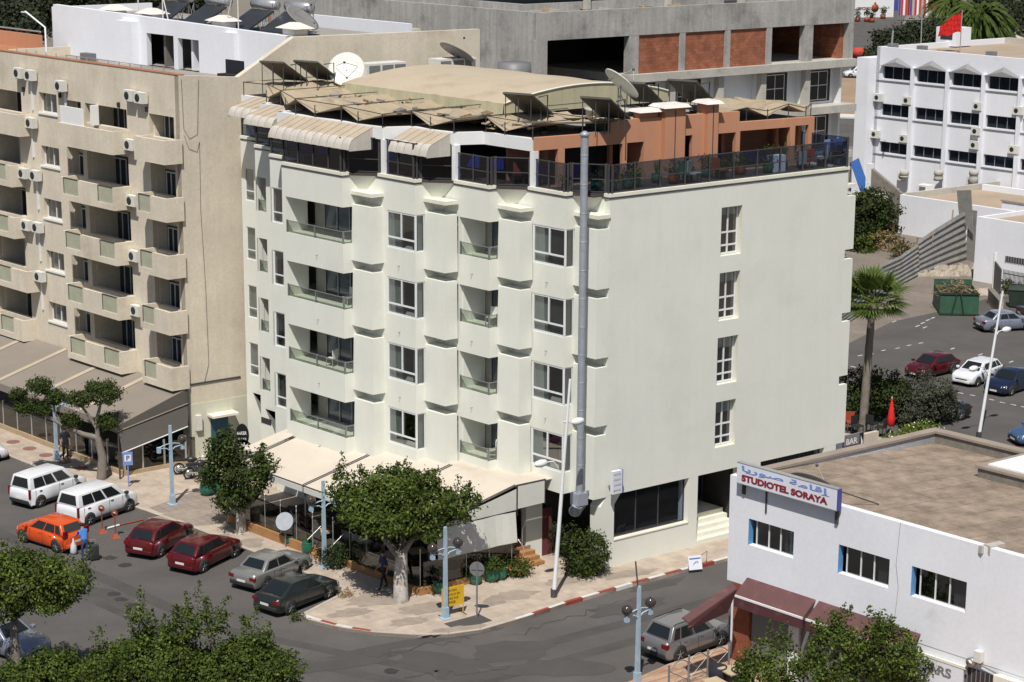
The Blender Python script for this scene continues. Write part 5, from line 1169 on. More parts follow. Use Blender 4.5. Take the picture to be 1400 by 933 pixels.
def dash(p, q_, w=.12, z=.01):
    fr, L = wf(gxy(*p), gxy(*q_)); m.box(fr, 0, L, -w/2, w/2, z-.006, z, 'road_white')
mkr = [(1173, 487), (1188, 485), (1205, 480), (1224, 477), (1240, 473), (1256, 470)]
for a in mkr: dash(a, (a[0]+6, a[1]-1.2))
for a in ((1163, 501), (1180, 505), (1222, 515), (1310, 537), (1326, 540), (1352, 546), (1367, 550), (1382, 553), (1396, 556)): dash(a, (a[0]+7, a[1]+1.6))
for a in ((1252, 447), (1259, 443), (1266, 439), (1273, 436), (1220, 441), (1300, 478), (1338, 486), (1380, 496), (1262, 449)): dash(a, (a[0]+5, a[1]-2.0))
struct('parking_lines', m, 'faded white dashes marking the parking bays', 'road marking')
# =================================================================== CAFE FRONT OF THE HOTEL
aw = thing('cafe_awning', 'long cream fabric awning running round the foot of the cream hotel', 'awning', (*W(-8.1, 2), 0))
m = MB()
def aq(u0, z0, u1, z1, v0, v1, mt='cafe_awning', v0b=None):
    m.hexa([UV.p(u0, v0, z0-.03), UV.p(u1, v0 if v0b is None else v0b, z1-.03), UV.p(u1, v1, z1-.03), UV.p(u0, v1, z0-.03), UV.p(u0, v0, z0), UV.p(u1, v0 if v0b is None else v0b, z1), UV.p(u1, v1, z1), UV.p(u0, v1, z0)], mt)
SEG = [(2.05, 6.2), (6.24, 10.4), (10.44, 15.3)]
for a, b in SEG: aq(-8.1, 2.92, -3.5, 4.02, a, b)
aq(-3.5, 4.02, -.9, 4.03, 2.0, 8.0); part('fabric', m, aw)
m = MB(); aq(-7.2, 3.25, -4.0, 4.0, 15.35, 16.3); part('rear_fabric', m, aw)
m = MB()
for a, b in SEG: m.box(UV, -8.16, -8.11, a+.05, b-.05, 2.62, 2.88, 'cafe_side')
part('valance', m, aw)
m = MB()
for v in (2.05, 6.22, 10.42, 15.3):
    for d in (-.07, .07): m.tube([UV.p(-8.1, v+d, 2.95), UV.p(-3.5, v+d, 4.05)], .022, 'brown_metal', 4)
m.tube([UV.p(-8.12, 2.0, 2.92), UV.p(-8.12, 15.3, 2.92)], .03, 'brown_metal', 5)
m.tube([UV.p(-8.1, 2.0, 2.93), UV.p(-3.5, 2.0, 4.05), UV.p(-1.95, 2.0, 4.05)], .03, 'brown_metal', 5)
for v in (2.05, 6.2, 10.4, 15.2): m.tube([UV.p(-8.05, v, .13), UV.p(-8.05, v, 2.9)], .045, 'brown_metal', 6)
m.tube([UV.p(-1.98, 2.0, 2.95), UV.p(-1.98, 2.0, 4.05)], .03, 'brown_metal', 5); m.tube([UV.p(-3.5, 2.0, 2.95), UV.p(-3.5, 2.0, 4.05)], .03, 'brown_metal', 5); part('frame', m, aw)
m = MB(); m.slab([UV.p(-7.9, 1.98, 2.90), UV.p(-3.55, 1.98, 2.93), UV.p(-3.55, 1.98, 3.92), UV.p(-7.9, 1.98, 2.94)], .0, 'cafe_side') if 0 else None
m.quad(UV.p(-7.95, 1.98, 2.88), UV.p(-3.54, 1.98, 2.95), UV.p(-3.54, 1.98, 3.90), UV.p(-7.95, 1.98, 2.93), 'cafe_side'); m.quad(UV.p(-3.46, 1.98, 2.98), UV.p(-2.02, 1.98, 3.0), UV.p(-2.02, 1.98, 4.0), UV.p(-3.46, 1.98, 4.0), 'cafe_side'); part('end_panel', m, aw)
m = MB(); n = 12
for i in range(n):
    a, b = -7.75+(4.1)*i/n, -7.75+(4.1)*(i+1)/n; ya, yb = 1.93-.04*sin(i*1.2), 1.93-.04*sin((i+1)*1.2); m.quad(UV.p(a, ya-.12, 1.55), UV.p(b, yb-.12, 1.55), UV.p(b, yb, 2.9), UV.p(a, ya, 2.9), 'cafe_side')
part('hanging_screen', m, aw)
scr = thing('cafe_balustrade', 'low orange stone wall with chrome posts and glass panels around the hotel cafe terrace', 'balustrade', (*W(-8.5, 2), .13))
m = MB(); m.box(UV, -8.85, -8.55, 9.0, 15.2, .13, .55, 'orange_stone'); m.box(UV, -8.65, -8.4, 1.85, 7.3, .13, .45, 'orange_stone'); m.box(UV, -8.39, -3.4, 1.85, 2.05, .13, .45, 'orange_stone'); m.box(UV, -8.54, -4, 2.1, 15.2, .13, .30, 'floor_shade_brown')  # inner floor slab takes the darkened floor colour as shade under the awning
for i in range(3): m.box(UV, -8.9+.3*i, -8.3, 7.35, 8.95, .13+.15*i, .13+.15*(i+1), 'orange_stone')
part('wall', m, scr)
for i in range(12):
    v = 2.0+i*1.16; u = -8.72 if v > 8.9 else -8.52
    m = MB(); m.tube([UV.p(u, v, .5), UV.p(u, v, 2.1)], .022, 'alu', 6); m.ball(UV.p(u, v, 2.12), .045, 'alu', 8); m.ball(UV.p(u, v, 1.9), .035, 'alu', 8); part('post', m, scr)
for i in range(4):
    m = MB(); m.tube([UV.p(-7.4+i*1.2, 1.95, .4), UV.p(-7.4+i*1.2, 1.95, 1.75)], .022, 'alu', 6); m.ball(UV.p(-7.4+i*1.2, 1.95, 1.77), .04, 'alu', 8); part('post', m, scr)
m = MB(); m.box(UV, -8.54, -8.52, 2.0, 7.2, .46, 1.75, 'cafe_glass'); m.box(UV, -8.73, -8.71, 9.1, 15, .56, 1.85, 'cafe_glass'); m.box(UV, -8.4, -3.6, 1.94, 1.96, .46, 1.55, 'cafe_glass'); part('pane', m, scr)
m = MB(); m.tube([UV.p(-9.0, 8.95, .9), UV.p(-8.3, 8.95, 1.4)], .02, 'alu', 5); m.tube([UV.p(-9.0, 7.4, .9), UV.p(-8.3, 7.4, 1.4)], .02, 'alu', 5); m.tube([UV.p(-3.2, 1.9, .1), UV.p(-3.2, 1.9, 1.2), UV.p(-3.1, 2.6, 1.6)], .02, 'alu', 5); part('handrail', m, scr)
rnd = random.Random(21)
for i, (u, v, lb) in enumerate(((-7.2, 3.4, 'dark wicker armchair nearest the street corner inside the cafe glass'), (-7.1, 5.6, 'dark wicker armchair behind the glass under the big tree'), (-7.3, 10.2, 'dark wicker armchair left of the cafe steps'), (-7.2, 12.6, 'dark wicker armchair near the left end of the cafe'), (-5.6, 3.2, 'dark wicker armchair behind the hanging cafe screen'))):
    t = thing('wicker_chair', lb, 'chair', (*W(u, v), .30)); f = lf(*W(u, v), rnd.uniform(0, 6), .30)
    m = MB(); m.box(f, -.3, .3, -.3, .3, .3, .42, 'table_tan'); part('seat', m, t); m = MB(); m.box(f, -.32, .32, -.36, -.301, .1, .85, 'wicker'); m.box(f, -.36, -.32, -.36, .3, .1, .6, 'wicker'); m.box(f, .32, .36, -.36, .3, .1, .6, 'wicker'); part('backrest', m, t)
for i, (u, v, lb) in enumerate(((-6.6, 4.6, 'square cafe table under the cream awning near the street corner'), (-6.7, 11.4, 'square cafe table under the left part of the cream awning'))):
    t = thing('cafe_table', lb, 'table', (*W(u, v), .30)); f = lf(*W(u, v), .4, .30); m = MB(); m.box(f, -.4, .4, -.4, .4, .70, .74, 'table_tan'); part('tabletop', m, t); m = MB(); m.tube([f.p(0, 0, 0), f.p(0, 0, .7)], .04, 'dark_metal', 6); part('leg', m, t)
m = MB(); X_, Y_ = gxy(393, 735, .6); m.lathe((X_-.1, Y_, 1.35), [(.001, 0), (.42, .02), (.42, .06), (.001, .06)], 'cloth_pale', 24, smooth=False, axis=mathutils_v((-.25, -.8, .45))); m.tube([(X_-.1, Y_+.05, .13), (X_-.1, Y_+.05, 1.4)], .03, 'steel', 6)
solo('round_table_top', m, 'round pale disc table tipped upright on the low orange wall of the cafe', 'table', (X_, Y_, .13))
# =================================================================== STREET FURNITURE
def street_lamp(label, base, rz, balls=(1, 1), hgt=3.95):
    t = thing('street_lamp', label, 'street lamp', (0, 0, 0), 'blue double-armed street lamps'); f = Fr((0, 0), (1, 0), (0, 1))
    m = MB(); m.box(f, -.11, .11, -.11, .11, 0, .5, 'lamp_blue'); m.frust(f, (-.085, .085, -.07, .07), (-.06, .06, -.05, .05), .5, hgt, 'lamp_blue'); part('pole', m, t)
    m = MB(); m.box(f, -.2, .2, -.2, .2, 0, .05, 'lamp_blue'); part('base_plate', m, t)
    for s, on in zip((-1, 1), balls):
        m = MB()
        for dz in (0, .2):
            m.tube([f.p(s*.06, 0, 2.72+dz*1.6), f.p(s*.22, 0, 2.84+dz), f.p(s*.52, 0, 2.88+dz*.4), f.p(s*.62, 0, 2.88+dz*.2)], .028, 'lamp_blue', 6)
        m.box(f, s*.62-.08, s*.62+.08, -.08, .08, 2.68, 2.96, 'lamp_blue'); a = part('arm', m, t)
        if on: m = MB(); m.ball(f.p(s*.62, 0, 3.17), .215, 'globe', 18); part('globe', m, a)
    return place(t, (*base, .13), rz)
RZ = math.atan2(RD[1], RD[0])
LB = [street_lamp('blue street lamp with a single brown globe in front of the beige block end wall', gxy(236, 690, .13), RZ, (0, 1)),
      street_lamp('blue street lamp beside the cafe steps, one globe left of its pole', gxy(443.6, 775, .13), RZ, (1, 0)),
      street_lamp('blue street lamp with two dark globes behind the yellow sign', gxy(609, 846, .13), RZ, (1, 1)),
      street_lamp('blue street lamp rising at the bottom edge left of the grey car', (0, 0), RZ+.1, (1, 1)),
      street_lamp('blue street lamp among the branches of the slanting tree at far left', gxy(77.7, 628, .13), RZ, (0, 1))]
X_, Y_ = gxy(874, 800, 4.0); LB[3].location = (X_, Y_, .0)
m = MB(); m.tube([(X_-.05, Y_, 3.9), (X_-.15, Y_+.1, 4.9)], .03, 'brown_metal', 5); solo('broken_bracket', m, 'rusty broken rod on top of the blue lamp at the bottom', 'bracket', (X_, Y_, 3.9))
def tall_lamp(label, base, top, heads):
    t = thing('light_mast', label, 'street light', base); m = MB(); m.tube([base, top], .10, 'white_metal', 10, r2=.055); part('mast', m, t)
    m = MB(); m.tube([base, (base[0], base[1], base[2]+.35)], .14, 'dark_metal', 10); part('foot', m, t)
    for (a, e) in heads:
        m = MB(); m.tube([a, ((a[0]+e[0])/2, (a[1]+e[1])/2, max(a[2], e[2])-.02), e], .03, 'white_metal', 6); k = part('arm', m, t)
        d = mathutils_v((e[0]-a[0], e[1]-a[1], 0)); m = MB(); m.lathe(e, [(.01, 0), (.13, .12), (.17, .35), (.12, .6), (.01, .68)], 'white_metal', 10, axis=d); part('lamp_head', m, k)
vv = -1.51; ub, _ = mV(757, 819.5, vv); ut, zt = mV(779.5, 518.6, vv)
pb = UV.p(ub, vv, .13); pt_ = UV.p(ut, vv, zt)
def onp(x, y, v=vv): u, z = mV(x, y, v); return UV.p(u, v, z)
tall_lamp('tall white street light leaning in front of the corner of the cream hotel', pb, pt_, [(onp(769, 577), onp(781, 578)), (onp(763.5, 641), onp(749, 632))])
b = gxy(1338, 599); u5, v5 = mG(1338, 599)
def onq(x, y): u, z = mV(x, y, v5); return UV.p(u, v5, z)
tall_lamp('tall white street light with two heads in the parking lot', (*b, 0), onq(1371, 398), [(onq(1352, 515), onq(1337, 503)), (onq(1360, 462), onq(1370, 452))])
# bollard signs with chain
for i, (px_, py_, lb) in enumerate(((140, 728, 'small red bollard sign behind, nearer the white van'), (158, 735, 'small red bollard sign with a round disc, nearer the dark red car'))):
    X_, Y_ = gxy(px_, py_); t = thing('bollard_sign', lb, 'bollard', (X_, Y_, 0)); m = MB(); m.frust(lf(X_, Y_, .5), (-.2, .2, -.2, .2), (-.05, .05, -.05, .05), 0, .18, 'pot_red'); part('foot', m, t)
    m = MB(); m.tube([(X_, Y_, .1), (X_, Y_, 1.05)], .03, 'pot_red', 6); part('post', m, t); m = MB(); m.lathe((X_, Y_, 1.15), [(.001, -.02), (.17, -.02), (.17, .02), (.001, .02)], 'pot_red', 18, smooth=False, axis=(-.4, -.9, 0)); m.lathe((X_-.01, Y_-.02, 1.15), [(.001, 0), (.10, .006)], 'kerb_stone', 12, axis=(-.4, -.9, 0)); part('disc', m, t)
m = MB(); m.tube([(*gxy(147, 724), .05), (*gxy(163, 719.5), .05)], .05, 'white_metal', 5); m.tube([(*gxy(163, 719.5), .05), (*gxy(196, 712), .05)], .03, 'pot_red', 5); solo('barrier_bar', m, 'red and white bar lying on the asphalt by the bollards', 'barrier', (*gxy(163, 719.5), 0))
def plate_sign(name, label, px_, py_, h, kind, rz):
    X_, Y_ = gxy(px_, py_, .13); t = thing(name, label, 'sign', (X_, Y_, .13)); m = MB(); m.tube([(X_, Y_, .13), (X_, Y_, h)], .035, 'sign_grey' if kind != 'P' else 'sign_lightblue', 7); part('post', m, t)
    f = lf(X_, Y_, rz)
    if kind == 'round': m = MB(); m.lathe((X_, Y_+.05, h-.32), [(.001, -.015), (.31, -.015), (.31, .015), (.001, .015)], 'sign_grey', 24, smooth=False, axis=(f.ay[0], f.ay[1], 0)); m.box(f, -.25, .25, -.0, .02, h-.34, h-.30, 'steel')
    else: m = MB(); m.box(f, -.24, .24, -.06, -.04, h-.7, h-.02, 'sign_lightblue'); m.box(f, -.16, .16, -.068, -.061, h-.5, h-.16, 'sign_white')
    pl = part('plate', m, t)
    if kind == 'P':
        g = Fr(f.p(0, 0)[:2], f.ax, (-f.ay[0], -f.ay[1])); part('letter', text_mesh('P', g, -.07, h-.45, .25, 'sign_blue', .004, .068, bold=.03), t)
plate_sign('road_sign', 'grey back of a round road sign on a pole beside the yellow board', 652, 845, 2.55, 'round', -.2)
plate_sign('parking_sign', 'blue parking sign on a thin post behind the white vans', 176, 665.7, 1.95, 'P', .25)
# yellow board
X_, Y_ = gxy(616, 842, .13); X2, Y2 = gxy(634, 838, .13); X0, Y0 = gxy(604, 845, .13)
t = thing('yellow_notice', 'yellow notice board on legs leaning beside the blue lamp', 'sign', (X_, Y_, .13)); f, L = wf((X0, Y0), (X2, Y2)); m = MB(); m.box(f, 0, L, -.02, .02, .55, 1.38, 'sign_yellow'); part('board', m, t)
for k, wd in enumerate((.55, .7, .62, .5)): part('line_of_text', text_mesh(('ATTENTION', 'TRAVAUX EN', 'COURS RUE', 'BARREE')[k], f, .12, 1.18-.17*k, .10, 'sign_black', .004, .021, width=L*wd), t)
for x in (.03, L-.03): m = MB(); m.tube([f.p(x, 0, .13), f.p(x, 0, .55)], .022, 'sign_yellow', 5); m.tube([f.p(x, -.3, .15), f.p(x, .25, .15)], .022, 'brown_metal', 5); part('leg', m, t)
# A-frame by the kerb
t = thing('pavement_board', 'white pavement board with a blue scribbled emblem on the kerb of the side street', 'sign', (*gxy(948, 778, .13), .13)); f, L = wf(gxy(940, 779, .13), gxy(958, 777, .13)); m = MB(); m.hexa([f.p(0, .2, .16), f.p(L, .2, .16), f.p(L, .16, .16), f.p(0, .16, .16), f.p(0, .0, .72), f.p(L, .0, .72), f.p(L, -.04, .72), f.p(0, -.04, .72)], 'sign_white'); part('board', m, t)
m = MB(); pts = [f.p(L/2+.12*cos(a*.9), .12-.0*a+.012, .44+.10*sin(a*1.35)) for a in [k*.5 for k in range(15)]]; m.tube(pts, .012, 'sign_lightblue', 4); m.box(f, .05, L-.05, .045, .065, .62, .66, 'sign_lightblue'); part('emblem', m, t)
m = MB(); m.tube([f.p(L, -.04, .7), f.p(L+.5, -.5, .7), f.p(L+.5, -.5, .13)], .015, 'brown_metal', 4); part('stay', m, t)
# hotel pole sign, BAR sign, round cafe sign
u0, z0 = mV(836, 645, -.35); u1, z1 = mV(849, 673, -.35)
t = thing('wall_sign', 'small white lettered sign box on the corner of the cream hotel above the shop window', 'sign', (*W(u0, -.3), z1)); f, L = wfuv((u0, -.45), (u0+.52, -.45)); m = MB(); m.box(f, 0, L, -.18, 0, z1, z0, 'sign_white'); m.box(f, L, L+.03, -.2, .01, z1-.02, z0+.02, 'sign_blue'); part('box', m, t)
for k, s_ in enumerate(('HOTEL', 'SNACK', 'CAFE', 'BAR')): part('line_of_text', text_mesh(s_, f, .06, z0-.2-.24*k, .09, 'sign_grey', .004, .0, width=L*.75), t)
m = MB(); m.box(f, .1, .2, -.45, -.18, z1+.2, z1+.3, 'steel'); part('bracket', m, t)
ua, za = mV(1153, 600, .6); ub2, zb2 = mV(1180, 611, .6); f, L = wfuv((ua, .6), (ub2, .6))
t = thing('bar_sign', 'dark sign board reading BAR at the far end of the cream hotel', 'sign', (*W(ua, .6), 0)); zc = (za+zb2)/2; hh = .95
m = MB(); m.box(f, 0, L, -.1, 0, zc-hh*.6, zc+hh*.45, 'sign_grey'); m.box(f, 0, L, .001, .006, zc-hh*.6, zc-hh*.1, 'maroon'); m.box(f, L*.8, L, .001, .008, zc-hh*.6, zc+hh*.45, 'sign_black'); part('board', m, t)
part('text', text_mesh('BAR', f, L*.15, zc-.05, .30, 'paint_text', .006, .006, width=L*.55, bold=.02), t)
m = MB(); m.add([f.p(L*.84, .02, zc-.4), f.p(L*.97, .02, zc-.05), f.p(L*.84, .02, zc+.3), f.p(L*.87, .02, zc-.05)], [(0, 1, 3), (3, 1, 2)], 'paint_text'); part('arrow', m, t)
f2, L2 = wfuv((ua-.78, .55), (ua-.1, .55)); t2 = thing('info_sign', 'pale board with a letter i left of the bar sign', 'sign', (*W(ua-.6, .55), 0)); m = MB(); m.box(f2, 0, L2, -.1, 0, zc-hh*.7, zc+hh*.25, 'sign_white'); m.box(f2, -.04, L2+.04, -.12, -.101, zc-hh*.75, zc+hh*.3, 'sign_black'); part('board', m, t2); part('text', text_mesh('i', f2, .12, zc-.45, .55, 'sign_black', .006, .0, bold=.05), t2)
m = MB(); m.tube([f.p(.1, -.05, 0), f.p(.1, -.05, zc-.5)], .05, 'steel', 5); m.tube([f.p(L-.1, -.05, 0), f.p(L-.1, -.05, zc-.5)], .05, 'steel', 5); part('post', m, t)
# round black sign with an arched banner
cx, cy = W(-7.4, 17.6); t = thing('cafe_sign', 'black oval cafe sign above an arched banner with white letters', 'sign', (cx, cy, 2))
def mYp(x, y, Yw):
    d, _, _ = _d(x, y); k = Yw/d[1]; return (d[0]*k, Yw, CH+d[2]*k)
Yw = W(-6.9, 17.4)[1]; c0 = mYp(331, 596, Yw); m = MB(); m.add([(c0[0]+.32*cos(a), Yw, c0[2]+.58*sin(a)) for a in [k*pi/12 for k in range(24)]]+[(c0[0]+.32*cos(a), Yw+.1, c0[2]+.58*sin(a)) for a in [k*pi/12 for k in range(24)]], [tuple(range(24)), tuple(range(24, 48))]+[(i, (i+1) % 24, 24+(i+1) % 24, 24+i) for i in range(24)], 'sign_black'); part('oval', m, t)
g = Fr((c0[0], Yw), (1, 0), (0, -1)); part('text', text_mesh('BAKER', g, -.24, c0[2]+.05, .16, 'paint_text', .01, .0, width=.46, bold=.02), t); part('text', text_mesh('CAFE', g, -.2, c0[2]-.2, .09, 'paint_text', .01, .0, width=.40), t)
arc = [mYp(x, y, Yw-.2) for x, y in ((322, 606), (331, 602), (340, 606), (347, 613), (353, 621), (356, 627))]
m = MB()
for i in range(5):
    a, b = arc[i], arc[i+1]; m.slab([(a[0], a[1], a[2]+.06), (b[0], b[1], b[2]+.06), (b[0]-.35, b[1], b[2]-.38), (a[0]-.15, a[1], a[2]-.42)], .03, 'sign_black')
part('banner', m, t)
for i, ch in enumerate('PANORAMA'):
    s_ = i/7*4.6; k = min(int(s_), 4); r_ = s_-k; a, b = arc[k], arc[k+1]; x = a[0]+(b[0]-a[0])*r_-.12; z = a[2]+(b[2]-a[2])*r_-.30
    ff = Fr((x, a[1]-.06), (1, 0), (0, -1)); part('letter', text_mesh(ch, ff, -.07, z, .24, 'paint_text', .01, .0, bold=.04), t)
m = MB(); m.tube([(c0[0], Yw+.05, c0[2]-.5), (c0[0], Yw+.05, .13)], .05, 'dark_metal', 6); part('post', m, t)
# arched barrier rail, bin, tables and chairs bottom right
bx = [gxy(914, 948, .13), gxy(941, 934, .13), gxy(967, 926, .13), gxy(996, 918, .13)]
t = thing('arched_railing', 'grey metal railing with arched tops at the bottom beside the grey car', 'railing', (*bx[0], .13))
for p in bx: m = MB(); m.tube([(*p, .13), (*p, 1.25)], .045, 'steel', 6); part('post', m, t)
for a, b in zip(bx, bx[1:]):
    m = MB(); K = 10; arc_ = [(a[0]+(b[0]-a[0])*k/K, a[1]+(b[1]-a[1])*k/K, .95+.28*sin(pi*k/K)) for k in range(K+1)]; m.tube(arc_, .022, 'steel', 5); m.tube([(*a, .25), (*b, 1.0)], .016, 'steel', 4); m.tube([(*a, 1.0), (*b, .25)], .016, 'steel', 4); m.tube([(*a, .25), (*b, .25)], .016, 'steel', 4); part('arched_panel', m, t)
for i, (px_, py_, lb, sz) in enumerate(((1002, 915, 'square tan-topped table beside the brick pillar', .42), (977, 931, 'square tan-topped table at the bottom edge behind the railing', .34))):
    X_, Y_ = gxy(px_, py_, .9); t = thing('terrace_table', lb, 'table', (X_, Y_, .13)); f = lf(X_, Y_, .55); m = MB(); m.box(f, -sz, sz, -sz, sz, .84, .89, 'table_tan'); part('tabletop', m, t); m = MB(); m.frust(f, (-.25, .25, -.25, .25), (-.3, .3, -.3, .3), .13, .839, 'dark_metal'); part('base', m, t)
for i, (px_, py_, lb) in enumerate(((981, 926, 'dark rounded chair left of the table by the brick pillar'), (1012, 930, 'dark rounded chair in front of the table by the brick pillar'))):
    X_, Y_ = gxy(px_, py_, .5); t = thing('tub_chair', lb, 'chair', (X_, Y_, .13)); m = MB(); m.lathe((X_, Y_, .13), [(.25, 0), (.34, .42), (.36, .8), (.31, .8), (.28, .45)], 'cloth_dark', 14); part('shell', m, t); m = MB(); m.lathe((X_, Y_, .5), [(.001, .05), (.27, .05), (.27, 0)], 'wicker', 12); part('seat', m, t)
# patio bits by the bar
m = MB(); u_, v_ = mG(1185, 598); m.prism(UV, [(14.2, 2), (14.2, 9), (24, 12), (27, 5), (25, 1)], 0, .12, 'kerb_stone'); struct('bar_patio', m, 'pale patio behind the cream hotel', 'patio')
m = MB(); a = mV(1182, 606, 1.2); b = mV(1195, 605, 1.2); m.box(UV, a[0], b[0]+.3, 1.2, 1.4, 0, a[1]+.45, 'cafe_awning'); solo('patio_wall', m, 'low cream rounded wall beside the bar sign', 'wall', (*W(a[0], 1.2), 0))
X_, Y_ = gxy(1217, 596); t = thing('closed_parasol', 'closed bright red parasol standing among the bushes', 'parasol', (X_, Y_, 0)); m = MB(); m.lathe((X_, Y_, .55), [(.10, 0), (.24, .1), (.20, .5), (.13, 1.0), (.04, 1.5), (.02, 1.6)], 'red_cloth', 10); part('folded_canopy', m, t); m = MB(); m.tube([(X_, Y_, 0), (X_, Y_, 2.2)], .03, 'white_metal', 6); part('pole', m, t)
rnd = random.Random(31)
for i, (px_, py_, lb) in enumerate(((1163, 583, 'red chair on the patio left of the palm trunk'), (1172, 588, 'dark chair on the patio just left of the palm trunk'), (1192, 585, 'dark chair on the patio right of the palm trunk'), (1204, 590, 'dark chair on the patio left of the red parasol'))):
    X_, Y_ = gxy(px_, py_, .3); f = lf(X_, Y_, rnd.uniform(0, 6), .12); t = thing('patio_chair', lb, 'chair', (X_, Y_, .12)); mt = 'pot_red' if i == 0 else 'black_plastic'
    m = MB(); m.box(f, -.25, .25, -.25, .25, .4, .46, mt); part('seat', m, t); m = MB(); m.box(f, -.25, .25, .22, .27, .46, .95, mt); part('backrest', m, t)
    for sx in (-.22, .22):
        for sy in (-.22, .22): m = MB(); m.box(f, sx-.02, sx+.02, sy-.02, sy+.02, 0, .399, mt); part('leg', m, t)
# green skip full of branches
t = thing('rubbish_skip', 'green metal skip heaped with dry branches at the edge of the parking lot', 'skip', (*gxy(1317, 431), 0))
f, L = wf(gxy(1284, 431), gxy(1337, 432)); D = 3.1; m = MB()
m.hexa([f.p(0, 0, .15), f.p(L, 0, .15), f.p(L, -D, .15), f.p(0, -D, .15), f.p(-.05, .15, 1.6), f.p(L+.05, .15, 1.6), f.p(L+.05, .1, 1.6), f.p(-.05, .1, 1.6)], 'green_bin')
m = MB(); m.box(f, 0, L, -.05, .1, .1, 1.55, 'green_bin'); m.box(f, 0, .05, -D, -.051, .1, 1.55, 'green_bin'); m.box(f, L-.05, L, -D, -.051, .1, 1.55, 'green_bin'); m.box(f, 0, L, -D-.05, -D, .1, 1.9, 'green_bin'); m.box(f, .051, L-.051, -D, -.06, .1, .9, 'bin_dark'); part('body', m, t)
m = MB(); m.tube([f.p(L*.42, .16, 1.5), f.p(L*.30, .16, .05)], .05, 'bin_dark', 5); m.tube([f.p(L*.52, .16, 1.5), f.p(L*.62, .16, .05)], .05, 'bin_dark', 5); m.box(f, -.04, L+.04, .10, .18, 1.48, 1.58, 'bin_dark'); m.box(f, -.04, L+.04, .11, .16, .05, .16, 'bin_dark'); part('frame', m, t)
m = MB(); r_ = random.Random(4)
for i in range(420):
    x = r_.uniform(.1, L-.1); y = -r_.uniform(.15, D-.2); z = .9+r_.uniform(0, 1.15)*(1-abs(x/L-.5)*.8); a = r_.uniform(0, 6.3); l = r_.uniform(.15, .55); e = r_.uniform(-.4, .6)
    p = f.p(x, y, z); m.tube([p, (p[0]+l*cos(a), p[1]+l*sin(a), z+l*e)], .025, r_.choice(['debris', 'leaf_dry', 'trunk', 'cardboard', 'leaf_olive']), 3, cap=False)
s_ = solo('dry_branches', m, 'heap of dry brown branches piled in the green skip', 'branches', (*gxy(1317, 431), .9), kind='stuff')
X_, Y_ = gxy(1392, 420); t = thing('dark_bin', 'dark green rubbish container at the right edge by the hedge', 'bin', (X_, Y_, 0)); f = lf(X_, Y_, -.2); m = MB(); m.frust(f, (-.6, .6, -.45, .45), (-.75, .75, -.55, .55), .1, 1.3, 'bin_dark'); part('body', m, t); m = MB(); m.frust(f, (-.78, .78, -.6, .6), (-.7, .7, -.3, .3), 1.3, 1.5, 'bin_dark'); part('lid', m, t)
f, L = wf(gxy(1358, 402), gxy(1366, 414)); t = thing('iron_gate', 'black iron gate leaf beside the white yard wall', 'gate', (*gxy(1358, 402), 0)); m = MB(); m.box(f, 0, L, -.05, .05, .1, 2.4, 'dark_metal'); part('leaf', m, t); m = MB(); m.box(f, -.2, 0, -.1, .1, 0, 3.0, 'white_paint'); part('post', m, t)
f, L = wf(gxy(1370, 400), gxy(1410, 408)); t = thing('garden_fence', 'thin dark railing in front of the yard hedge', 'fence', (*gxy(1370, 400), 0)); m = MB()
for i in range(24): m.tube([f.p(L*i/23, 0, 0), f.p(L*i/23, 0, 1.7)], .025, 'dark_metal', 4)
m.box(f, 0, L, -.02, .02, 1.4, 1.46, 'dark_metal'); part('rails', m, t)
f, L = wf(gxy(1350, 415), gxy(1365, 432)); m = MB(); m.box(f, 0, L, -.3, 0, 0, 1.0, 'rubble'); m.box(f, 0, L, -.35, .05, 1.0, 1.1, 'stone_grey'); solo('broken_wall', m, 'low broken masonry wall right of the green skip', 'wall', (*gxy(1350, 415), 0))
m = MB(); r_ = random.Random(8)
for i in range(120):
    X_, Y_ = gxy(r_.uniform(1245, 1335), r_.uniform(366, 378)); s = r_.uniform(.08, .3); m.frust(lf(X_, Y_, r_.uniform(0, 3)), (-s, s, -s, s), (-s*.5, s*.5, -s*.6, s*.6), 0, s*1.2, 'rubble')
solo('rubble_heap', m, 'broken stones strewn along the foot of the corrugated fence', 'rubble', (*gxy(1290, 372), 0), kind='stuff')
f, L = wf(gxy(1345, 408), gxy(1372, 420)); m = MB(); blob(m, *gxy(1340, 400), 2.6, 1.5, 'rubble', .02, seed=77)
struct('debris_patch', m, 'pale dusty patch beside the skip', 'bare ground')
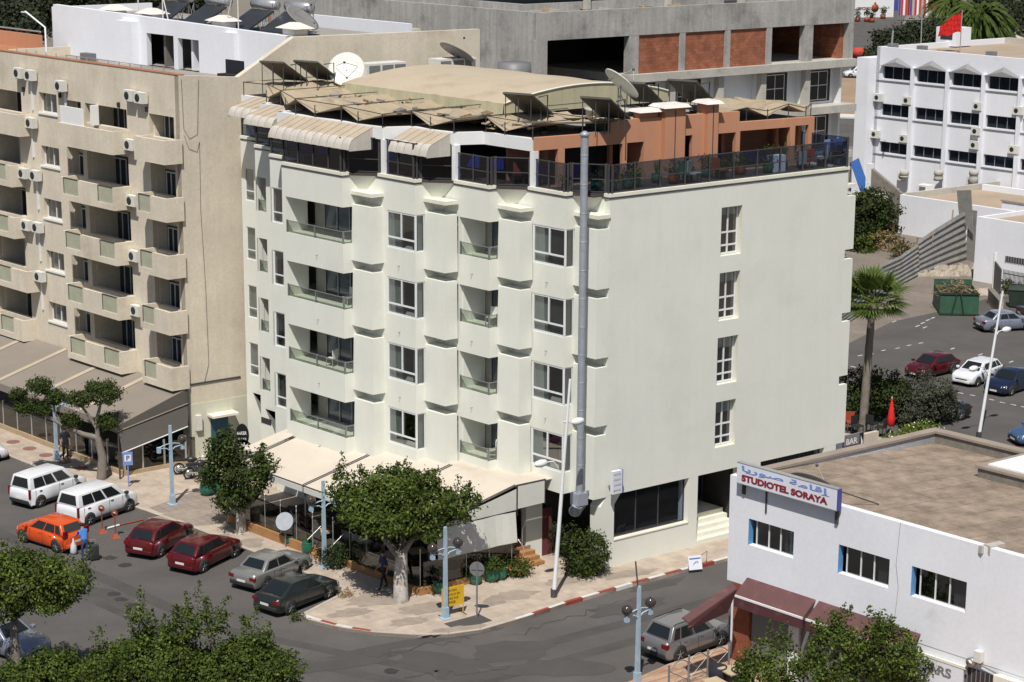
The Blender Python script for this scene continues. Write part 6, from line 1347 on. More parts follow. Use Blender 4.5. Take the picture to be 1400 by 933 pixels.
# motorcycles
def moto(label, x, y, rz):
    t = thing('motorcycle', label, 'motorcycle', (0, 0, 0)); f = WD
    for s in (-.62, .62):
        m = MB(); K = 18; ring = [(s+.27*cos(2*pi*k/K), 0, .30+.27*sin(2*pi*k/K)) for k in range(K+1)]; m.tube(ring, .05, 'tyre', 6, cap=False); w_ = part('wheel', m, t)
        m = MB(); m.lathe((s, -.02, .30), [(.001, 0), (.18, 0), (.18, .04), (.001, .04)], 'rim', 12, axis=(0, 1, 0)); part('rim', m, w_)
    m = MB(); m.tube([(-.62, 0, .3), (-.2, 0, .45), (.25, 0, .4), (.45, 0, .75), (.62, 0, .3)], .045, 'moto', 6); m.box(f, -.2, .25, -.12, .12, .25, .55, 'dark_metal'); part('frame', m, t)
    m = MB(); m.lathe((-.05, 0, .76), [(.02, -.2), (.15, -.1), (.16, .15), (.05, .35)], 'moto', 10, axis=(1, 0, 0)); part('tank', m, t)
    m = MB(); m.box(f, -.75, -.12, -.13, .13, .72, .80, 'cloth_dark'); part('seat', m, t); m = MB(); m.tube([(.42, -.33, 1.0), (.46, 0, .95), (.42, .33, 1.0)], .02, 'alu', 5); part('handlebar', m, t)
    m = MB(); m.ball((.58, 0, .85), .09, 'head_glass', 10); part('headlight', m, t); m = MB(); m.tube([(-.1, -.15, .3), (-.7, -.18, .38)], .045, 'alu', 6); part('exhaust', m, t)
    return place(t, (x, y, .13), rz)
moto('black motorcycle parked against the pale base of the beige block', *gxy(262, 648, .13), .25)
moto('dark scooter half hidden behind the small round tree', *gxy(275, 653, .13), .5)
# =================================================================== CARS
def bevel_part(name, mb, parent, w, seg=2, smooth=True, label=None):
    o = part(name, mb, parent, label, weld=True); bm = bmesh.new(); bm.from_mesh(o.data)
    bmesh.ops.bevel(bm, geom=list(bm.edges), offset=w, segments=seg, profile=.6, affect='EDGES', clamp_overlap=True)
    for f in bm.faces: f.smooth = smooth
    bm.to_mesh(o.data); bm.free(); return o
def car(name, label, cat, paint, L=4.0, Wd=1.70, H=1.45, hood=.80, nose=.62, belt=.92, tail=.95, wx0=.95, wx1=.35, rx1=-1.15, rx0=-1.75, wb=2.5, R=.31, notch=0.0, boot=.92, side=3, dark_bumper=True, rails=False, rearwin=True, lights='wrap', clad=None, group=None, fender=None):
    """x forward; wx0/wx1 windscreen foot/head, rx1/rx0 rear glass head/foot, notch = boot deck length"""
    t = thing(name, label, cat, (0, 0, 0), group); h = L/2; w = Wd/2
    st_ = [(-h+.02, .86, .40, tail*.78), (-h+.0, .90, .30, tail*.80) ] 
    xs = [-h, -h+.06, -h+.22, rx0 if not notch else rx0, (rx0+wx0)/2, wx0, wx0+(h-wx0)*.5, h-.28, h-.08, h]
    tops = [tail*.70, tail*.93, tail, (boot if notch else belt+.02), belt, belt-.02, hood+.02, hood-.06, nose+.02, nose-.12]
    if notch: xs[2] = -h+.18; tops[1] = boot-.04; tops[2] = boot; tops[0] = boot-.25
    ws = [.86, .94, .985, 1, 1, 1, 1, .975, .90, .78]; zbs = [.34, .25, .20, .18, .18, .18, .18, .2, .24, .30]
    V = []; 
    for x, tp, ww, zb in zip(xs, tops, ws, zbs):
        W_ = w*ww; sec = [(W_*.90, zb), (W_*.985, zb+.10), (W_, zb+.5*(tp-zb)), (W_*.985, tp-.12), (W_*.93, tp-.02), (W_*.78, tp+.012), (0, tp+.03)]
        V.append([(x, y, z) for y, z in sec]+[(x, -y, z) for y, z in sec[-2::-1]])
    n = len(V[0]); vs = [p for r in V for p in r]; m = MB(); m.add(vs, [(i*n+j, i*n+j+1, (i+1)*n+j+1, (i+1)*n+j) for i in range(len(V)-1) for j in range(n-1)], paint, True)
    m.add([*V[0]], [tuple(range(n))], paint, True); m.add([*V[-1]], [tuple(range(n))[::-1]], paint, True); m.add([V[i][j] for i in range(len(V)) for j in (0, n-1)], [(2*i, 2*i+1, 2*i+3, 2*i+2) for i in range(len(V)-1)], 'black_plastic')
    part('body', m, t, weld=True)
    # greenhouse
    wbt, wt = w*.93, w*.74; zb0 = belt-.03; zr = (boot if notch else belt)+.0
    A, B, C, D = (wx0, wbt, zb0-.02), (wx1, wt, H-.05), (rx1, wt, H-.06), (rx0, wbt, zr-.03)
    def mir(p): return (p[0], -p[1], p[2])
    xm = (wx1+rx1)/2
    P = [A, B, C, D, mir(A), mir(B), mir(C), mir(D), (wx1, 0, H-.05), (rx1, 0, H-.06), (xm, wt*1.01, H-.03), (xm, -wt*1.01, H-.03), (xm, 0, H)]
    m = MB(); m.add(P, [(0, 1, 10, 2, 3), (4, 7, 6, 11, 5), (0, 4, 5, 8, 1), (3, 2, 9, 6, 7), (1, 8, 12, 10), (8, 5, 11, 12), (10, 12, 9, 2), (12, 11, 6, 9), (0, 3, 7, 4)], paint, True)
    bevel_part('roof', m, t, .045, 2)
    def lerp(a, b, s): return tuple(a[k]+(b[k]-a[k])*s for k in range(3))
    def offs(q, d):
        a, b, c = q[0], q[1], q[2]; u_ = [b[k]-a[k] for k in range(3)]; v_ = [c[k]-a[k] for k in range(3)]; nn = (u_[1]*v_[2]-u_[2]*v_[1], u_[2]*v_[0]-u_[0]*v_[2], u_[0]*v_[1]-u_[1]*v_[0]); l = sqrt(sum(e*e for e in nn)); nn = [e/l for e in nn]
        ctr = [sum(p[k] for p in q)/len(q) for k in range(3)]; sg = 1 if (nn[0]*(ctr[0]-xm)+nn[1]*ctr[1]+nn[2]*(ctr[2]-(H-.5))) > 0 else -1
        return [tuple(p[k]+nn[k]*d*sg for k in range(3)) for p in q]
    def pane(name_, q, par=t):
        m = MB(); o = offs(q, .016); i = offs(q, -.01); n_ = len(q); m.add(o+i, [tuple(range(n_))]+[(k, (k+1) % n_, n_+(k+1) % n_, n_+k) for k in range(n_)], 'car_glass_dark'); return part(name_, m, par)
    def bil(c, s, t_): return lerp(lerp(c[0], c[1], s), lerp(c[3], c[2], s), t_)
    F = (A, mir(A), mir(B), B); pane('windscreen', [bil(F, .07, .12), bil(F, .93, .12), bil(F, .90, .92), bil(F, .10, .92)])
    if rearwin: F = (D, mir(D), mir(C), C); pane('rear_window', [bil(F, .10, .16), bil(F, .90, .16), bil(F, .87, .88), bil(F, .13, .88)])
    cuts = {2: [(.10, .50), (.54, .90)], 3: [(.10, .44), (.47, .76), (.79, .93)], 1: [(.08, .42)], 4: [(.09, .38), (.42, .64), (.66, .90)]}[side]
    for sgn in (1, -1):
        q = (A, D, C, B) if sgn == 1 else (mir(A), mir(D), mir(C), mir(B))
        for a_, b_ in cuts: pane('side_window', [bil(q, a_, .12), bil(q, b_, .12), bil(q, b_, .84), bil(q, a_+(.03 if a_ < .2 else 0), .84)])
        m = MB(); m.box(WD, wx0-.22, wx0-.02, sgn*(w+.02), sgn*(w+.20), belt-.02, belt+.13, paint if not clad else clad); bevel_part('mirror', m, t, .03)
        for hx in (wx1-.35, rx1+.55) if side != 1 else (wx1-.35,): m = MB(); m.box(WD, hx-.09, hx+.09, sgn*(w*.985-.005), sgn*(w+.012), belt-.17, belt-.13, 'black_plastic' if paint == 'paint_white' else paint); part('door_handle', m, t)
        # door seam
        m = MB()
        for hx in (wx1-.55+.95, wx1-.55, rx1+.2): m.box(WD, hx-.006, hx+.006, sgn*(w*.985), sgn*(w+.003), .30, belt-.06, 'black_plastic')
        part('door_seam', m, t)
        if rails: m = MB(); m.tube([(wx1-.05, sgn*wt*.92, H-.03), (wx1-.2, sgn*wt*.92, H+.01), (rx1+.2, sgn*wt*.92, H+.01), (rx1+.05, sgn*wt*.92, H-.03)], .02, 'black_plastic', 5); part('roof_rail', m, t)
        if clad:
            m = MB(); m.box(WD, -h+.5, h-.5, sgn*(w-.03), sgn*(w+.02), .20, .36, 'black_plastic'); part('sill_trim', m, t)
        # lights
        m = MB(); m.hexa([(h-.30, sgn*w*.93, nose-.10), (h-.02, sgn*w*.62, nose-.12), (h+.005, sgn*w*.62, nose-.12), (h-.2, sgn*(w*.96), nose-.10), (h-.34, sgn*w*.92, nose+.06), (h-.12, sgn*w*.60, nose+.03), (h-.05, sgn*w*.62, nose+.02), (h-.24, sgn*(w*.95), nose+.06)], 'head_glass'); part('headlight', m, t)
        m = MB()
        if lights == 'tall': m.box(WD, -h-.012, -h+.10, sgn*(w*.86), sgn*(w*.965), .62, 1.12, 'tail_red')
        elif lights == 'high': m.box(WD, -h+.02, -h+.16, sgn*(w*.70), sgn*(w*.96), .82, 1.18, 'tail_red')
        else: m.box(WD, -h-.008, -h+.16, sgn*(w*.58), sgn*(w*.955), tail*.70, tail*.88, 'tail_red')
        part('tail_light', m, t)
        for wxp in (-wb/2-.02, wb/2+.02):
            yb = sgn*(w*1.0)
            m = MB(); m.lathe((wxp, yb-sgn*.06, R+.02), [(.001, 0), (R+.075, 0), (R+.075, .066), (.001, .066)], 'black_plastic', 20, axis=(0, sgn, 0)); part('wheel_arch', m, t)
            m = MB(); m.lathe((wxp, yb-sgn*.16, R), [(R-.06, 0), (R, .02), (R, .165), (R-.05, .185), (R*.62, .18)], 'tyre', 20, axis=(0, sgn, 0)); wl = part('wheel', m, t)
            m = MB(); m.lathe((wxp, yb, R), [(R*.66, .0), (R*.62, .022), (R*.55, .005)], 'rim', 16, axis=(0, sgn, 0)); m.lathe((wxp, yb, R), [(.001, .025), (R*.2, .022), (R*.2, 0)], 'rim', 10, axis=(0, sgn, 0))
            for k in range(5):
                a = 2*pi*k/5+.3; m.tube([(wxp, yb+sgn*.012, R), (wxp+R*.6*cos(a), yb+sgn*.012, R+R*.6*sin(a))], .03, 'rim', 4)
            part('rim', m, wl)
    m = MB(); m.box(WD, -h-.035, -h+.05, -w*.86, w*.86, .30, .50, 'black_plastic' if dark_bumper else paint); bevel_part('rear_bumper', m, t, .03)
    m = MB(); m.box(WD, h-.06, h+.03, -w*.74, w*.74, .26, .44, 'black_plastic' if dark_bumper else paint); bevel_part('front_bumper', m, t, .03)
    m = MB(); m.box(WD, h-.03, h+.012, -w*.5, w*.5, .46, .54, 'black_plastic'); part('grille', m, t)
    zp = .52 if not notch else .50
    m = MB(); m.box(WD, -h-.045, -h-.030, -.26, .26, zp, zp+.11, 'plate'); part('number_plate', m, t)
    m = MB(); m.box(WD, h+.032, h+.045, -.26, .26, .32, .43, 'plate'); part('number_plate', m, t)
    return t
mat('car_glass_dark', (.015, .018, .02), .08, 0, fine=0, spec=.6)
CS = .90
def at_wheels(t, rear, front, wb, side=-1, Wd=1.7, z=0):
    Wd *= CS
    """rear/front: ground px of the wheels on the side seen; places the car"""
    a, b = gxy(*rear), gxy(*front); ang = math.atan2(b[1]-a[1], b[0]-a[0]); cx_, cy_ = (a[0]+b[0])/2, (a[1]+b[1])/2
    nx, ny = -sin(ang), cos(ang); return place(t, (cx_+nx*Wd/2*(-side), cy_+ny*Wd/2*(-side), z), ang)
red = car('hatchback_car', 'dark red hatchback parked nearest the silver saloon', 'car', 'paint_red', L=4.05, Wd=1.73, H=1.46, tail=1.0, belt=.95, hood=.86, nose=.68, rx0=-1.88, rx1=-1.32, wx0=1.0, wx1=.25, side=3, dark_bumper=False, group='dark red hatchbacks side by side')
at_wheels(red, (280, 783), (321, 763), 2.5)
KIDS.clear()
red2 = dup(red, (0, 0, 0), 0, 'dark red hatchback parked beside the red bollards and second from the silver saloon'); at_wheels(red2, (221, 762), (258, 741), 2.5)
org = car('hatchback_car', 'bright orange small hatchback with a man at its tailgate', 'car', 'paint_orange', L=3.9, Wd=1.65, H=1.50, tail=1.02, belt=.95, hood=.90, nose=.70, rx0=-1.80, rx1=-1.42, wx0=1.05, wx1=.30, side=3, lights='high', dark_bumper=False)
at_wheels(org, (73, 755), (35, 743), 2.4, side=1, Wd=1.65)
van = car('passenger_van', 'white van with side windows in front of the other white van', 'van', 'paint_white', L=4.38, Wd=1.78, H=1.82, tail=1.15, belt=1.12, hood=1.02, nose=.78, rx0=-2.12, rx1=-1.98, wx0=1.25, wx1=.55, side=4, lights='tall', wb=2.8, R=.32, clad='black_plastic', rails=False)
at_wheels(van, (121, 720), (180, 699), 2.8, Wd=1.78)
van2 = car('panel_van', 'white van parked behind, nearer the glass cafe and partly hidden', 'van', 'paint_white', L=4.2, Wd=1.72, H=1.80, tail=1.10, belt=1.08, hood=.95, nose=.75, rx0=-2.02, rx1=-1.88, wx0=1.2, wx1=.55, side=4, lights='tall', wb=2.7, R=.31, clad='black_plastic')
xr, yr = gxy(41, 694); a_ = van.rotation_euler[2]; place(van2, (xr+2.15*cos(a_)-(-sin(a_))*-.75*1, yr+2.15*sin(a_)+cos(a_)*(-.55), 0), a_)
sil = car('saloon_car', 'silver grey old saloon parked between the red and the dark green car', 'car', 'paint_silver', L=4.4, Wd=1.69, H=1.40, tail=.90, belt=.90, hood=.84, nose=.66, rx0=-1.52, rx1=-.98, wx0=.85, wx1=.25, side=2, notch=.5, boot=.93, wb=2.67, dark_bumper=True)
place(sil, (*[(gxy(302, 812)[k]+gxy(422, 778)[k])/2 + (0.25 if k == 0 else .35) for k in (0, 1)], 0), math.atan2(gxy(422, 783)[1]-gxy(340, 819)[1], gxy(422, 783)[0]-gxy(340, 819)[0]))
blk = car('liftback_car', 'very dark green liftback parked at the kerb corner', 'car', 'paint_dark', L=4.25, Wd=1.69, H=1.40, tail=.92, belt=.90, hood=.82, nose=.64, rx0=-1.82, rx1=-.95, wx0=.88, wx1=.28, side=2, wb=2.55)
at_wheels(blk, (397, 841), (452, 819), 2.55, Wd=1.69)
suv = car('suv_car', 'metallic grey compact off-roader parked by the maroon awning', 'car', 'paint_grey', L=4.25, Wd=1.78, H=1.66, tail=1.08, belt=1.02, hood=.96, nose=.78, rx0=-1.90, rx1=-1.52, wx0=1.0, wx1=.40, side=3, wb=2.6, R=.35, rails=True, clad='paint_grey')
at_wheels(suv, (927, 907), (988, 884), 2.6, Wd=1.78)
blu = car('saloon_car', 'blue-grey car at the lower left, half under the trees', 'car', 'paint_steel', L=4.4, Wd=1.74, H=1.43, tail=.98, belt=.93, hood=.86, nose=.66, rx0=-1.6, rx1=-1.05, wx0=.95, wx1=.3, side=2, notch=.45, boot=.97, wb=2.65)
b_ = gxy(78, 884); an = math.atan2(gxy(78, 875)[1]-gxy(0, 866)[1], gxy(78, 875)[0]-gxy(0, 866)[0]); place(blu, (b_[0]-2.0, b_[1]-.4, 0), an-.30)
grs = car('saloon_car', 'grey-blue saloon parked beside the green skip', 'car', 'paint_steel', L=4.45, Wd=1.74, H=1.45, tail=.98, belt=.95, hood=.86, nose=.68, rx0=-1.55, rx1=-1.05, wx0=1.0, wx1=.35, side=3, notch=.5, boot=.97, wb=2.65)
g_ = gxy(1336, 452); g2 = gxy(1369, 460); place(grs, (g_[0]+1.95, g_[1]+.4, 0), .28)
drd = car('hatchback_car', 'dark red three-door hatchback alone in the parking lot by the hedge', 'car', 'paint_red', L=4.0, Wd=1.69, H=1.42, tail=.95, belt=.90, hood=.82, nose=.64, rx0=-1.85, rx1=-1.25, wx0=.95, wx1=.2, side=2, dark_bumper=False)
p_ = gxy(1258, 521); q_ = gxy(1300, 511); ang_ = math.atan2(p_[1]-q_[1], p_[0]-q_[0])
place(drd, ((p_[0]+q_[0])/2-.1, (p_[1]+q_[1])/2+.75, 0), ang_)
wht = car('hatchback_car', 'white hatchback with black grille in the parking lot beside the navy car', 'car', 'paint_white', L=4.0, Wd=1.73, H=1.47, tail=1.0, belt=.95, hood=.88, nose=.70, rx0=-1.85, rx1=-1.4, wx0=1.0, wx1=.3, side=3, dark_bumper=False)
place(wht, (gxy(1337, 523)[0], gxy(1337, 523)[1]+.3, 0), ang_+.12)
nav = car('saloon_car', 'navy blue saloon in the parking lot at the right edge', 'car', 'paint_navy', L=4.4, Wd=1.74, H=1.45, tail=.98, belt=.95, hood=.86, nose=.68, rx0=-1.5, rx1=-1.0, wx0=1.0, wx1=.35, side=2, notch=.5, boot=.97, wb=2.65, dark_bumper=False)
place(nav, (gxy(1382, 535)[0]+.1, gxy(1382, 535)[1]+.3, 0), ang_+.10)
bks = car('saloon_car', 'black saloon mostly hidden behind the grey-green bush', 'car', 'paint_black', L=4.4, Wd=1.72, H=1.40, tail=.95, belt=.92, hood=.84, nose=.66, rx0=-1.5, rx1=-1.0, wx0=.9, wx1=.3, side=2, notch=.5, boot=.95, wb=2.65)
b_ = gxy(1318, 575); place(bks, (b_[0]-1.6, b_[1]+.1, 0), pi+.48)
bl2 = car('hatchback_car', 'blue car cut off by the right edge above the brown roof', 'car', 'paint_blue', L=4.0, Wd=1.7, H=1.45)
b_ = gxy(1378, 608); place(bl2, (b_[0]+2.0, b_[1]+.5, 0), pi+.25)
far = car('pickup_van', 'small white van on the far road above the orange earth', 'van', 'paint_white', L=4.4, Wd=1.75, H=1.80, tail=1.1, belt=1.1, hood=.95, nose=.75, rx0=-2.1, rx1=-1.9, wx0=1.1, wx1=.3, side=1, wb=2.7)
b_ = gxy(1168, 107); place(far, (b_[0]+.6, b_[1]+1, .03), pi+.1)
slv = car('saloon_car', 'white car just entering at the left edge by the kerb', 'car', 'paint_white', L=4.3, Wd=1.7, H=1.42, notch=.4, boot=.95, side=2, rx0=-1.5, rx1=-1.0)
b_ = gxy(-2, 640); place(slv, (b_[0]-1.8, b_[1]+1.0, 0), .5)
cyc = car('saloon_car', 'dark car on the parking lot, only its lower edge showing above the markings', 'car', 'paint_black', L=4.3, Wd=1.7, H=1.42, notch=.4, boot=.95, side=2, rx0=-1.5, rx1=-1.0)
b_ = gxy(1395, 448); place(cyc, (b_[0]+2.4, b_[1]+2.6, 0), .1)
for o_ in list(bpy.data.objects):
    if o_.type == 'EMPTY' and o_.get('category') in ('car', 'van'): o_.scale = (CS,)*3
# =================================================================== PEOPLE
def person(label, x, y, z, rz, J, col, hair='hair'):
    """J: dict joint->(x,y,z) local, metres; grows one continuous skin"""
    names = list(J); idx = {n: i for i, n in enumerate(names)}
    E = [('hip', 'waist'), ('waist', 'chest'), ('chest', 'neck'), ('neck', 'head0'), ('head0', 'head1')]
    for s in 'LR': E += [('chest', 'sh'+s), ('sh'+s, 'el'+s), ('el'+s, 'wr'+s), ('wr'+s, 'pa'+s), ('hip', 'hj'+s), ('hj'+s, 'kn'+s), ('kn'+s, 'an'+s), ('an'+s, 'to'+s)]
    Rr = {'hip': (.15, .115), 'waist': (.135, .10), 'chest': (.165, .115), 'neck': (.055, .055), 'head0': (.07, .08), 'head1': (.085, .10)}
    for s in 'LR': Rr.update({'sh'+s: (.065, .065), 'el'+s: (.045, .045), 'wr'+s: (.028, .028), 'pa'+s: (.035, .022), 'hj'+s: (.095, .095), 'kn'+s: (.062, .062), 'an'+s: (.042, .042), 'to'+s: (.04, .035)})
    vs = [J[n] for n in names]
    for s in 'LR':
        pa, wr = J['pa'+s], J['wr'+s]; d = [pa[k]-wr[k] for k in range(3)]; l = sqrt(sum(e*e for e in d)) or 1; d = [e/l for e in d]
        for fi, (ox_, ln) in enumerate(((-.032, .055), (-.012, .07), (.012, .068), (.032, .055), (-.055, .03))):
            k = 'f%d%s' % (fi, s); names.append(k); idx[k] = len(vs); vs.append((pa[0]+ox_+d[0]*ln, pa[1]+d[1]*ln, pa[2]+d[2]*ln)); E.append(('pa'+s, k)); Rr[k] = (.009, .009)
    me = bpy.data.meshes.new('body'); me.from_pydata(vs, [(idx[a], idx[b]) for a, b in E], []); o = bpy.data.objects.new('body', me); COL.objects.link(o)
    md = o.modifiers.new('s', 'SKIN'); md.use_smooth_shade = True
    for i, n in enumerate(names): sv = me.skin_vertices[0].data[i]; sv.radius = Rr[n]; sv.use_root = (n == 'hip')
    o.modifiers.new('b', 'SUBSURF').levels = 1
    dg = bpy.context.evaluated_depsgraph_get(); dg.update(); m2 = bpy.data.meshes.new_from_object(o.evaluated_get(dg)); bpy.data.objects.remove(o)
    for c_ in ('skin', col[0], col[1], 'cloth_dark'): m2.materials.append(MAT[c_])
    bones = [(J[a], J[b], a, b) for a, b in E if a in J and b in J]
    for p in m2.polygons:
        c = p.center; best = None
        for a, b, na, nb in bones:
            ab = [b[k]-a[k] for k in range(3)]; L2 = sum(e*e for e in ab) or 1; s_ = max(0, min(1, sum((c[k]-a[k])*ab[k] for k in range(3))/L2)); dd = sum((c[k]-a[k]-ab[k]*s_)**2 for k in range(3))
            if best is None or dd < best[0]: best = (dd, na, nb, s_)
        _, na, nb, s_ = best
        if nb.startswith('to'): k = 3
        elif na.startswith(('hj', 'kn')) or nb.startswith('hj') or (na == 'hip' and s_ < .3): k = 2
        elif na in ('neck', 'head0') or nb == 'head1' or na.startswith('wr') or nb.startswith('pa') or (na.startswith('el') and col[2]): k = 0
        else: k = 1
        p.material_index = k; p.use_smooth = True
    b = bpy.data.objects.new('person', None); COL.objects.link(b); b['label'] = label; b['category'] = 'person'; _off[b.name] = (0, 0, 0)
    bo = bpy.data.objects.new('body', m2); COL.objects.link(bo); bo.parent = b
    h = J['head1']; m = MB(); m.lathe((h[0]-.01, h[1]-.012, h[2]-.02), [(.088, -.02), (.102, .03), (.092, .09), (.05, .125), (.002, .135)], hair, 14); part('hair', m, b)
    m = MB(); m.lathe((h[0]+.09, h[1], h[2]-.05), [(.018, -.03), (.001, .03)], 'skin', 6); m.ball((h[0]+.078, h[1]+.035, h[2]-.01), .013, 'hair', 6); m.ball((h[0]+.078, h[1]-.035, h[2]-.01), .013, 'hair', 6); part('face', m, b)
    b.location = (x, y, z); b.rotation_euler = (0, 0, rz); return b
def pose(bend=0.0, stride=0.0, arms='down', reach=0.0):
    s, c_ = sin(bend), cos(bend); hp = .92
    def up(h, y=0, f=0): return (s*h+c_*f, y, hp+c_*h-s*f)
    J = {'hip': (0, 0, hp), 'waist': up(.17), 'chest': up(.42), 'neck': up(.56), 'head0': up(.63, 0, .02), 'head1': up(.73, 0, .03)}
    for sd, sg in (('L', 1), ('R', -1)):
        J['sh'+sd] = up(.47, sg*.19)
        sh = J['sh'+sd]; f = reach if arms == 'reach' else (.12*sg*(1 if stride else 0))
        if arms == 'reach': J['el'+sd] = (sh[0]+.16, sg*.24, sh[2]-.22); J['wr'+sd] = (sh[0]+.38, sg*.20, sh[2]-.30); J['pa'+sd] = (sh[0]+.45, sg*.20, sh[2]-.31)
        else: J['el'+sd] = (sh[0]-.02-f*.5, sg*.25, sh[2]-.28); J['wr'+sd] = (sh[0]+.08-f, sg*.25, sh[2]-.52); J['pa'+sd] = (sh[0]+.11-f, sg*.25, sh[2]-.60)
        st_ = stride*sg; J['hj'+sd] = (0, sg*.09, .88); J['kn'+sd] = (st_*.5+.03, sg*.10, .49); J['an'+sd] = (st_, sg*.10, .09); J['to'+sd] = (st_+.15, sg*.11, .04)
    return J
mx, my = gxy(117, 767); ox_, oy_ = org.location[0], org.location[1]
ang_m = math.atan2(oy_-my, ox_-mx)
person('man in a bright blue shirt and jeans bending to the tailgate of the orange car', mx, my, 0, ang_m, pose(.28, .08, 'reach'), ('shirt_blue', 'jeans', True))
bgx, bgy = gxy(101, 758); m = MB(); m.lathe((bgx, bgy, .0), [(.10, .0), (.17, .12), (.13, .42), (.04, .62), (.02, .75)], 'bag_white', 10); solo('carrier_bag', m, 'pale plastic carrier bag beside the man in blue', 'bag', (bgx, bgy, 0))
sx, sy = gxy(129, 766); t = thing('suitcase', 'upright black suitcase behind the man in blue', 'suitcase', (sx, sy, 0)); m = MB(); m.box(lf(sx, sy, .5), -.2, .2, -.14, .14, .04, .72, 'suitcase'); bevel_part('shell', m, t, .04); f = lf(sx, sy, .5)
m = MB(); m.tube([f.p(-.12, .1, .72), f.p(-.12, .1, .92), f.p(.12, .1, .92), f.p(.12, .1, .72)], .012, 'alu', 5); part('handle', m, t)
for a in (-.15, .15): m = MB(); m.ball(f.p(a, 0, .035), .035, 'tyre', 8); part('wheel', m, t)
mx, my = gxy(525, 805, .13); person('pedestrian in a navy top walking in the shade of the big corner tree', mx, my, .13, -2.6, pose(.05, .22), ('cloth_navy', 'cloth_dark', True))
mx, my = gxy(90, 628, .13); person('person in black standing by the cafe glass at the far left', mx, my, .13, -1.2, pose(.03, .05), ('cloth_dark', 'cloth_dark', True))
mx, my = W(-1.9, 3.9); person('person in a pale shirt standing at the top of the orange steps', mx, my, .98, -2.0, pose(.03, .03), ('cloth_pale', 'cloth_dark', True))
# =================================================================== VEGETATION
import numpy as np
def leafcloud(name, parent, lobes, matn, size=.13, seed=1, up=.35, ragged=.18, shoots=0, loc=None, label=None, mix=None):
    """many small leaf blades filling uneven lobes; lobes: (x,y,z,rx,ry,rz,n) world"""
    R = np.random.RandomState(seed); C = []; Nn = []; S = []
    for (x, y, z, rx, ry, rz, n) in lobes:
        d = R.normal(size=(n, 3)); d /= np.linalg.norm(d, axis=1)[:, None]
        k = 14; bd = R.normal(size=(k, 3)); bd /= np.linalg.norm(bd, axis=1)[:, None]; ba = R.uniform(-ragged*1.4, ragged, k)
        bump = (np.exp((d@bd.T-1)*9)*ba[None, :]).sum(1)
        rad = np.where(R.rand(n) < .72, R.uniform(.80, 1.03, n), R.uniform(.25, .9, n))*(1+bump)
        p = np.array([x, y, z])+d*rad[:, None]*np.array([rx, ry, rz])
        # clump leaves
        q = R.randint(0, n, n//2); p[q] += (p[R.randint(0, n, n//2)]-p[q])*0
        kc = max(6, n//42); ci = R.randint(0, kc, n); cd = d[:kc]; cr = np.where(R.rand(kc) < .85, R.uniform(.80, 1.02, kc), R.uniform(.35, .8, kc))*(1+bump[:kc])
        cp = np.array([x, y, z])+cd*cr[:, None]*np.array([rx, ry, rz]); loose = R.rand(n) < .22; g = cp[ci]+R.normal(size=(n, 3))*size*np.array([1.25, 1.25, .95]); p = np.where(loose[:, None], p, g); d = np.where(loose[:, None], d, cd[ci]*.6+R.normal(size=(n, 3))*.35)
        C.append(p+R.normal(size=(n, 3))*size*.2); nn = d+np.array([0, 0, up])+R.normal(size=(n, 3))*.55; Nn.append(nn); S.append(np.full(n, size)*R.uniform(.6, 1.35, n))
        for _ in range(shoots):
            dd = R.normal(size=3); dd[2] = abs(dd[2])*1.2+.3; dd /= np.linalg.norm(dd); m_ = 70; L = R.uniform(.3, .75); t = R.rand(m_); base = np.array([x, y, z])+dd*np.array([rx, ry, rz])*.95
            ax = dd*.5+np.array([0, 0, .8]); pp = base+ax*L*t[:, None]+R.normal(size=(m_, 3))*(.16*(1-t[:, None]*.8)); C.append(pp); Nn.append(R.normal(size=(m_, 3))+np.array([0, 0, .3])); S.append(np.full(m_, size*.85))
    C = np.vstack(C); Nn = np.vstack(Nn); S = np.concatenate(S); Nn /= np.linalg.norm(Nn, axis=1)[:, None]; n = len(C)
    h = R.normal(size=(n, 3)); a = np.cross(Nn, h); a /= np.linalg.norm(a, axis=1)[:, None]; b = np.cross(Nn, a)
    off = np.array(_off[parent.name] if parent else loc)
    V = np.empty((n, 4, 3)); sa = (a*S[:, None]*.62); sb = (b*S[:, None]*.36)
    V[:, 0] = C-sa; V[:, 1] = C+sb; V[:, 2] = C+sa; V[:, 3] = C-sb; V = V.reshape(-1, 3)-off
    me = bpy.data.meshes.new(name); me.vertices.add(4*n); me.vertices.foreach_set('co', V.ravel()); me.loops.add(4*n); me.loops.foreach_set('vertex_index', np.arange(4*n)); me.polygons.add(n); me.polygons.foreach_set('loop_start', np.arange(0, 4*n, 4)); me.polygons.foreach_set('loop_total', np.full(n, 4))
    me.materials.append(MAT[matn])
    if mix:
        me.materials.append(MAT[mix[0]]); mi = (R.rand(n) < mix[1]).astype(np.int32); me.polygons.foreach_set('material_index', mi)
    me.update(); me.validate(); o = bpy.data.objects.new(name, me); COL.objects.link(o)
    if parent: o.parent = parent; _off[o.name] = _off[parent.name]
    if label: o['label'] = label
    return o
def YP(x, y, Yw): return mYp(x, y, Yw)
def tree(name, label, base, lobes, trunk, matn='leaf', size=.13, seed=1, shoots=0, tmat='trunk', ragged=.18, mix=None, group=None, cat='tree'):
    t = thing(name, label, cat, base, group)
    leafcloud('crown', t, lobes, matn, size, seed, shoots=shoots, ragged=ragged, mix=mix)
    m = MB()
    for pts, r0, r1 in trunk:
        n = len(pts); m.tube(pts, [r0+(r1-r0)*i/(n-1) for i in range(n)], tmat if pts is trunk[0][0] else 'trunk', 9)
    part('trunk', m, t); return t
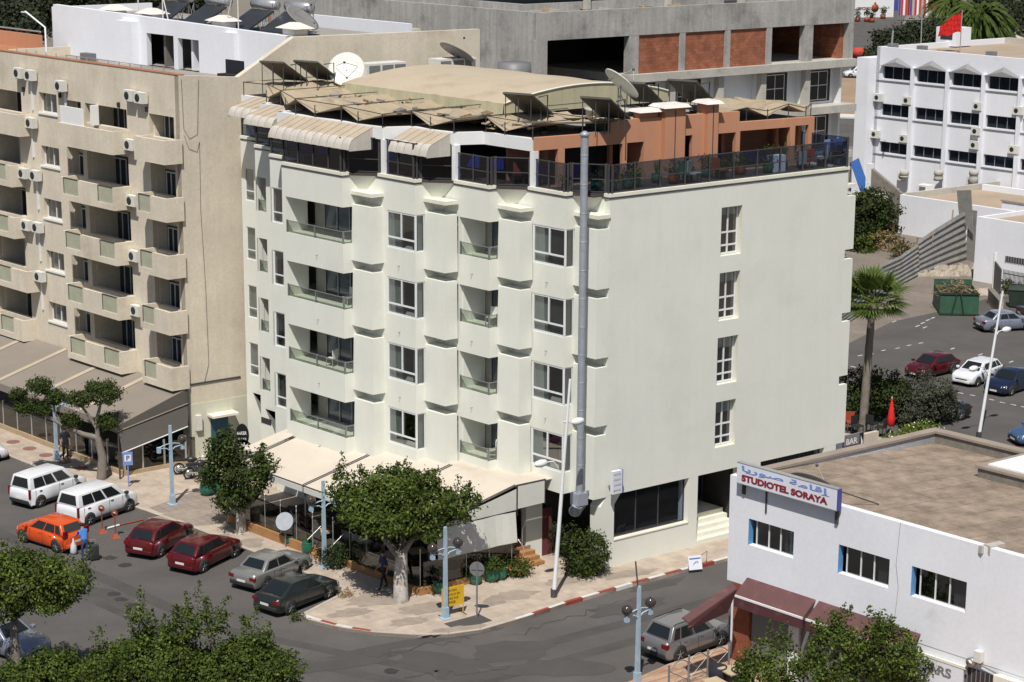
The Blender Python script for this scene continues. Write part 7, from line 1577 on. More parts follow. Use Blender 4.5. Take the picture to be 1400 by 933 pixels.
# big ficus on the corner
X_, Y_ = gxy(548, 822, .13); b0 = (X_, Y_, .13)
def L(px, py, Y, rx, ry, rz, n): p = YP(px, py, Y); return (*p, rx, ry, rz, n)
yy = Y_+.2
tree('ficus_tree', 'broad dark green ficus with a whitewashed trunk on the hotel corner pavement', b0,
     [L(497, 690, yy, 1.25, 1.3, .85, 4600), L(545, 672, yy+.3, 1.35, 1.4, .95, 5200), L(590, 690, yy, 1.15, 1.3, .75, 4000), L(530, 712, yy-.8, 1.35, 1.1, .62, 3600), L(470, 668, yy+.4, .6, .7, .6, 1000), L(628, 690, yy+.4, .78, .8, .72, 1500), L(580, 720, yy-.3, 1.1, 1.1, .5, 1500), L(520, 660, yy+.8, .8, .8, .6, 1000), L(575, 664, yy+.8, .8, .8, .55, 1000)],
     [([b0, (X_, Y_, 1.2), (X_+.05, Y_+.05, 2.3)], .34, .24), ([(X_, Y_, 2.0), (X_-.7, Y_+.1, 2.9), (X_-1.3, Y_+.2, 3.6)], .16, .07), ([(X_, Y_, 2.1), (X_+.5, Y_-.1, 2.9), (X_+1.6, Y_, 3.5)], .15, .06), ([(X_, Y_, 2.2), (X_+.1, Y_+.5, 3.1), (X_+.2, Y_+.6, 4.0)], .15, .06)],
     'leaf', .12, 3, shoots=2, ragged=.12, tmat='trunk_white', mix=('leaf_bright', .2))
X_, Y_ = gxy(330, 727, .13); b0 = (X_, Y_, .13)
tree('small_ficus', 'small round ficus with a forked leaning trunk left of the cafe awning', b0,
     [L(308, 614, Y_, .7, .7, .75, 1500), L(335, 655, Y_, 1.05, 1.0, .85, 2500), L(296, 645, Y_+.2, .8, .8, .7, 1500), L(360, 640, Y_, .55, .7, .75, 1000), L(318, 682, Y_-.3, .8, .8, .5, 1100)],
     [([b0, (X_, Y_, 1.3)], .26, .22), ([(X_, Y_, 1.1), (X_+.75, Y_, 1.9), (X_+1.25, Y_, 2.7), (X_+1.3, Y_+.1, 3.2)], .17, .07), ([(X_, Y_, 1.2), (X_-.2, Y_, 2.2), (X_-.4, Y_, 3)], .12, .06)],
     'leaf', .13, 5, shoots=3, tmat='trunk_white', mix=('leaf_dark', .45))
X_, Y_ = gxy(139, 655, .13); b0 = (X_, Y_, .13)
def c9(a, b): return a*360/1400, 460+b*360/1400
lb = []
for a, b, r, n in ((555, 298, .80, 1500), (415, 330, .55, 900), (575, 450, .5, 800), (370, 440, .42, 600), (205, 262, .55, 900), (290, 318, .5, 800), (95, 305, .38, 500), (140, 370, .52, 800), (228, 378, .40, 600), (500, 270, .4, 500)):
    px_, py_ = c9(a, b); lb.append(L(px_, py_, Y_, r*1.05, r, r*.72, int(n*1.9)))
def P9(a, b, dy=0): return YP(*c9(a, b), Y_+dy)
tree('cloud_pruned_tree', 'tree clipped into separate round tufts on crooked bare branches at the left pavement', b0, lb,
     [([b0, P9(545, 640), P9(520, 540)], .26, .17), ([P9(520, 540), P9(440, 520), P9(330, 470), P9(240, 420), P9(205, 380)], .15, .06), ([P9(520, 540), P9(515, 440), P9(540, 340)], .13, .06), ([P9(520, 500), P9(470, 420), P9(425, 360)], .09, .05), ([P9(330, 470), P9(290, 400), P9(285, 330)], .08, .04), ([P9(240, 420), P9(200, 330)], .07, .04), ([P9(240, 420), P9(140, 370)], .06, .04), ([P9(515, 470), P9(575, 450)], .07, .04), ([P9(400, 500), P9(372, 440)], .06, .04)],
     'leaf', .09, 8, tmat='trunk', ragged=.04, mix=('leaf_dark', .4))
# foreground trees
yb = 71.0; g0 = YP(30, 1000, yb)
tree('street_tree', 'bright green leafy tree at the lower left in front of the orange car', (g0[0], yb, 0),
     [L(35, 796, yb, 1.5, 1.4, 1.1, 7000), L(85, 790, yb, 1.0, 1.1, .8, 3600), L(0, 772, yb, 1.1, 1.1, .75, 3400), L(70, 822, yb-.3, .75, .8, .45, 1700), L(0, 828, yb-.3, 1.0, 1.0, .5, 2600)],
     [([(g0[0], yb, 0), (g0[0]-.1, yb, 2.0), (g0[0], yb, 4.2)], .22, .1)], 'leaf', .10, 11, shoots=2, ragged=.12, mix=('leaf_bright', .32))
yb = 66.5
for i, (cx_, lab) in enumerate(((58, 'dense tree crown along the bottom edge below the blue-grey car'), (205, 'dense tree crown at the bottom between two others, with upright shoots'), (330, 'dense tree crown along the bottom edge below the dark green car'))):
    g0 = YP(cx_, 1000, yb); top = (918, 888, 900)[i]
    lbs = [L(cx_, top+20, yb, 1.7, 1.5, 1.15, 7200), L(cx_-45, top+25, yb-.2, 1.1, 1.1, .85, 3600), L(cx_+45, top+22, yb+.2, 1.1, 1.1, .85, 3600), L(cx_+10, top-2, yb+.5, .9, .9, .65, 2400), L(cx_, top+70, yb-.5, 1.8, 1.4, 1.2, 4600)]
    if i == 1: lbs += [L(192, 852, yb, .35, .35, .65, 500), L(265, 850, yb, .32, .32, .6, 450), L(296, 850, yb, .35, .35, .6, 500), L(240, 862, yb, .5, .5, .5, 600)]
    if i == 2: lbs += [L(350, 875, yb, .3, .3, .5, 350)]
    tree('roadside_tree', lab, (g0[0], yb, 0), lbs, [([(g0[0], yb, 0), (g0[0], yb, 1.8), (g0[0]+.1, yb, 2.7)], .2, .1)], 'leaf', .10, 20+i, shoots=3, ragged=.12, mix=('leaf_bright', .2))
yb = 67.5; g0 = YP(1130, 1000, yb)
tree('shopfront_tree', 'dense green tree in front of the maroon awning at the bottom right', (g0[0], yb, 0),
     [L(1060, 910, yb, 1.3, 1.1, 1.0, 2800), L(1145, 895, yb, 1.3, 1.2, 1.1, 3200), L(1215, 892, yb+.2, 1.2, 1.1, .95, 2800), L(1145, 858, yb+.1, .35, .35, .5, 450), L(1205, 860, yb, .45, .45, .5, 500), L(1140, 940, yb-.3, 2.0, 1.3, 1.1, 3600), L(1245, 915, yb, .9, .9, .8, 1700), L(1035, 930, yb, .9, .9, .9, 1500)],
     [([(g0[0], yb, 0), (g0[0], yb, 2.5), (g0[0], yb, 3.6)], .2, .1)], 'leaf', .105, 31, shoots=3, ragged=.13, mix=('leaf_bright', .2))
# shrubs and pots
def shrub(name, label, px_, py_, r, h, n, matn, seed, size=.10, mix=None, dy=0, stuff=None, rx=None):
    X_, Y_ = gxy(px_, py_, .13); Y_ += dy
    t = thing(name, label, 'shrub', (X_, Y_, .1)); leafcloud('foliage', t, [(X_, Y_, .1+h*.5, rx or r, r, h*.52, n)], matn, size, seed, ragged=.10, mix=mix)
    m = MB(); m.tube([(X_, Y_, .0), (X_, Y_, h*.6)], .05, 'trunk', 5); part('stem', m, t); return t
shrub('round_bush', 'dense round green bush at the hotel corner beside the white light mast', 801, 785, 1.02, 1.95, 4600, 'leaf', 41, mix=('leaf_dark', .3))
shrub('round_bush', 'darker loose bush just behind the round corner bush', 776, 764, .95, 1.7, 2600, 'leaf_dark', 42, dy=.6)
shrub('clipped_bush', 'low dark bush against the orange wall right of the cafe steps', 460, 772, .75, .95, 2200, 'leaf_dark', 43)
shrub('flower_bush', 'low green bush at the foot of the orange side steps', 705, 786, .62, .75, 1300, 'leaf', 44, mix=('flower_red', .03))
shrub('weed_tuft', 'small weed tuft growing at the kerb corner', 404, 845, .22, .25, 150, 'leaf', 45, size=.08)
shrub('weed_tuft', 'dry weed tuft beside the bonnet of the dark green car', 470, 815, .3, .3, 160, 'leaf_dry', 46, size=.08)
def pot(label, px_, py_, r=.27, h=.45, plant='leaf', seed=1, ph=.5, pr=None, mt='pot_green', z=.13, base=None, sp=False, n=420):
    X_, Y_ = base or gxy(px_, py_, z); t = thing('potted_plant', label, 'potted plant', (X_, Y_, z)); m = MB(); m.lathe((X_, Y_, z), [(r*.62, 0), (r*.98, h*.35), (r, h*.75), (r*.86, h*.95), (r*.9, h), (r*.75, h), (r*.7, h*.9)], mt, 14); part('pot', m, t)
    if sp:
        m = MB(); rr = random.Random(seed)
        for i in range(16):
            a = rr.uniform(0, 6.3); l = ph*rr.uniform(.6, 1.1); o = rr.uniform(.1, .45); p0 = (X_, Y_, z+h*.9); m.hexa([(p0[0]-.02, p0[1], p0[2]), (p0[0]+.02, p0[1], p0[2]), (p0[0]+.02, p0[1]+.02, p0[2]), (p0[0]-.02, p0[1]+.02, p0[2])]+[(p0[0]+o*cos(a)*l+dx, p0[1]+o*sin(a)*l, p0[2]+l) for dx in (-.008, .008, .008, -.008)], 'palm_leaf')
        part('foliage', m, t)
    else: leafcloud('foliage', t, [(X_, Y_, z+h+ph*.35, pr or r*1.25, pr or r*1.25, ph*.6, n)], plant, .09, seed, ragged=.25)
    return t
pot('green pot with a leafy plant, left of the pair near the motorcycles', 283, 677, .36, .55, seed=51, ph=.75, n=600)
pot('green pot with a sparse plant, right of the pair near the small ficus', 300, 674, .30, .6, seed=52, ph=.4, n=160)
pot('green pot half hidden under the small ficus', 312, 683, .28, .5, seed=53, ph=.4, n=200)
pot('green pot with cactus spikes on the pavement below the cafe wall', 400, 745, .36, .5, seed=54, sp=True, ph=.6)
pot('green cylinder pot with spiky leaves left of the cafe steps', 421, 757, .29, .55, seed=55, sp=True, ph=.5)
pot('green pot with a dry plant at the left end of the yellow board', 600, 811, .26, .5, 'leaf_olive', 56, n=220)
pot('green pot with red flowers just left of the round road sign', 650, 799, .27, .5, 'leaf', 57, n=300)
pot('green pot, left one of the touching pair near the hanging screen', 672, 795, .33, .55, 'leaf', 58, n=360)
pot('green pot, right one of the touching pair near the hanging screen', 684, 792, .29, .5, 'leaf', 59, n=300)
# roof-terrace plants
r_ = random.Random(12)
tl = [('bushy plant in a green pot beside the first opening of the orange terrace', 858), ('green pot with tall shoots on the roof terrace near the orange niche', 869), ('spiky plant in a green pot in front of the orange niche', 898), ('small plant in a red pot by the first orange chimney', 921), ('leafy plant in a pot in front of the dark terrace door', 940), ('flowering plant under the second orange chimney', 966), ('tall flowering plant in a green pot left of the fourth terrace opening', 985), ('yellowish bush in a pot in the middle of the right terrace', 1012), ('plant with long fronds against the right terrace post', 1070), ('small pale plant near the white terrace box', 1050), ('low green plant at the right end of the orange wall', 1096), ('plant in a red pot left of the exhaust duct', 776), ('dark plant behind the terrace glass right of the exhaust duct', 836), ('low dark plant behind the terrace glass between two railing posts', 815)]
for i, (lb_, px_) in enumerate(tl):
    v = 1.1+.5*(i % 3)*.6; u, _ = mV(px_, 225, v); X_, Y_ = W(u, v)
    pot(lb_, 0, 0, .24, .42, r_.choice(['leaf', 'leaf', 'leaf_bright', 'leaf_olive', 'leaf_dark']), 70+i, ph=r_.uniform(.35, .95), pr=r_.uniform(.2, .34), mt='pot_red' if i % 4 == 3 else 'pot_green', z=16.67, base=(X_, Y_), sp=(i in (2, 8)), n=260)
def tchair(lb_, px_, v, mt, seed):
    u, _ = mV(px_, 235, v); X_, Y_ = W(u, v); f = lf(X_, Y_, seed, 16.67); t = thing('terrace_chair', lb_, 'chair', (X_, Y_, 16.67)); m = MB(); m.box(f, -.25, .25, -.25, .25, .38, .45, mt); part('seat', m, t); m = MB(); m.box(f, -.25, .25, .22, .28, .45, .95, mt); part('backrest', m, t)
    for a in (-.22, .22):
        for b in (-.22, .22): m = MB(); m.box(f, a-.02, a+.02, b-.02, b+.02, 0, .379, 'dark_metal'); part('leg', m, t)
for i, (lb_, px_, v, mt) in enumerate((('green chair on the roof terrace near the door between the chimneys', 935, 1.0, 'pot_green'), ('pale chair on the roof terrace below the second chimney', 950, .8, 'kerb_stone'), ('red chair on the roof terrace right of the second chimney', 984, 1.0, 'pot_red'), ('red chair behind the glass of the white framed terrace bay', 708, 5.0, 'pot_red'), ('pale chair at the right end of the roof terrace', 1124, 1.2, 'kerb_stone'), ('dark chair at the far right corner of the roof terrace', 1140, .9, 'cloth_dark'))): tchair(lb_, px_, v, mt, i*1.1)
u, _ = mV(1062, 228, 1.2); X_, Y_ = W(u, 1.2); m = MB(); m.box(lf(X_, Y_, RZ, 16.67), -.45, .35, -.2, .2, 0, .75, 'white_paint'); solo('planter_box', m, 'white planter box behind the railing on the right part of the roof terrace', 'planter', (X_, Y_, 16.67))
for i, (px_, py_, mt, lb_) in enumerate(((1098, 216, 'cloth_pale', 'pale cloth hung over a rack at the right end of the terrace'), (1108, 213, 'flower_red', 'pinkish red towel hanging at the right end of the terrace'), (1140, 199, 'sign_lightblue', 'blue cloth stretched on the end railing of the terrace'))):
    u, z = mV(px_, py_, 1.0); f, L_ = wfuv((u-.25-(.35 if i == 2 else 0), 1.0), (u+.25+(.35 if i == 2 else 0), 1.0)); m = MB(); m.box(f, 0, L_, -.02, .02, z-.3, z+.3, mt); m.box(f, L_/2-.02, L_/2+.02, -.06, -.021, 16.67, z+.3, 'dark_metal'); solo('hanging_cloth', m, lb_, 'cloth', (*W(u, 1.0), 16.67))
# hotel roof: solar panels, dishes, tank, air handlers
def tiltpanel(label, px_, py_, z, w_=1.45, l_=2.1, rz=None, ph=1.15):
    u, v = mG(px_, py_, z+.1); X_, Y_ = W(u, v); rz = radians(152); f = lf(X_, Y_, rz, z); t = thing('tilted_collector', label, 'solar panel', (X_, Y_, z), 'tilted solar panels on the hotel roof'); m = MB()
    m.hexa([f.p(0, 0, .08), f.p(w_, 0, .08), f.p(w_, l_, ph), f.p(0, l_, ph), f.p(0, -.02, .15), f.p(w_, -.02, .15), f.p(w_, l_-.02, ph+.07), f.p(0, l_-.02, ph+.07)], 'panel_back'); part('collector', m, t)
    m = MB(); m.hexa([f.p(.05, -.01, .152), f.p(w_-.05, -.01, .152), f.p(w_-.05, l_-.06, ph+.07), f.p(.05, l_-.06, ph+.07), f.p(.05, -.01, .156), f.p(w_-.05, -.01, .156), f.p(w_-.05, l_-.06, ph+.075), f.p(.05, l_-.06, ph+.075)], 'panel_glass'); part('glass', m, t)
    m = MB()
    for x in (.1, w_/2, w_-.1): m.tube([f.p(x, l_-.1, 18.8-z), f.p(x, l_-.1, ph)], .022, 'dark_metal', 5); m.tube([f.p(x, l_*.5, 18.8-z), f.p(x, l_*.5, ph*.5)], .022, 'dark_metal', 5)
    m.tube([f.p(-.05, .7, 18.8-z), f.p(-.05, .7, ph*.9), f.p(-.05, l_*.75, ph*.9)], .03, 'dark_metal', 5); part('frame', m, t)
aR = math.atan2(LD[1], LD[0])
for lb_, px_, py_, z in (('tilted solar collector at the left end of the hotel roof', 421, 111, 19.45), ('tilted solar collector just left of the white satellite dish', 466, 110, 19.4), ('tilted solar collector in front of the vaulted cover, left of the centre gap', 757, 157, 19.3), ('tilted solar collector above the step of the orange wall', 862, 163, 19.3), ('tilted solar collector between the tilted dish and the chimneys', 907, 141, 19.5), ('tilted solar collector behind the orange chimney caps', 976, 138, 19.55)): tiltpanel(lb_, px_, py_, z)
u, v = mG(474, 108, 19.6); dish('satellite_dish', 'large white satellite dish facing the viewer at the left of the hotel roof', (*W(u, v), 19.3), .92, (-.05, -.85, .5), 'dish_white', .75, back='dish_white')
u, v = 4.5, 4.8; dish('satellite_dish', 'pale satellite dish tilted upwards right of the vaulted cover', (*W(u, v), 19.6), .95, (.62, .30, .70), 'dish_white', 1.05, back='dish_white')
u, v = 9.5, 23.0; dish('satellite_dish', 'grey satellite dish behind the air handling units', (*W(u+1, v), 18.8), 1.0, (.4, .3, .75), 'dish_grey', 1.6, back='dish_white')
uu, vv_ = mG(412, 14, 22.6); dish('satellite_dish', 'grey satellite dish on the beige block behind the water heaters', (*W(min(uu, 12), max(vv_, 27)), 21.25), 1.0, (.5, -.2, .7), 'dish_grey', .9)
for i, (px_, py_, w_, lb_) in enumerate(((526, 98, 2.6, 'boxy air handling unit left of the vaulted cover'), (583, 86, 2.6, 'boxy air handling unit behind the vaulted cover'))):
    u, v = (6.2, 23.4) if i == 0 else (10.6, 23.4); t = thing('air_handler', lb_, 'ventilation unit', (*W(u, v), 18.8)); f = lf(*W(u, v), RZ, 18.8); m = MB(); m.box(f, -1.2, 1.2, -.5, .5, .1, 1.35, 'ac_white'); part('casing', m, t)
    for x in (-.75, .05, .8): m = MB(); m.box(f, x-.33, x+.33, -.515, -.501, .2, 1.25, 'sign_grey'); part('grille', m, t)
u, v = mG(800, 150, 18.8)
u, v = 3.6, 4.9; m = MB(); m.lathe((*W(u+.6, v), 18.78), [(1.25, 0), (1.25, .75), (1.3, .78), (1.3, .84), (.02, .86)], 'concrete_pale', 24); solo('water_tank', m, 'round concrete water tank on the hotel roof between the solar panels', 'tank', (*W(u+.6, v), 18.8))
u, v = 4.6, 23.6; m = MB(); m.box(lf(*W(u, v), RZ, 18.8), -.45, .45, -.4, .4, 0, 1.2, 'white_paint'); m.frust(lf(*W(u, v), RZ, 18.8), (-.5, .5, -.45, .45), (-.35, .35, -.3, .3), 1.25, 1.55, 'skirt'); solo('roof_vent', m, 'white vent shaft with a greenish cap beside the white dish', 'vent', (*W(u, v), 18.8))
u, v = 13.0, 21.5; m = MB(); m.lathe((*W(u, v), 18.8), [(.9, 0), (.9, 1.1), (.02, 1.15)], 'sign_grey', 18); solo('water_tank', m, 'dark grey round tank behind the left part of the vaulted cover', 'tank', (*W(u, v), 18.8))
# palm
X_, Y_ = gxy(1179, 590); 
pt0 = YP(1193, 414, Y_); zt_ = pt0[2]
def palm(name, label, base, top, nf, fl, matn, seed, r0=.26, fan=True, cat='palm tree', crown_r=None, width=.42):
    t = thing(name, label, cat, base); m = MB(); K = 14; pts = []; rr = []
    for i in range(K+1):
        s = i/K; pts.append(tuple(base[k]+(top[k]-base[k])*s for k in range(3))); rr.append(r0*(1-.25*s)+(.02 if i % 2 else 0)+(.16 if s > .86 else 0)*(1 if fan else 0))
    m.tube(pts, rr, 'trunk', 10); part('trunk', m, t); r_ = random.Random(seed); m = MB()
    for i in range(nf):
        a = r_.uniform(0, 6.28); e = r_.uniform(-.42, 1.3); l = fl*r_.uniform(.8, 1.15); d = (cos(a)*cos(e), sin(a)*cos(e), sin(e)); p0 = top
        if fan:
            st_ = tuple(p0[k]+d[k]*l*.45 for k in range(3)); m.tube([p0, st_], .018, matn, 3, cap=False)
            side = (-sin(a), cos(a), 0); upv = (-cos(a)*sin(e), -sin(a)*sin(e), cos(e)); nb = 15
            for k in range(nb):
                th = -1.25+2.5*k/(nb-1); dl = tuple(d[j]*cos(th)+side[j]*sin(th) for j in range(3)); ln = l*.55*(1-.15*abs(th)); tip = tuple(st_[j]+dl[j]*ln-(0, 0, 1)[j]*ln*.35*(.4+abs(th)*.4)+upv[j]*.1 for j in range(3)); mid = tuple(st_[j]+dl[j]*ln*.55+upv[j]*.04 for j in range(3)); wv = tuple(-d[j]*sin(th)*.055+side[j]*cos(th)*.055 for j in range(3))
                m.add([st_, tuple(mid[j]+wv[j] for j in range(3)), tip, tuple(mid[j]-wv[j] for j in range(3))], [(0, 1, 2, 3)], matn)
        else:
            pr = p0; K2 = 7; side = (-sin(a), cos(a), 0); z0_ = sin(e)
            for k in range(K2):
                s1 = (k+1)/K2; q_ = (top[0]+cos(a)*cos(e*.8)*l*s1, top[1]+sin(a)*cos(e*.8)*l*s1, top[2]+l*(z0_*s1-1.0*s1*s1*(.75+.2*cos(e)))); w_ = width*sin(pi*min(.95, (k+.8)/K2))
                m.quad(pr, tuple(pr[j]+side[j]*w_-(0, 0, .25)[j] for j in range(3)), tuple(q_[j]+side[j]*w_-(0, 0, .25)[j] for j in range(3)), q_, matn); m.quad(pr, q_, tuple(q_[j]-side[j]*w_-(0, 0, .25)[j] for j in range(3)), tuple(pr[j]-side[j]*w_-(0, 0, .25)[j] for j in range(3)), matn); pr = q_
    part('crown', m, t, recalc=False); return t
palm('fan_palm', 'tall fan palm with a brown trunk beside the right end of the cream hotel', (X_, Y_, 0), pt0, 60, 2.35, 'palm_leaf', 3, r0=.24)
# hedge, bushes behind the hotel
def bushes(name, label, lobes, matn, size, seed, mix=None, base=None, cat='shrub', shoots=0, ragged=.15):
    b = (lobes[0][0], lobes[0][1], 0); t = thing(name, label, cat, b); leafcloud('foliage', t, lobes, matn, size, seed, mix=mix, shoots=shoots, ragged=ragged); m = MB(); m.tube([b, (b[0], b[1], lobes[0][2])], .1, 'trunk', 6); part('stem', m, t); return t
yy = gxy(1180, 585)[1]+1.5
bushes('dark_hedge', 'thick dark green hedge between the palm and the parking lot', [L(1170, 535, yy, 1.5, 1.6, 1.3, 4200), L(1205, 540, yy, 1.6, 1.6, 1.3, 4400), L(1225, 545, yy, 1.2, 1.3, 1.25, 2600)], 'leaf_dark', .13, 61, mix=('leaf', .3))
bushes('olive_bush', 'loose grey-green bush between the hedge and the black car', [L(1268, 545, yy-.5, 1.5, 1.3, 1.3, 4200), L(1243, 560, yy-.8, 1.1, 1.1, .9, 2000), L(1290, 556, yy-.4, .9, .9, .8, 1500)], 'leaf_olive', .12, 62, shoots=4)
yy = gxy(1240, 603)[1]+.2
bushes('flowering_bush', 'bright green bush dotted with white flowers behind the brown roof parapet', [L(1252, 592, yy, 1.15, .9, .55, 2600), L(1228, 602, yy-.3, .9, .7, .4, 1500), L(1268, 588, yy+.2, .7, .7, .45, 1100)], 'leaf_bright', .10, 63, mix=('flower', .07))
yy = gxy(1215, 350)[1]+4
bushes('dark_tree', 'dark green tree beside the cream hotel and the grey raked wall', [L(1180, 300, yy+2, 2.6, 2.2, 2.3, 4200), L(1190, 275, yy+2, 1.6, 1.5, 1.2, 1800), L(1205, 300, yy+2, 1.6, 1.5, 1.4, 2000)], 'leaf_dark', .2, 64, mix=('leaf', .3), cat='tree')
bushes('dry_bush', 'yellow-brown dry bush behind the corrugated fence', [L(1205, 342, yy-1, 1.9, 1.4, 1.4, 3400), L(1190, 350, yy-1, 1.2, 1.2, .9, 1500), L(1218, 350, yy-1, 1.0, 1, .9, 1200)], 'leaf_dry', .13, 65, shoots=6, mix=('leaf_olive', .2))
bushes('green_shrub', 'small green leafy shrub left of the dry bush', [L(1176, 338, yy-2, 1.2, 1, .9, 1300), L(1188, 326, yy, .8, .8, .5, 600)], 'leaf', .22, 66)
yy = gxy(1260, 372)[1]+5
bushes('scrub', 'low scrub between the dry bush and the tall corrugated sheets', [L(1250, 340, yy, 1.3, 1, .6, 1200), L(1232, 345, yy, .9, .8, .6, 800), L(1272, 335, yy-1, .9, .8, .5, 700)], 'leaf_olive', .14, 67, mix=('leaf_dry', .3))
yy = gxy(1385, 405)[1]+.8
bushes('yard_hedge', 'low clipped green hedge behind the thin railing at the right edge', [L(1378, 395, yy, 1.0, .7, .6, 1200), L(1395, 398, yy, 1.1, .7, .6, 1200), L(1410, 400, yy, 1.0, .7, .6, 900)], 'leaf', .12, 68)
# far trees
def fartree(label, px_, py_, Yw, rpx, hpx, seed, matn='leaf_far', n=5200, name='broadleaf_tree', size=.38):
    k = 1/(F_/Yw); r = rpx*k; h = hpx*k; c_ = YP(px_, py_, Yw); lbs = []; R_ = random.Random(seed)
    for j in range(5): a = R_.uniform(0, 6.3); lbs.append((c_[0]+r*.5*cos(a), Yw+r*.5*sin(a), c_[2]+h*R_.uniform(-.3, .35), r*.62, r*.62, h*.6, n//5))
    tree(name, label, (c_[0], Yw, 0), lbs, [([(c_[0], Yw, 0), (c_[0]+.2, Yw, max(1.5, c_[2]))], r*.08+.1, .1)], matn, size, seed, ragged=.3, mix=('leaf_dark', .35))
ft = [(1195, 78, 292, 14, 12, 'dark low tree at the left end of the roadside row, above the far white van'), (1218, 58, 300, 22, 20, 'dark bushy tree in the roadside row, second from the left'), (1250, 50, 304, 26, 24, 'large dark bushy tree in the middle of the roadside row'), (1282, 48, 306, 22, 26, 'tall dark bushy tree left of the red flag'), (1240, 72, 290, 22, 14, 'low dark bush in front of the roadside row'), (1275, 76, 288, 24, 12, 'low dark bush just behind the white office roof'), (1365, 30, 330, 26, 34, 'very dark tree right of the date palm'), (1395, 20, 340, 28, 40, 'very dark tree at the top right corner'), (1345, 5, 345, 26, 24, 'dark tree crown behind the date palm'), (1385, 60, 300, 20, 12, 'dark bush with pale umbrellas near the right edge')]
for i, (a, b, c_, d_, e_, lb_) in enumerate(ft): fartree(lb_, a, b, c_, d_, e_, 100+i)
c_ = YP(1338, 22, 262); palm('date_palm', 'thick date palm with drooping fronds behind the red flag', (c_[0], 262, 0), c_, 190, 6.0, 'leaf', 9, r0=.5, fan=False, width=.35)
c_ = YP(1300, 2, 330); palm('date_palm', 'smaller palm crown at the top edge left of the thick date palm', (c_[0], 330, 0), c_, 60, 5.0, 'leaf', 10, r0=.4, fan=False)
gt = [(5, 18, 150), (40, 5, 158), (75, 22, 165), (115, 4, 156), (150, 14, 170), (190, 4, 160), (228, 10, 172), (262, 2, 165), (25, 34, 140), (95, -12, 180)]
gl = ('at the very left above the orange wall', 'second from the left edge', 'above the left end of the white penthouse', 'just right of the bent white lamp', 'behind the first white chimney cap', 'behind the second white chimney cap', 'behind the leftmost water heater', 'behind the grey mast', 'lowest one, touching the orange wall', 'highest one behind the row')
for i, (a, b, Yw) in enumerate(gt): fartree('dark grove tree at the top left, '+gl[i], a, b, Yw, 34, 32, 130+i, n=4800, name='grove_tree', size=.26)
# far hoarding, flags, shops
Yw = 400.0
def farboard(x0, y0, x1, y1, Yw, name, label, cat, matn, th=.3):
    a = YP(x0, y0, Yw); b = YP(x1, y1, Yw+6); f, L_ = wf((a[0], a[1]), (b[0], b[1])); return f, L_, a[2], b[2]
a0 = YP(1169, 27, Yw); a1 = YP(1224, 22, Yw); zt_ = YP(1196, -12, Yw)[2]; f, L_ = wf((a0[0], a0[1]), (a1[0], a1[1]+2)); t = thing('hoarding', 'long white hoarding with red lettering and a round red emblem', 'hoarding', (*a0[:2], 0))
m = MB(); m.box(f, -6, L_, -.3, 0, -.02, zt_, 'white_paint'); part('panel', m, t)
s_ = Yw/F_; zc = YP(1185, 12, Yw)[2]; part('red_text', text_mesh('PERFECTION GOLF', f, .6, zc-.3, .55, 'sign_red', .03, .0, width=L_*.36, bold=.03), t); part('grey_text', text_mesh('\uFED2\uFEDF\uFEEE\uFECF', f, L_*.60, zc-.2, .6, 'sign_grey', .03, .0, width=L_*.3), t)
m = MB(); o_ = f.p(L_*.505, .04, zc+.1); m.lathe(o_, [(.001, 0), (.75, 0), (.75, .06), (.001, .06)], 'pot_red', 18, axis=(f.ay[0], f.ay[1], 0)); m.lathe((o_[0], o_[1], o_[2]+.9), [(.001, 0), (.2, 0), (.2, .06), (.001, .06)], 'pot_red', 10, axis=(f.ay[0], f.ay[1], 0)); part('emblem', m, t)
cl = ['sign_blue', 'red_cloth', 'white_paint', 'flower_red', 'sign_red', 'sign_blue', 'kerb_stone', 'red_cloth', 'white_paint', 'flower_red', 'cloth_pale', 'flower_red', 'white_paint']
nm_ = ('navy', 'bright red', 'white', 'orange red', 'crimson', 'dark blue', 'cream', 'scarlet', 'plain white', 'vermilion', 'pale grey', 'rusty red', 'last white')
for i in range(13):
    X0, _, z0_ = YP(1228+i*3.1, 20, 392); fz = YP(1228, -2, 392)[2]; t = thing('banner_flag', '%s vertical banner flag, number %d from the left in the row by the hoarding' % (nm_[i], i+1), 'flag', (X0, 392, 0), 'banner flags in a row beside the hoarding'); m = MB(); m.tube([(X0, 392, 0), (X0, 392, fz+.3)], .05, 'alu', 4); part('pole', m, t); m = MB(); m.box(WD, X0, X0+.38, 391.98, 392.02, max(.8, fz-3.2), fz+.2, cl[i]); part('cloth', m, t)
    t['label'] = '%s banner flag in the row right of the hoarding' % nm_[i]
m = MB(); q0 = YP(1240, 10, 420); q1 = YP(1300, 10, 420); m.box(WD, q0[0], q1[0], 420, 440, 0, 12, 'brick_red'); m.box(WD, q0[0]-6, q0[0], 419, 440, 0, 9, 'sign_blue'); m.box(WD, q0[0]+2, q1[0]-2, 419.5, 420, 3.4, 4.2, 'kerb_stone'); solo('red_shop_building', m, 'orange-red low building behind the flags at the top edge', 'building', (q0[0], 420, 0))
q0 = YP(1275, 22, 330); m = MB(); m.box(WD, q0[0], q0[0]+3.6, 330, 333, 0, 3.2, 'brick_red'); m.box(WD, q0[0]-.2, q0[0]+3.8, 329.6, 333.4, 3.2, 3.5, 'white_paint'); solo('kiosk', m, 'small orange-red kiosk behind the roadside trees', 'kiosk', (q0[0], 330, 0))
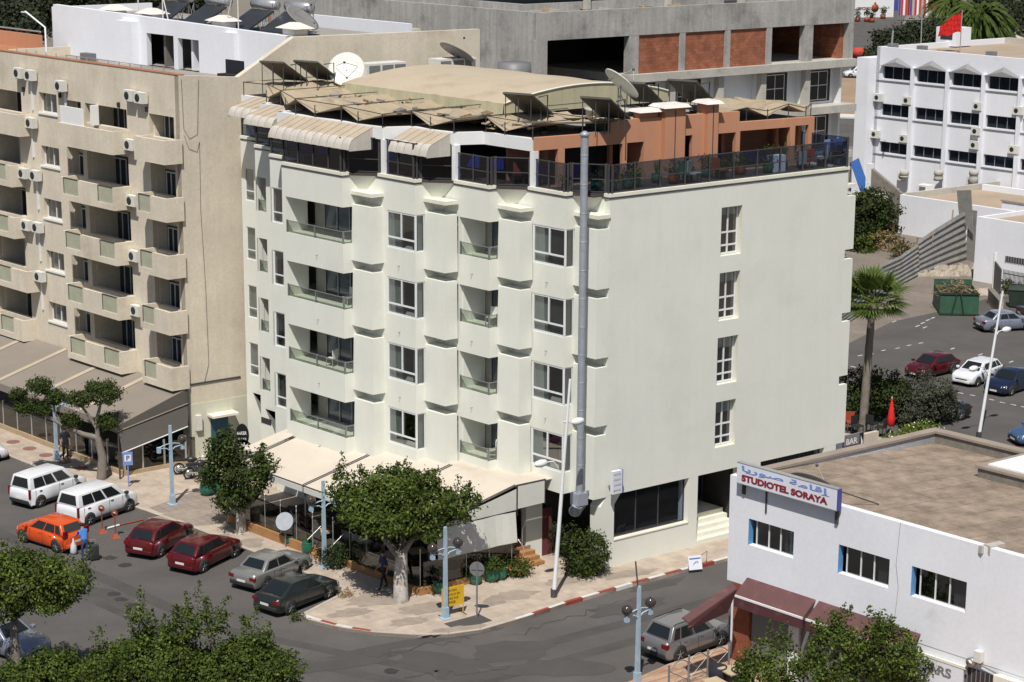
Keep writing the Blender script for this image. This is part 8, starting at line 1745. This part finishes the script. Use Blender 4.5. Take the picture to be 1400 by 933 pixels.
for i, (px_, py_, lb_) in enumerate(((1172, 30, 'small dark cone tree in a red pot nearest the concrete building'), (1185, 30, 'small dark cone tree in a red pot, second by the hoarding'), (1192, 31, 'small dark cone tree in a red pot, third by the hoarding'), (1207, 26, 'dark shrub by the foot of the hoarding, right part'))):
    X_, Y_ = gxy(px_, py_); t = thing('potted_cypress', lb_, 'potted plant', (X_, Y_, 0)); m = MB(); m.lathe((X_, Y_, 0), [(.5, 0), (.55, .8), (.001, .8)], 'pot_red', 10); part('pot', m, t); leafcloud('foliage', t, [(X_, Y_, 1.5, .5, .5, .85, 260)], 'leaf_dark', .22, 150+i)
u, v = mG(1250, 65, 8); 
for i, (px_, y0, y1, Yw, lb_) in enumerate(((1259, 78, 8, 280, 'thin tall lamp post rising in front of the roadside trees'), (1219, 62, 42, 176, 'short white post standing on the office roof edge'))):
    a = YP(px_, y0, Yw); b = YP(px_+2, y1, Yw); m = MB(); m.tube([(a[0], Yw, 0 if i == 0 else a[2]), (b[0], Yw, b[2])], .09, 'alu', 6); solo('lamp_post', m, lb_, 'lamp post', (a[0], Yw, 0))
X_, Y_ = gxy(1166, 80); m = MB(); m.lathe((X_+.9, Y_, 0), [(1.1, .2), (1.1, 1.6), (.001, 1.7)], 'flower_red', 14); solo('red_tank', m, 'round red object beside the far road behind the concrete building', 'tank', (X_, Y_, 0))
for i, (px_, py_, mt, lb_) in enumerate(((1390, 52, 'kerb_stone', 'pale parasol among the trees at the right edge'), (1378, 58, 'cloth_pale', 'small pale parasol left of the one at the right edge'))):
    a = YP(px_, py_, 296); m = MB(); m.lathe((a[0], 296, a[2]-.3), [(2.0, 0), (.05, .7)], mt, 8); m.tube([(a[0], 296, 0), (a[0], 296, a[2]+.3)], .06, 'alu', 5); solo('garden_parasol', m, lb_, 'parasol', (a[0], 296, 0))
# blue slide / boards beside the office
a = mG(1168, 232, 4.0); m = MB(); q = [gxy(1163, 222, 5.0), gxy(1174, 216, 5.0), gxy(1190, 262, 3.0), gxy(1178, 266, 3.0)]
m.slab([(*q[0], 5.0), (*q[1], 5.0), (*q[2], 3.0), (*q[3], 3.0)], .1, 'water_blue'); m.tube([(*q[0], 0), (*q[0], 5)], .06, 'dark_metal', 5); m.tube([(*q[3], 0), (*q[3], 3)], .06, 'dark_metal', 5); solo('blue_canopy', m, 'sloping bright blue canopy strip between the hotel and the white office', 'canopy', (*q[0], 0))
m = MB(); q = [gxy(1152, 262, 3.2), gxy(1215, 262, 3.2), gxy(1212, 276, 3.2), gxy(1150, 278, 3.2)]; m.slab([(*p, 3.2) for p in q], .15, 'concrete_pale'); m.box(lf(*q[3], RZ), .3, 3, .3, 1.5, 0, 3.05, 'concrete_pale'); solo('lean_to_roof', m, 'pale sheet lean-to roof among the trees beside the hotel', 'shed', (*q[3], 0))
# =================================================================== camera, light, world
cam = bpy.data.cameras.new('camera'); co = bpy.data.objects.new('camera', cam); COL.objects.link(co)
cam.sensor_fit = 'HORIZONTAL'; cam.sensor_width = 36; cam.lens = F_/1400*36; cam.clip_end = 3000; cam.clip_start = 1
import mathutils
Mx = mathutils.Matrix(((RT[0], UPV[0], -FW[0], 0), (RT[1], UPV[1], -FW[1], 0), (RT[2], UPV[2], -FW[2], CH), (0, 0, 0, 1)))
co.matrix_world = Mx; scn.camera = co
SUN_AZ, SUN_EL = radians(8.0), radians(58.0)      # light travels towards azimuth 11 deg (clockwise from +Y)
sd = bpy.data.lights.new('sun', 'SUN'); sd.energy = 4.7; sd.angle = radians(.55); sd.color = (1, .95, .87)
so = bpy.data.objects.new('sun', sd); COL.objects.link(so)
d = mathutils.Vector((sin(SUN_AZ)*cos(SUN_EL), cos(SUN_AZ)*cos(SUN_EL), -sin(SUN_EL)))
so.rotation_euler = d.to_track_quat('-Z', 'Y').to_euler(); so.location = (0, 0, 80)
w = bpy.data.worlds.new('World'); scn.world = w; w.use_nodes = True; nt = w.node_tree
sk = nt.nodes.new('ShaderNodeTexSky'); sk.sky_type = 'NISHITA'; sk.sun_disc = False; sk.sun_elevation = SUN_EL
sk.sun_rotation = SUN_AZ+pi   # direction the sun stands in
sk.altitude = 20; sk.air_density = 1.0; sk.dust_density = 1.2
bg = nt.nodes['Background']; nt.links.new(sk.outputs[0], bg.inputs[0]); bg.inputs[1].default_value = .062
vs_ = scn.view_settings; vs_.view_transform = 'Standard'; vs_.look = 'None'; vs_.exposure = .0; vs_.gamma = 1
scn.cycles.max_bounces = 6; scn.cycles.diffuse_bounces = 3; scn.cycles.glossy_bounces = 3; scn.cycles.transparent_max_bounces = 12
scn.cycles.use_denoising = True; scn.cycles.caustics_reflective = False; scn.cycles.caustics_refractive = False
scn.cycles.sample_clamp_indirect = 4
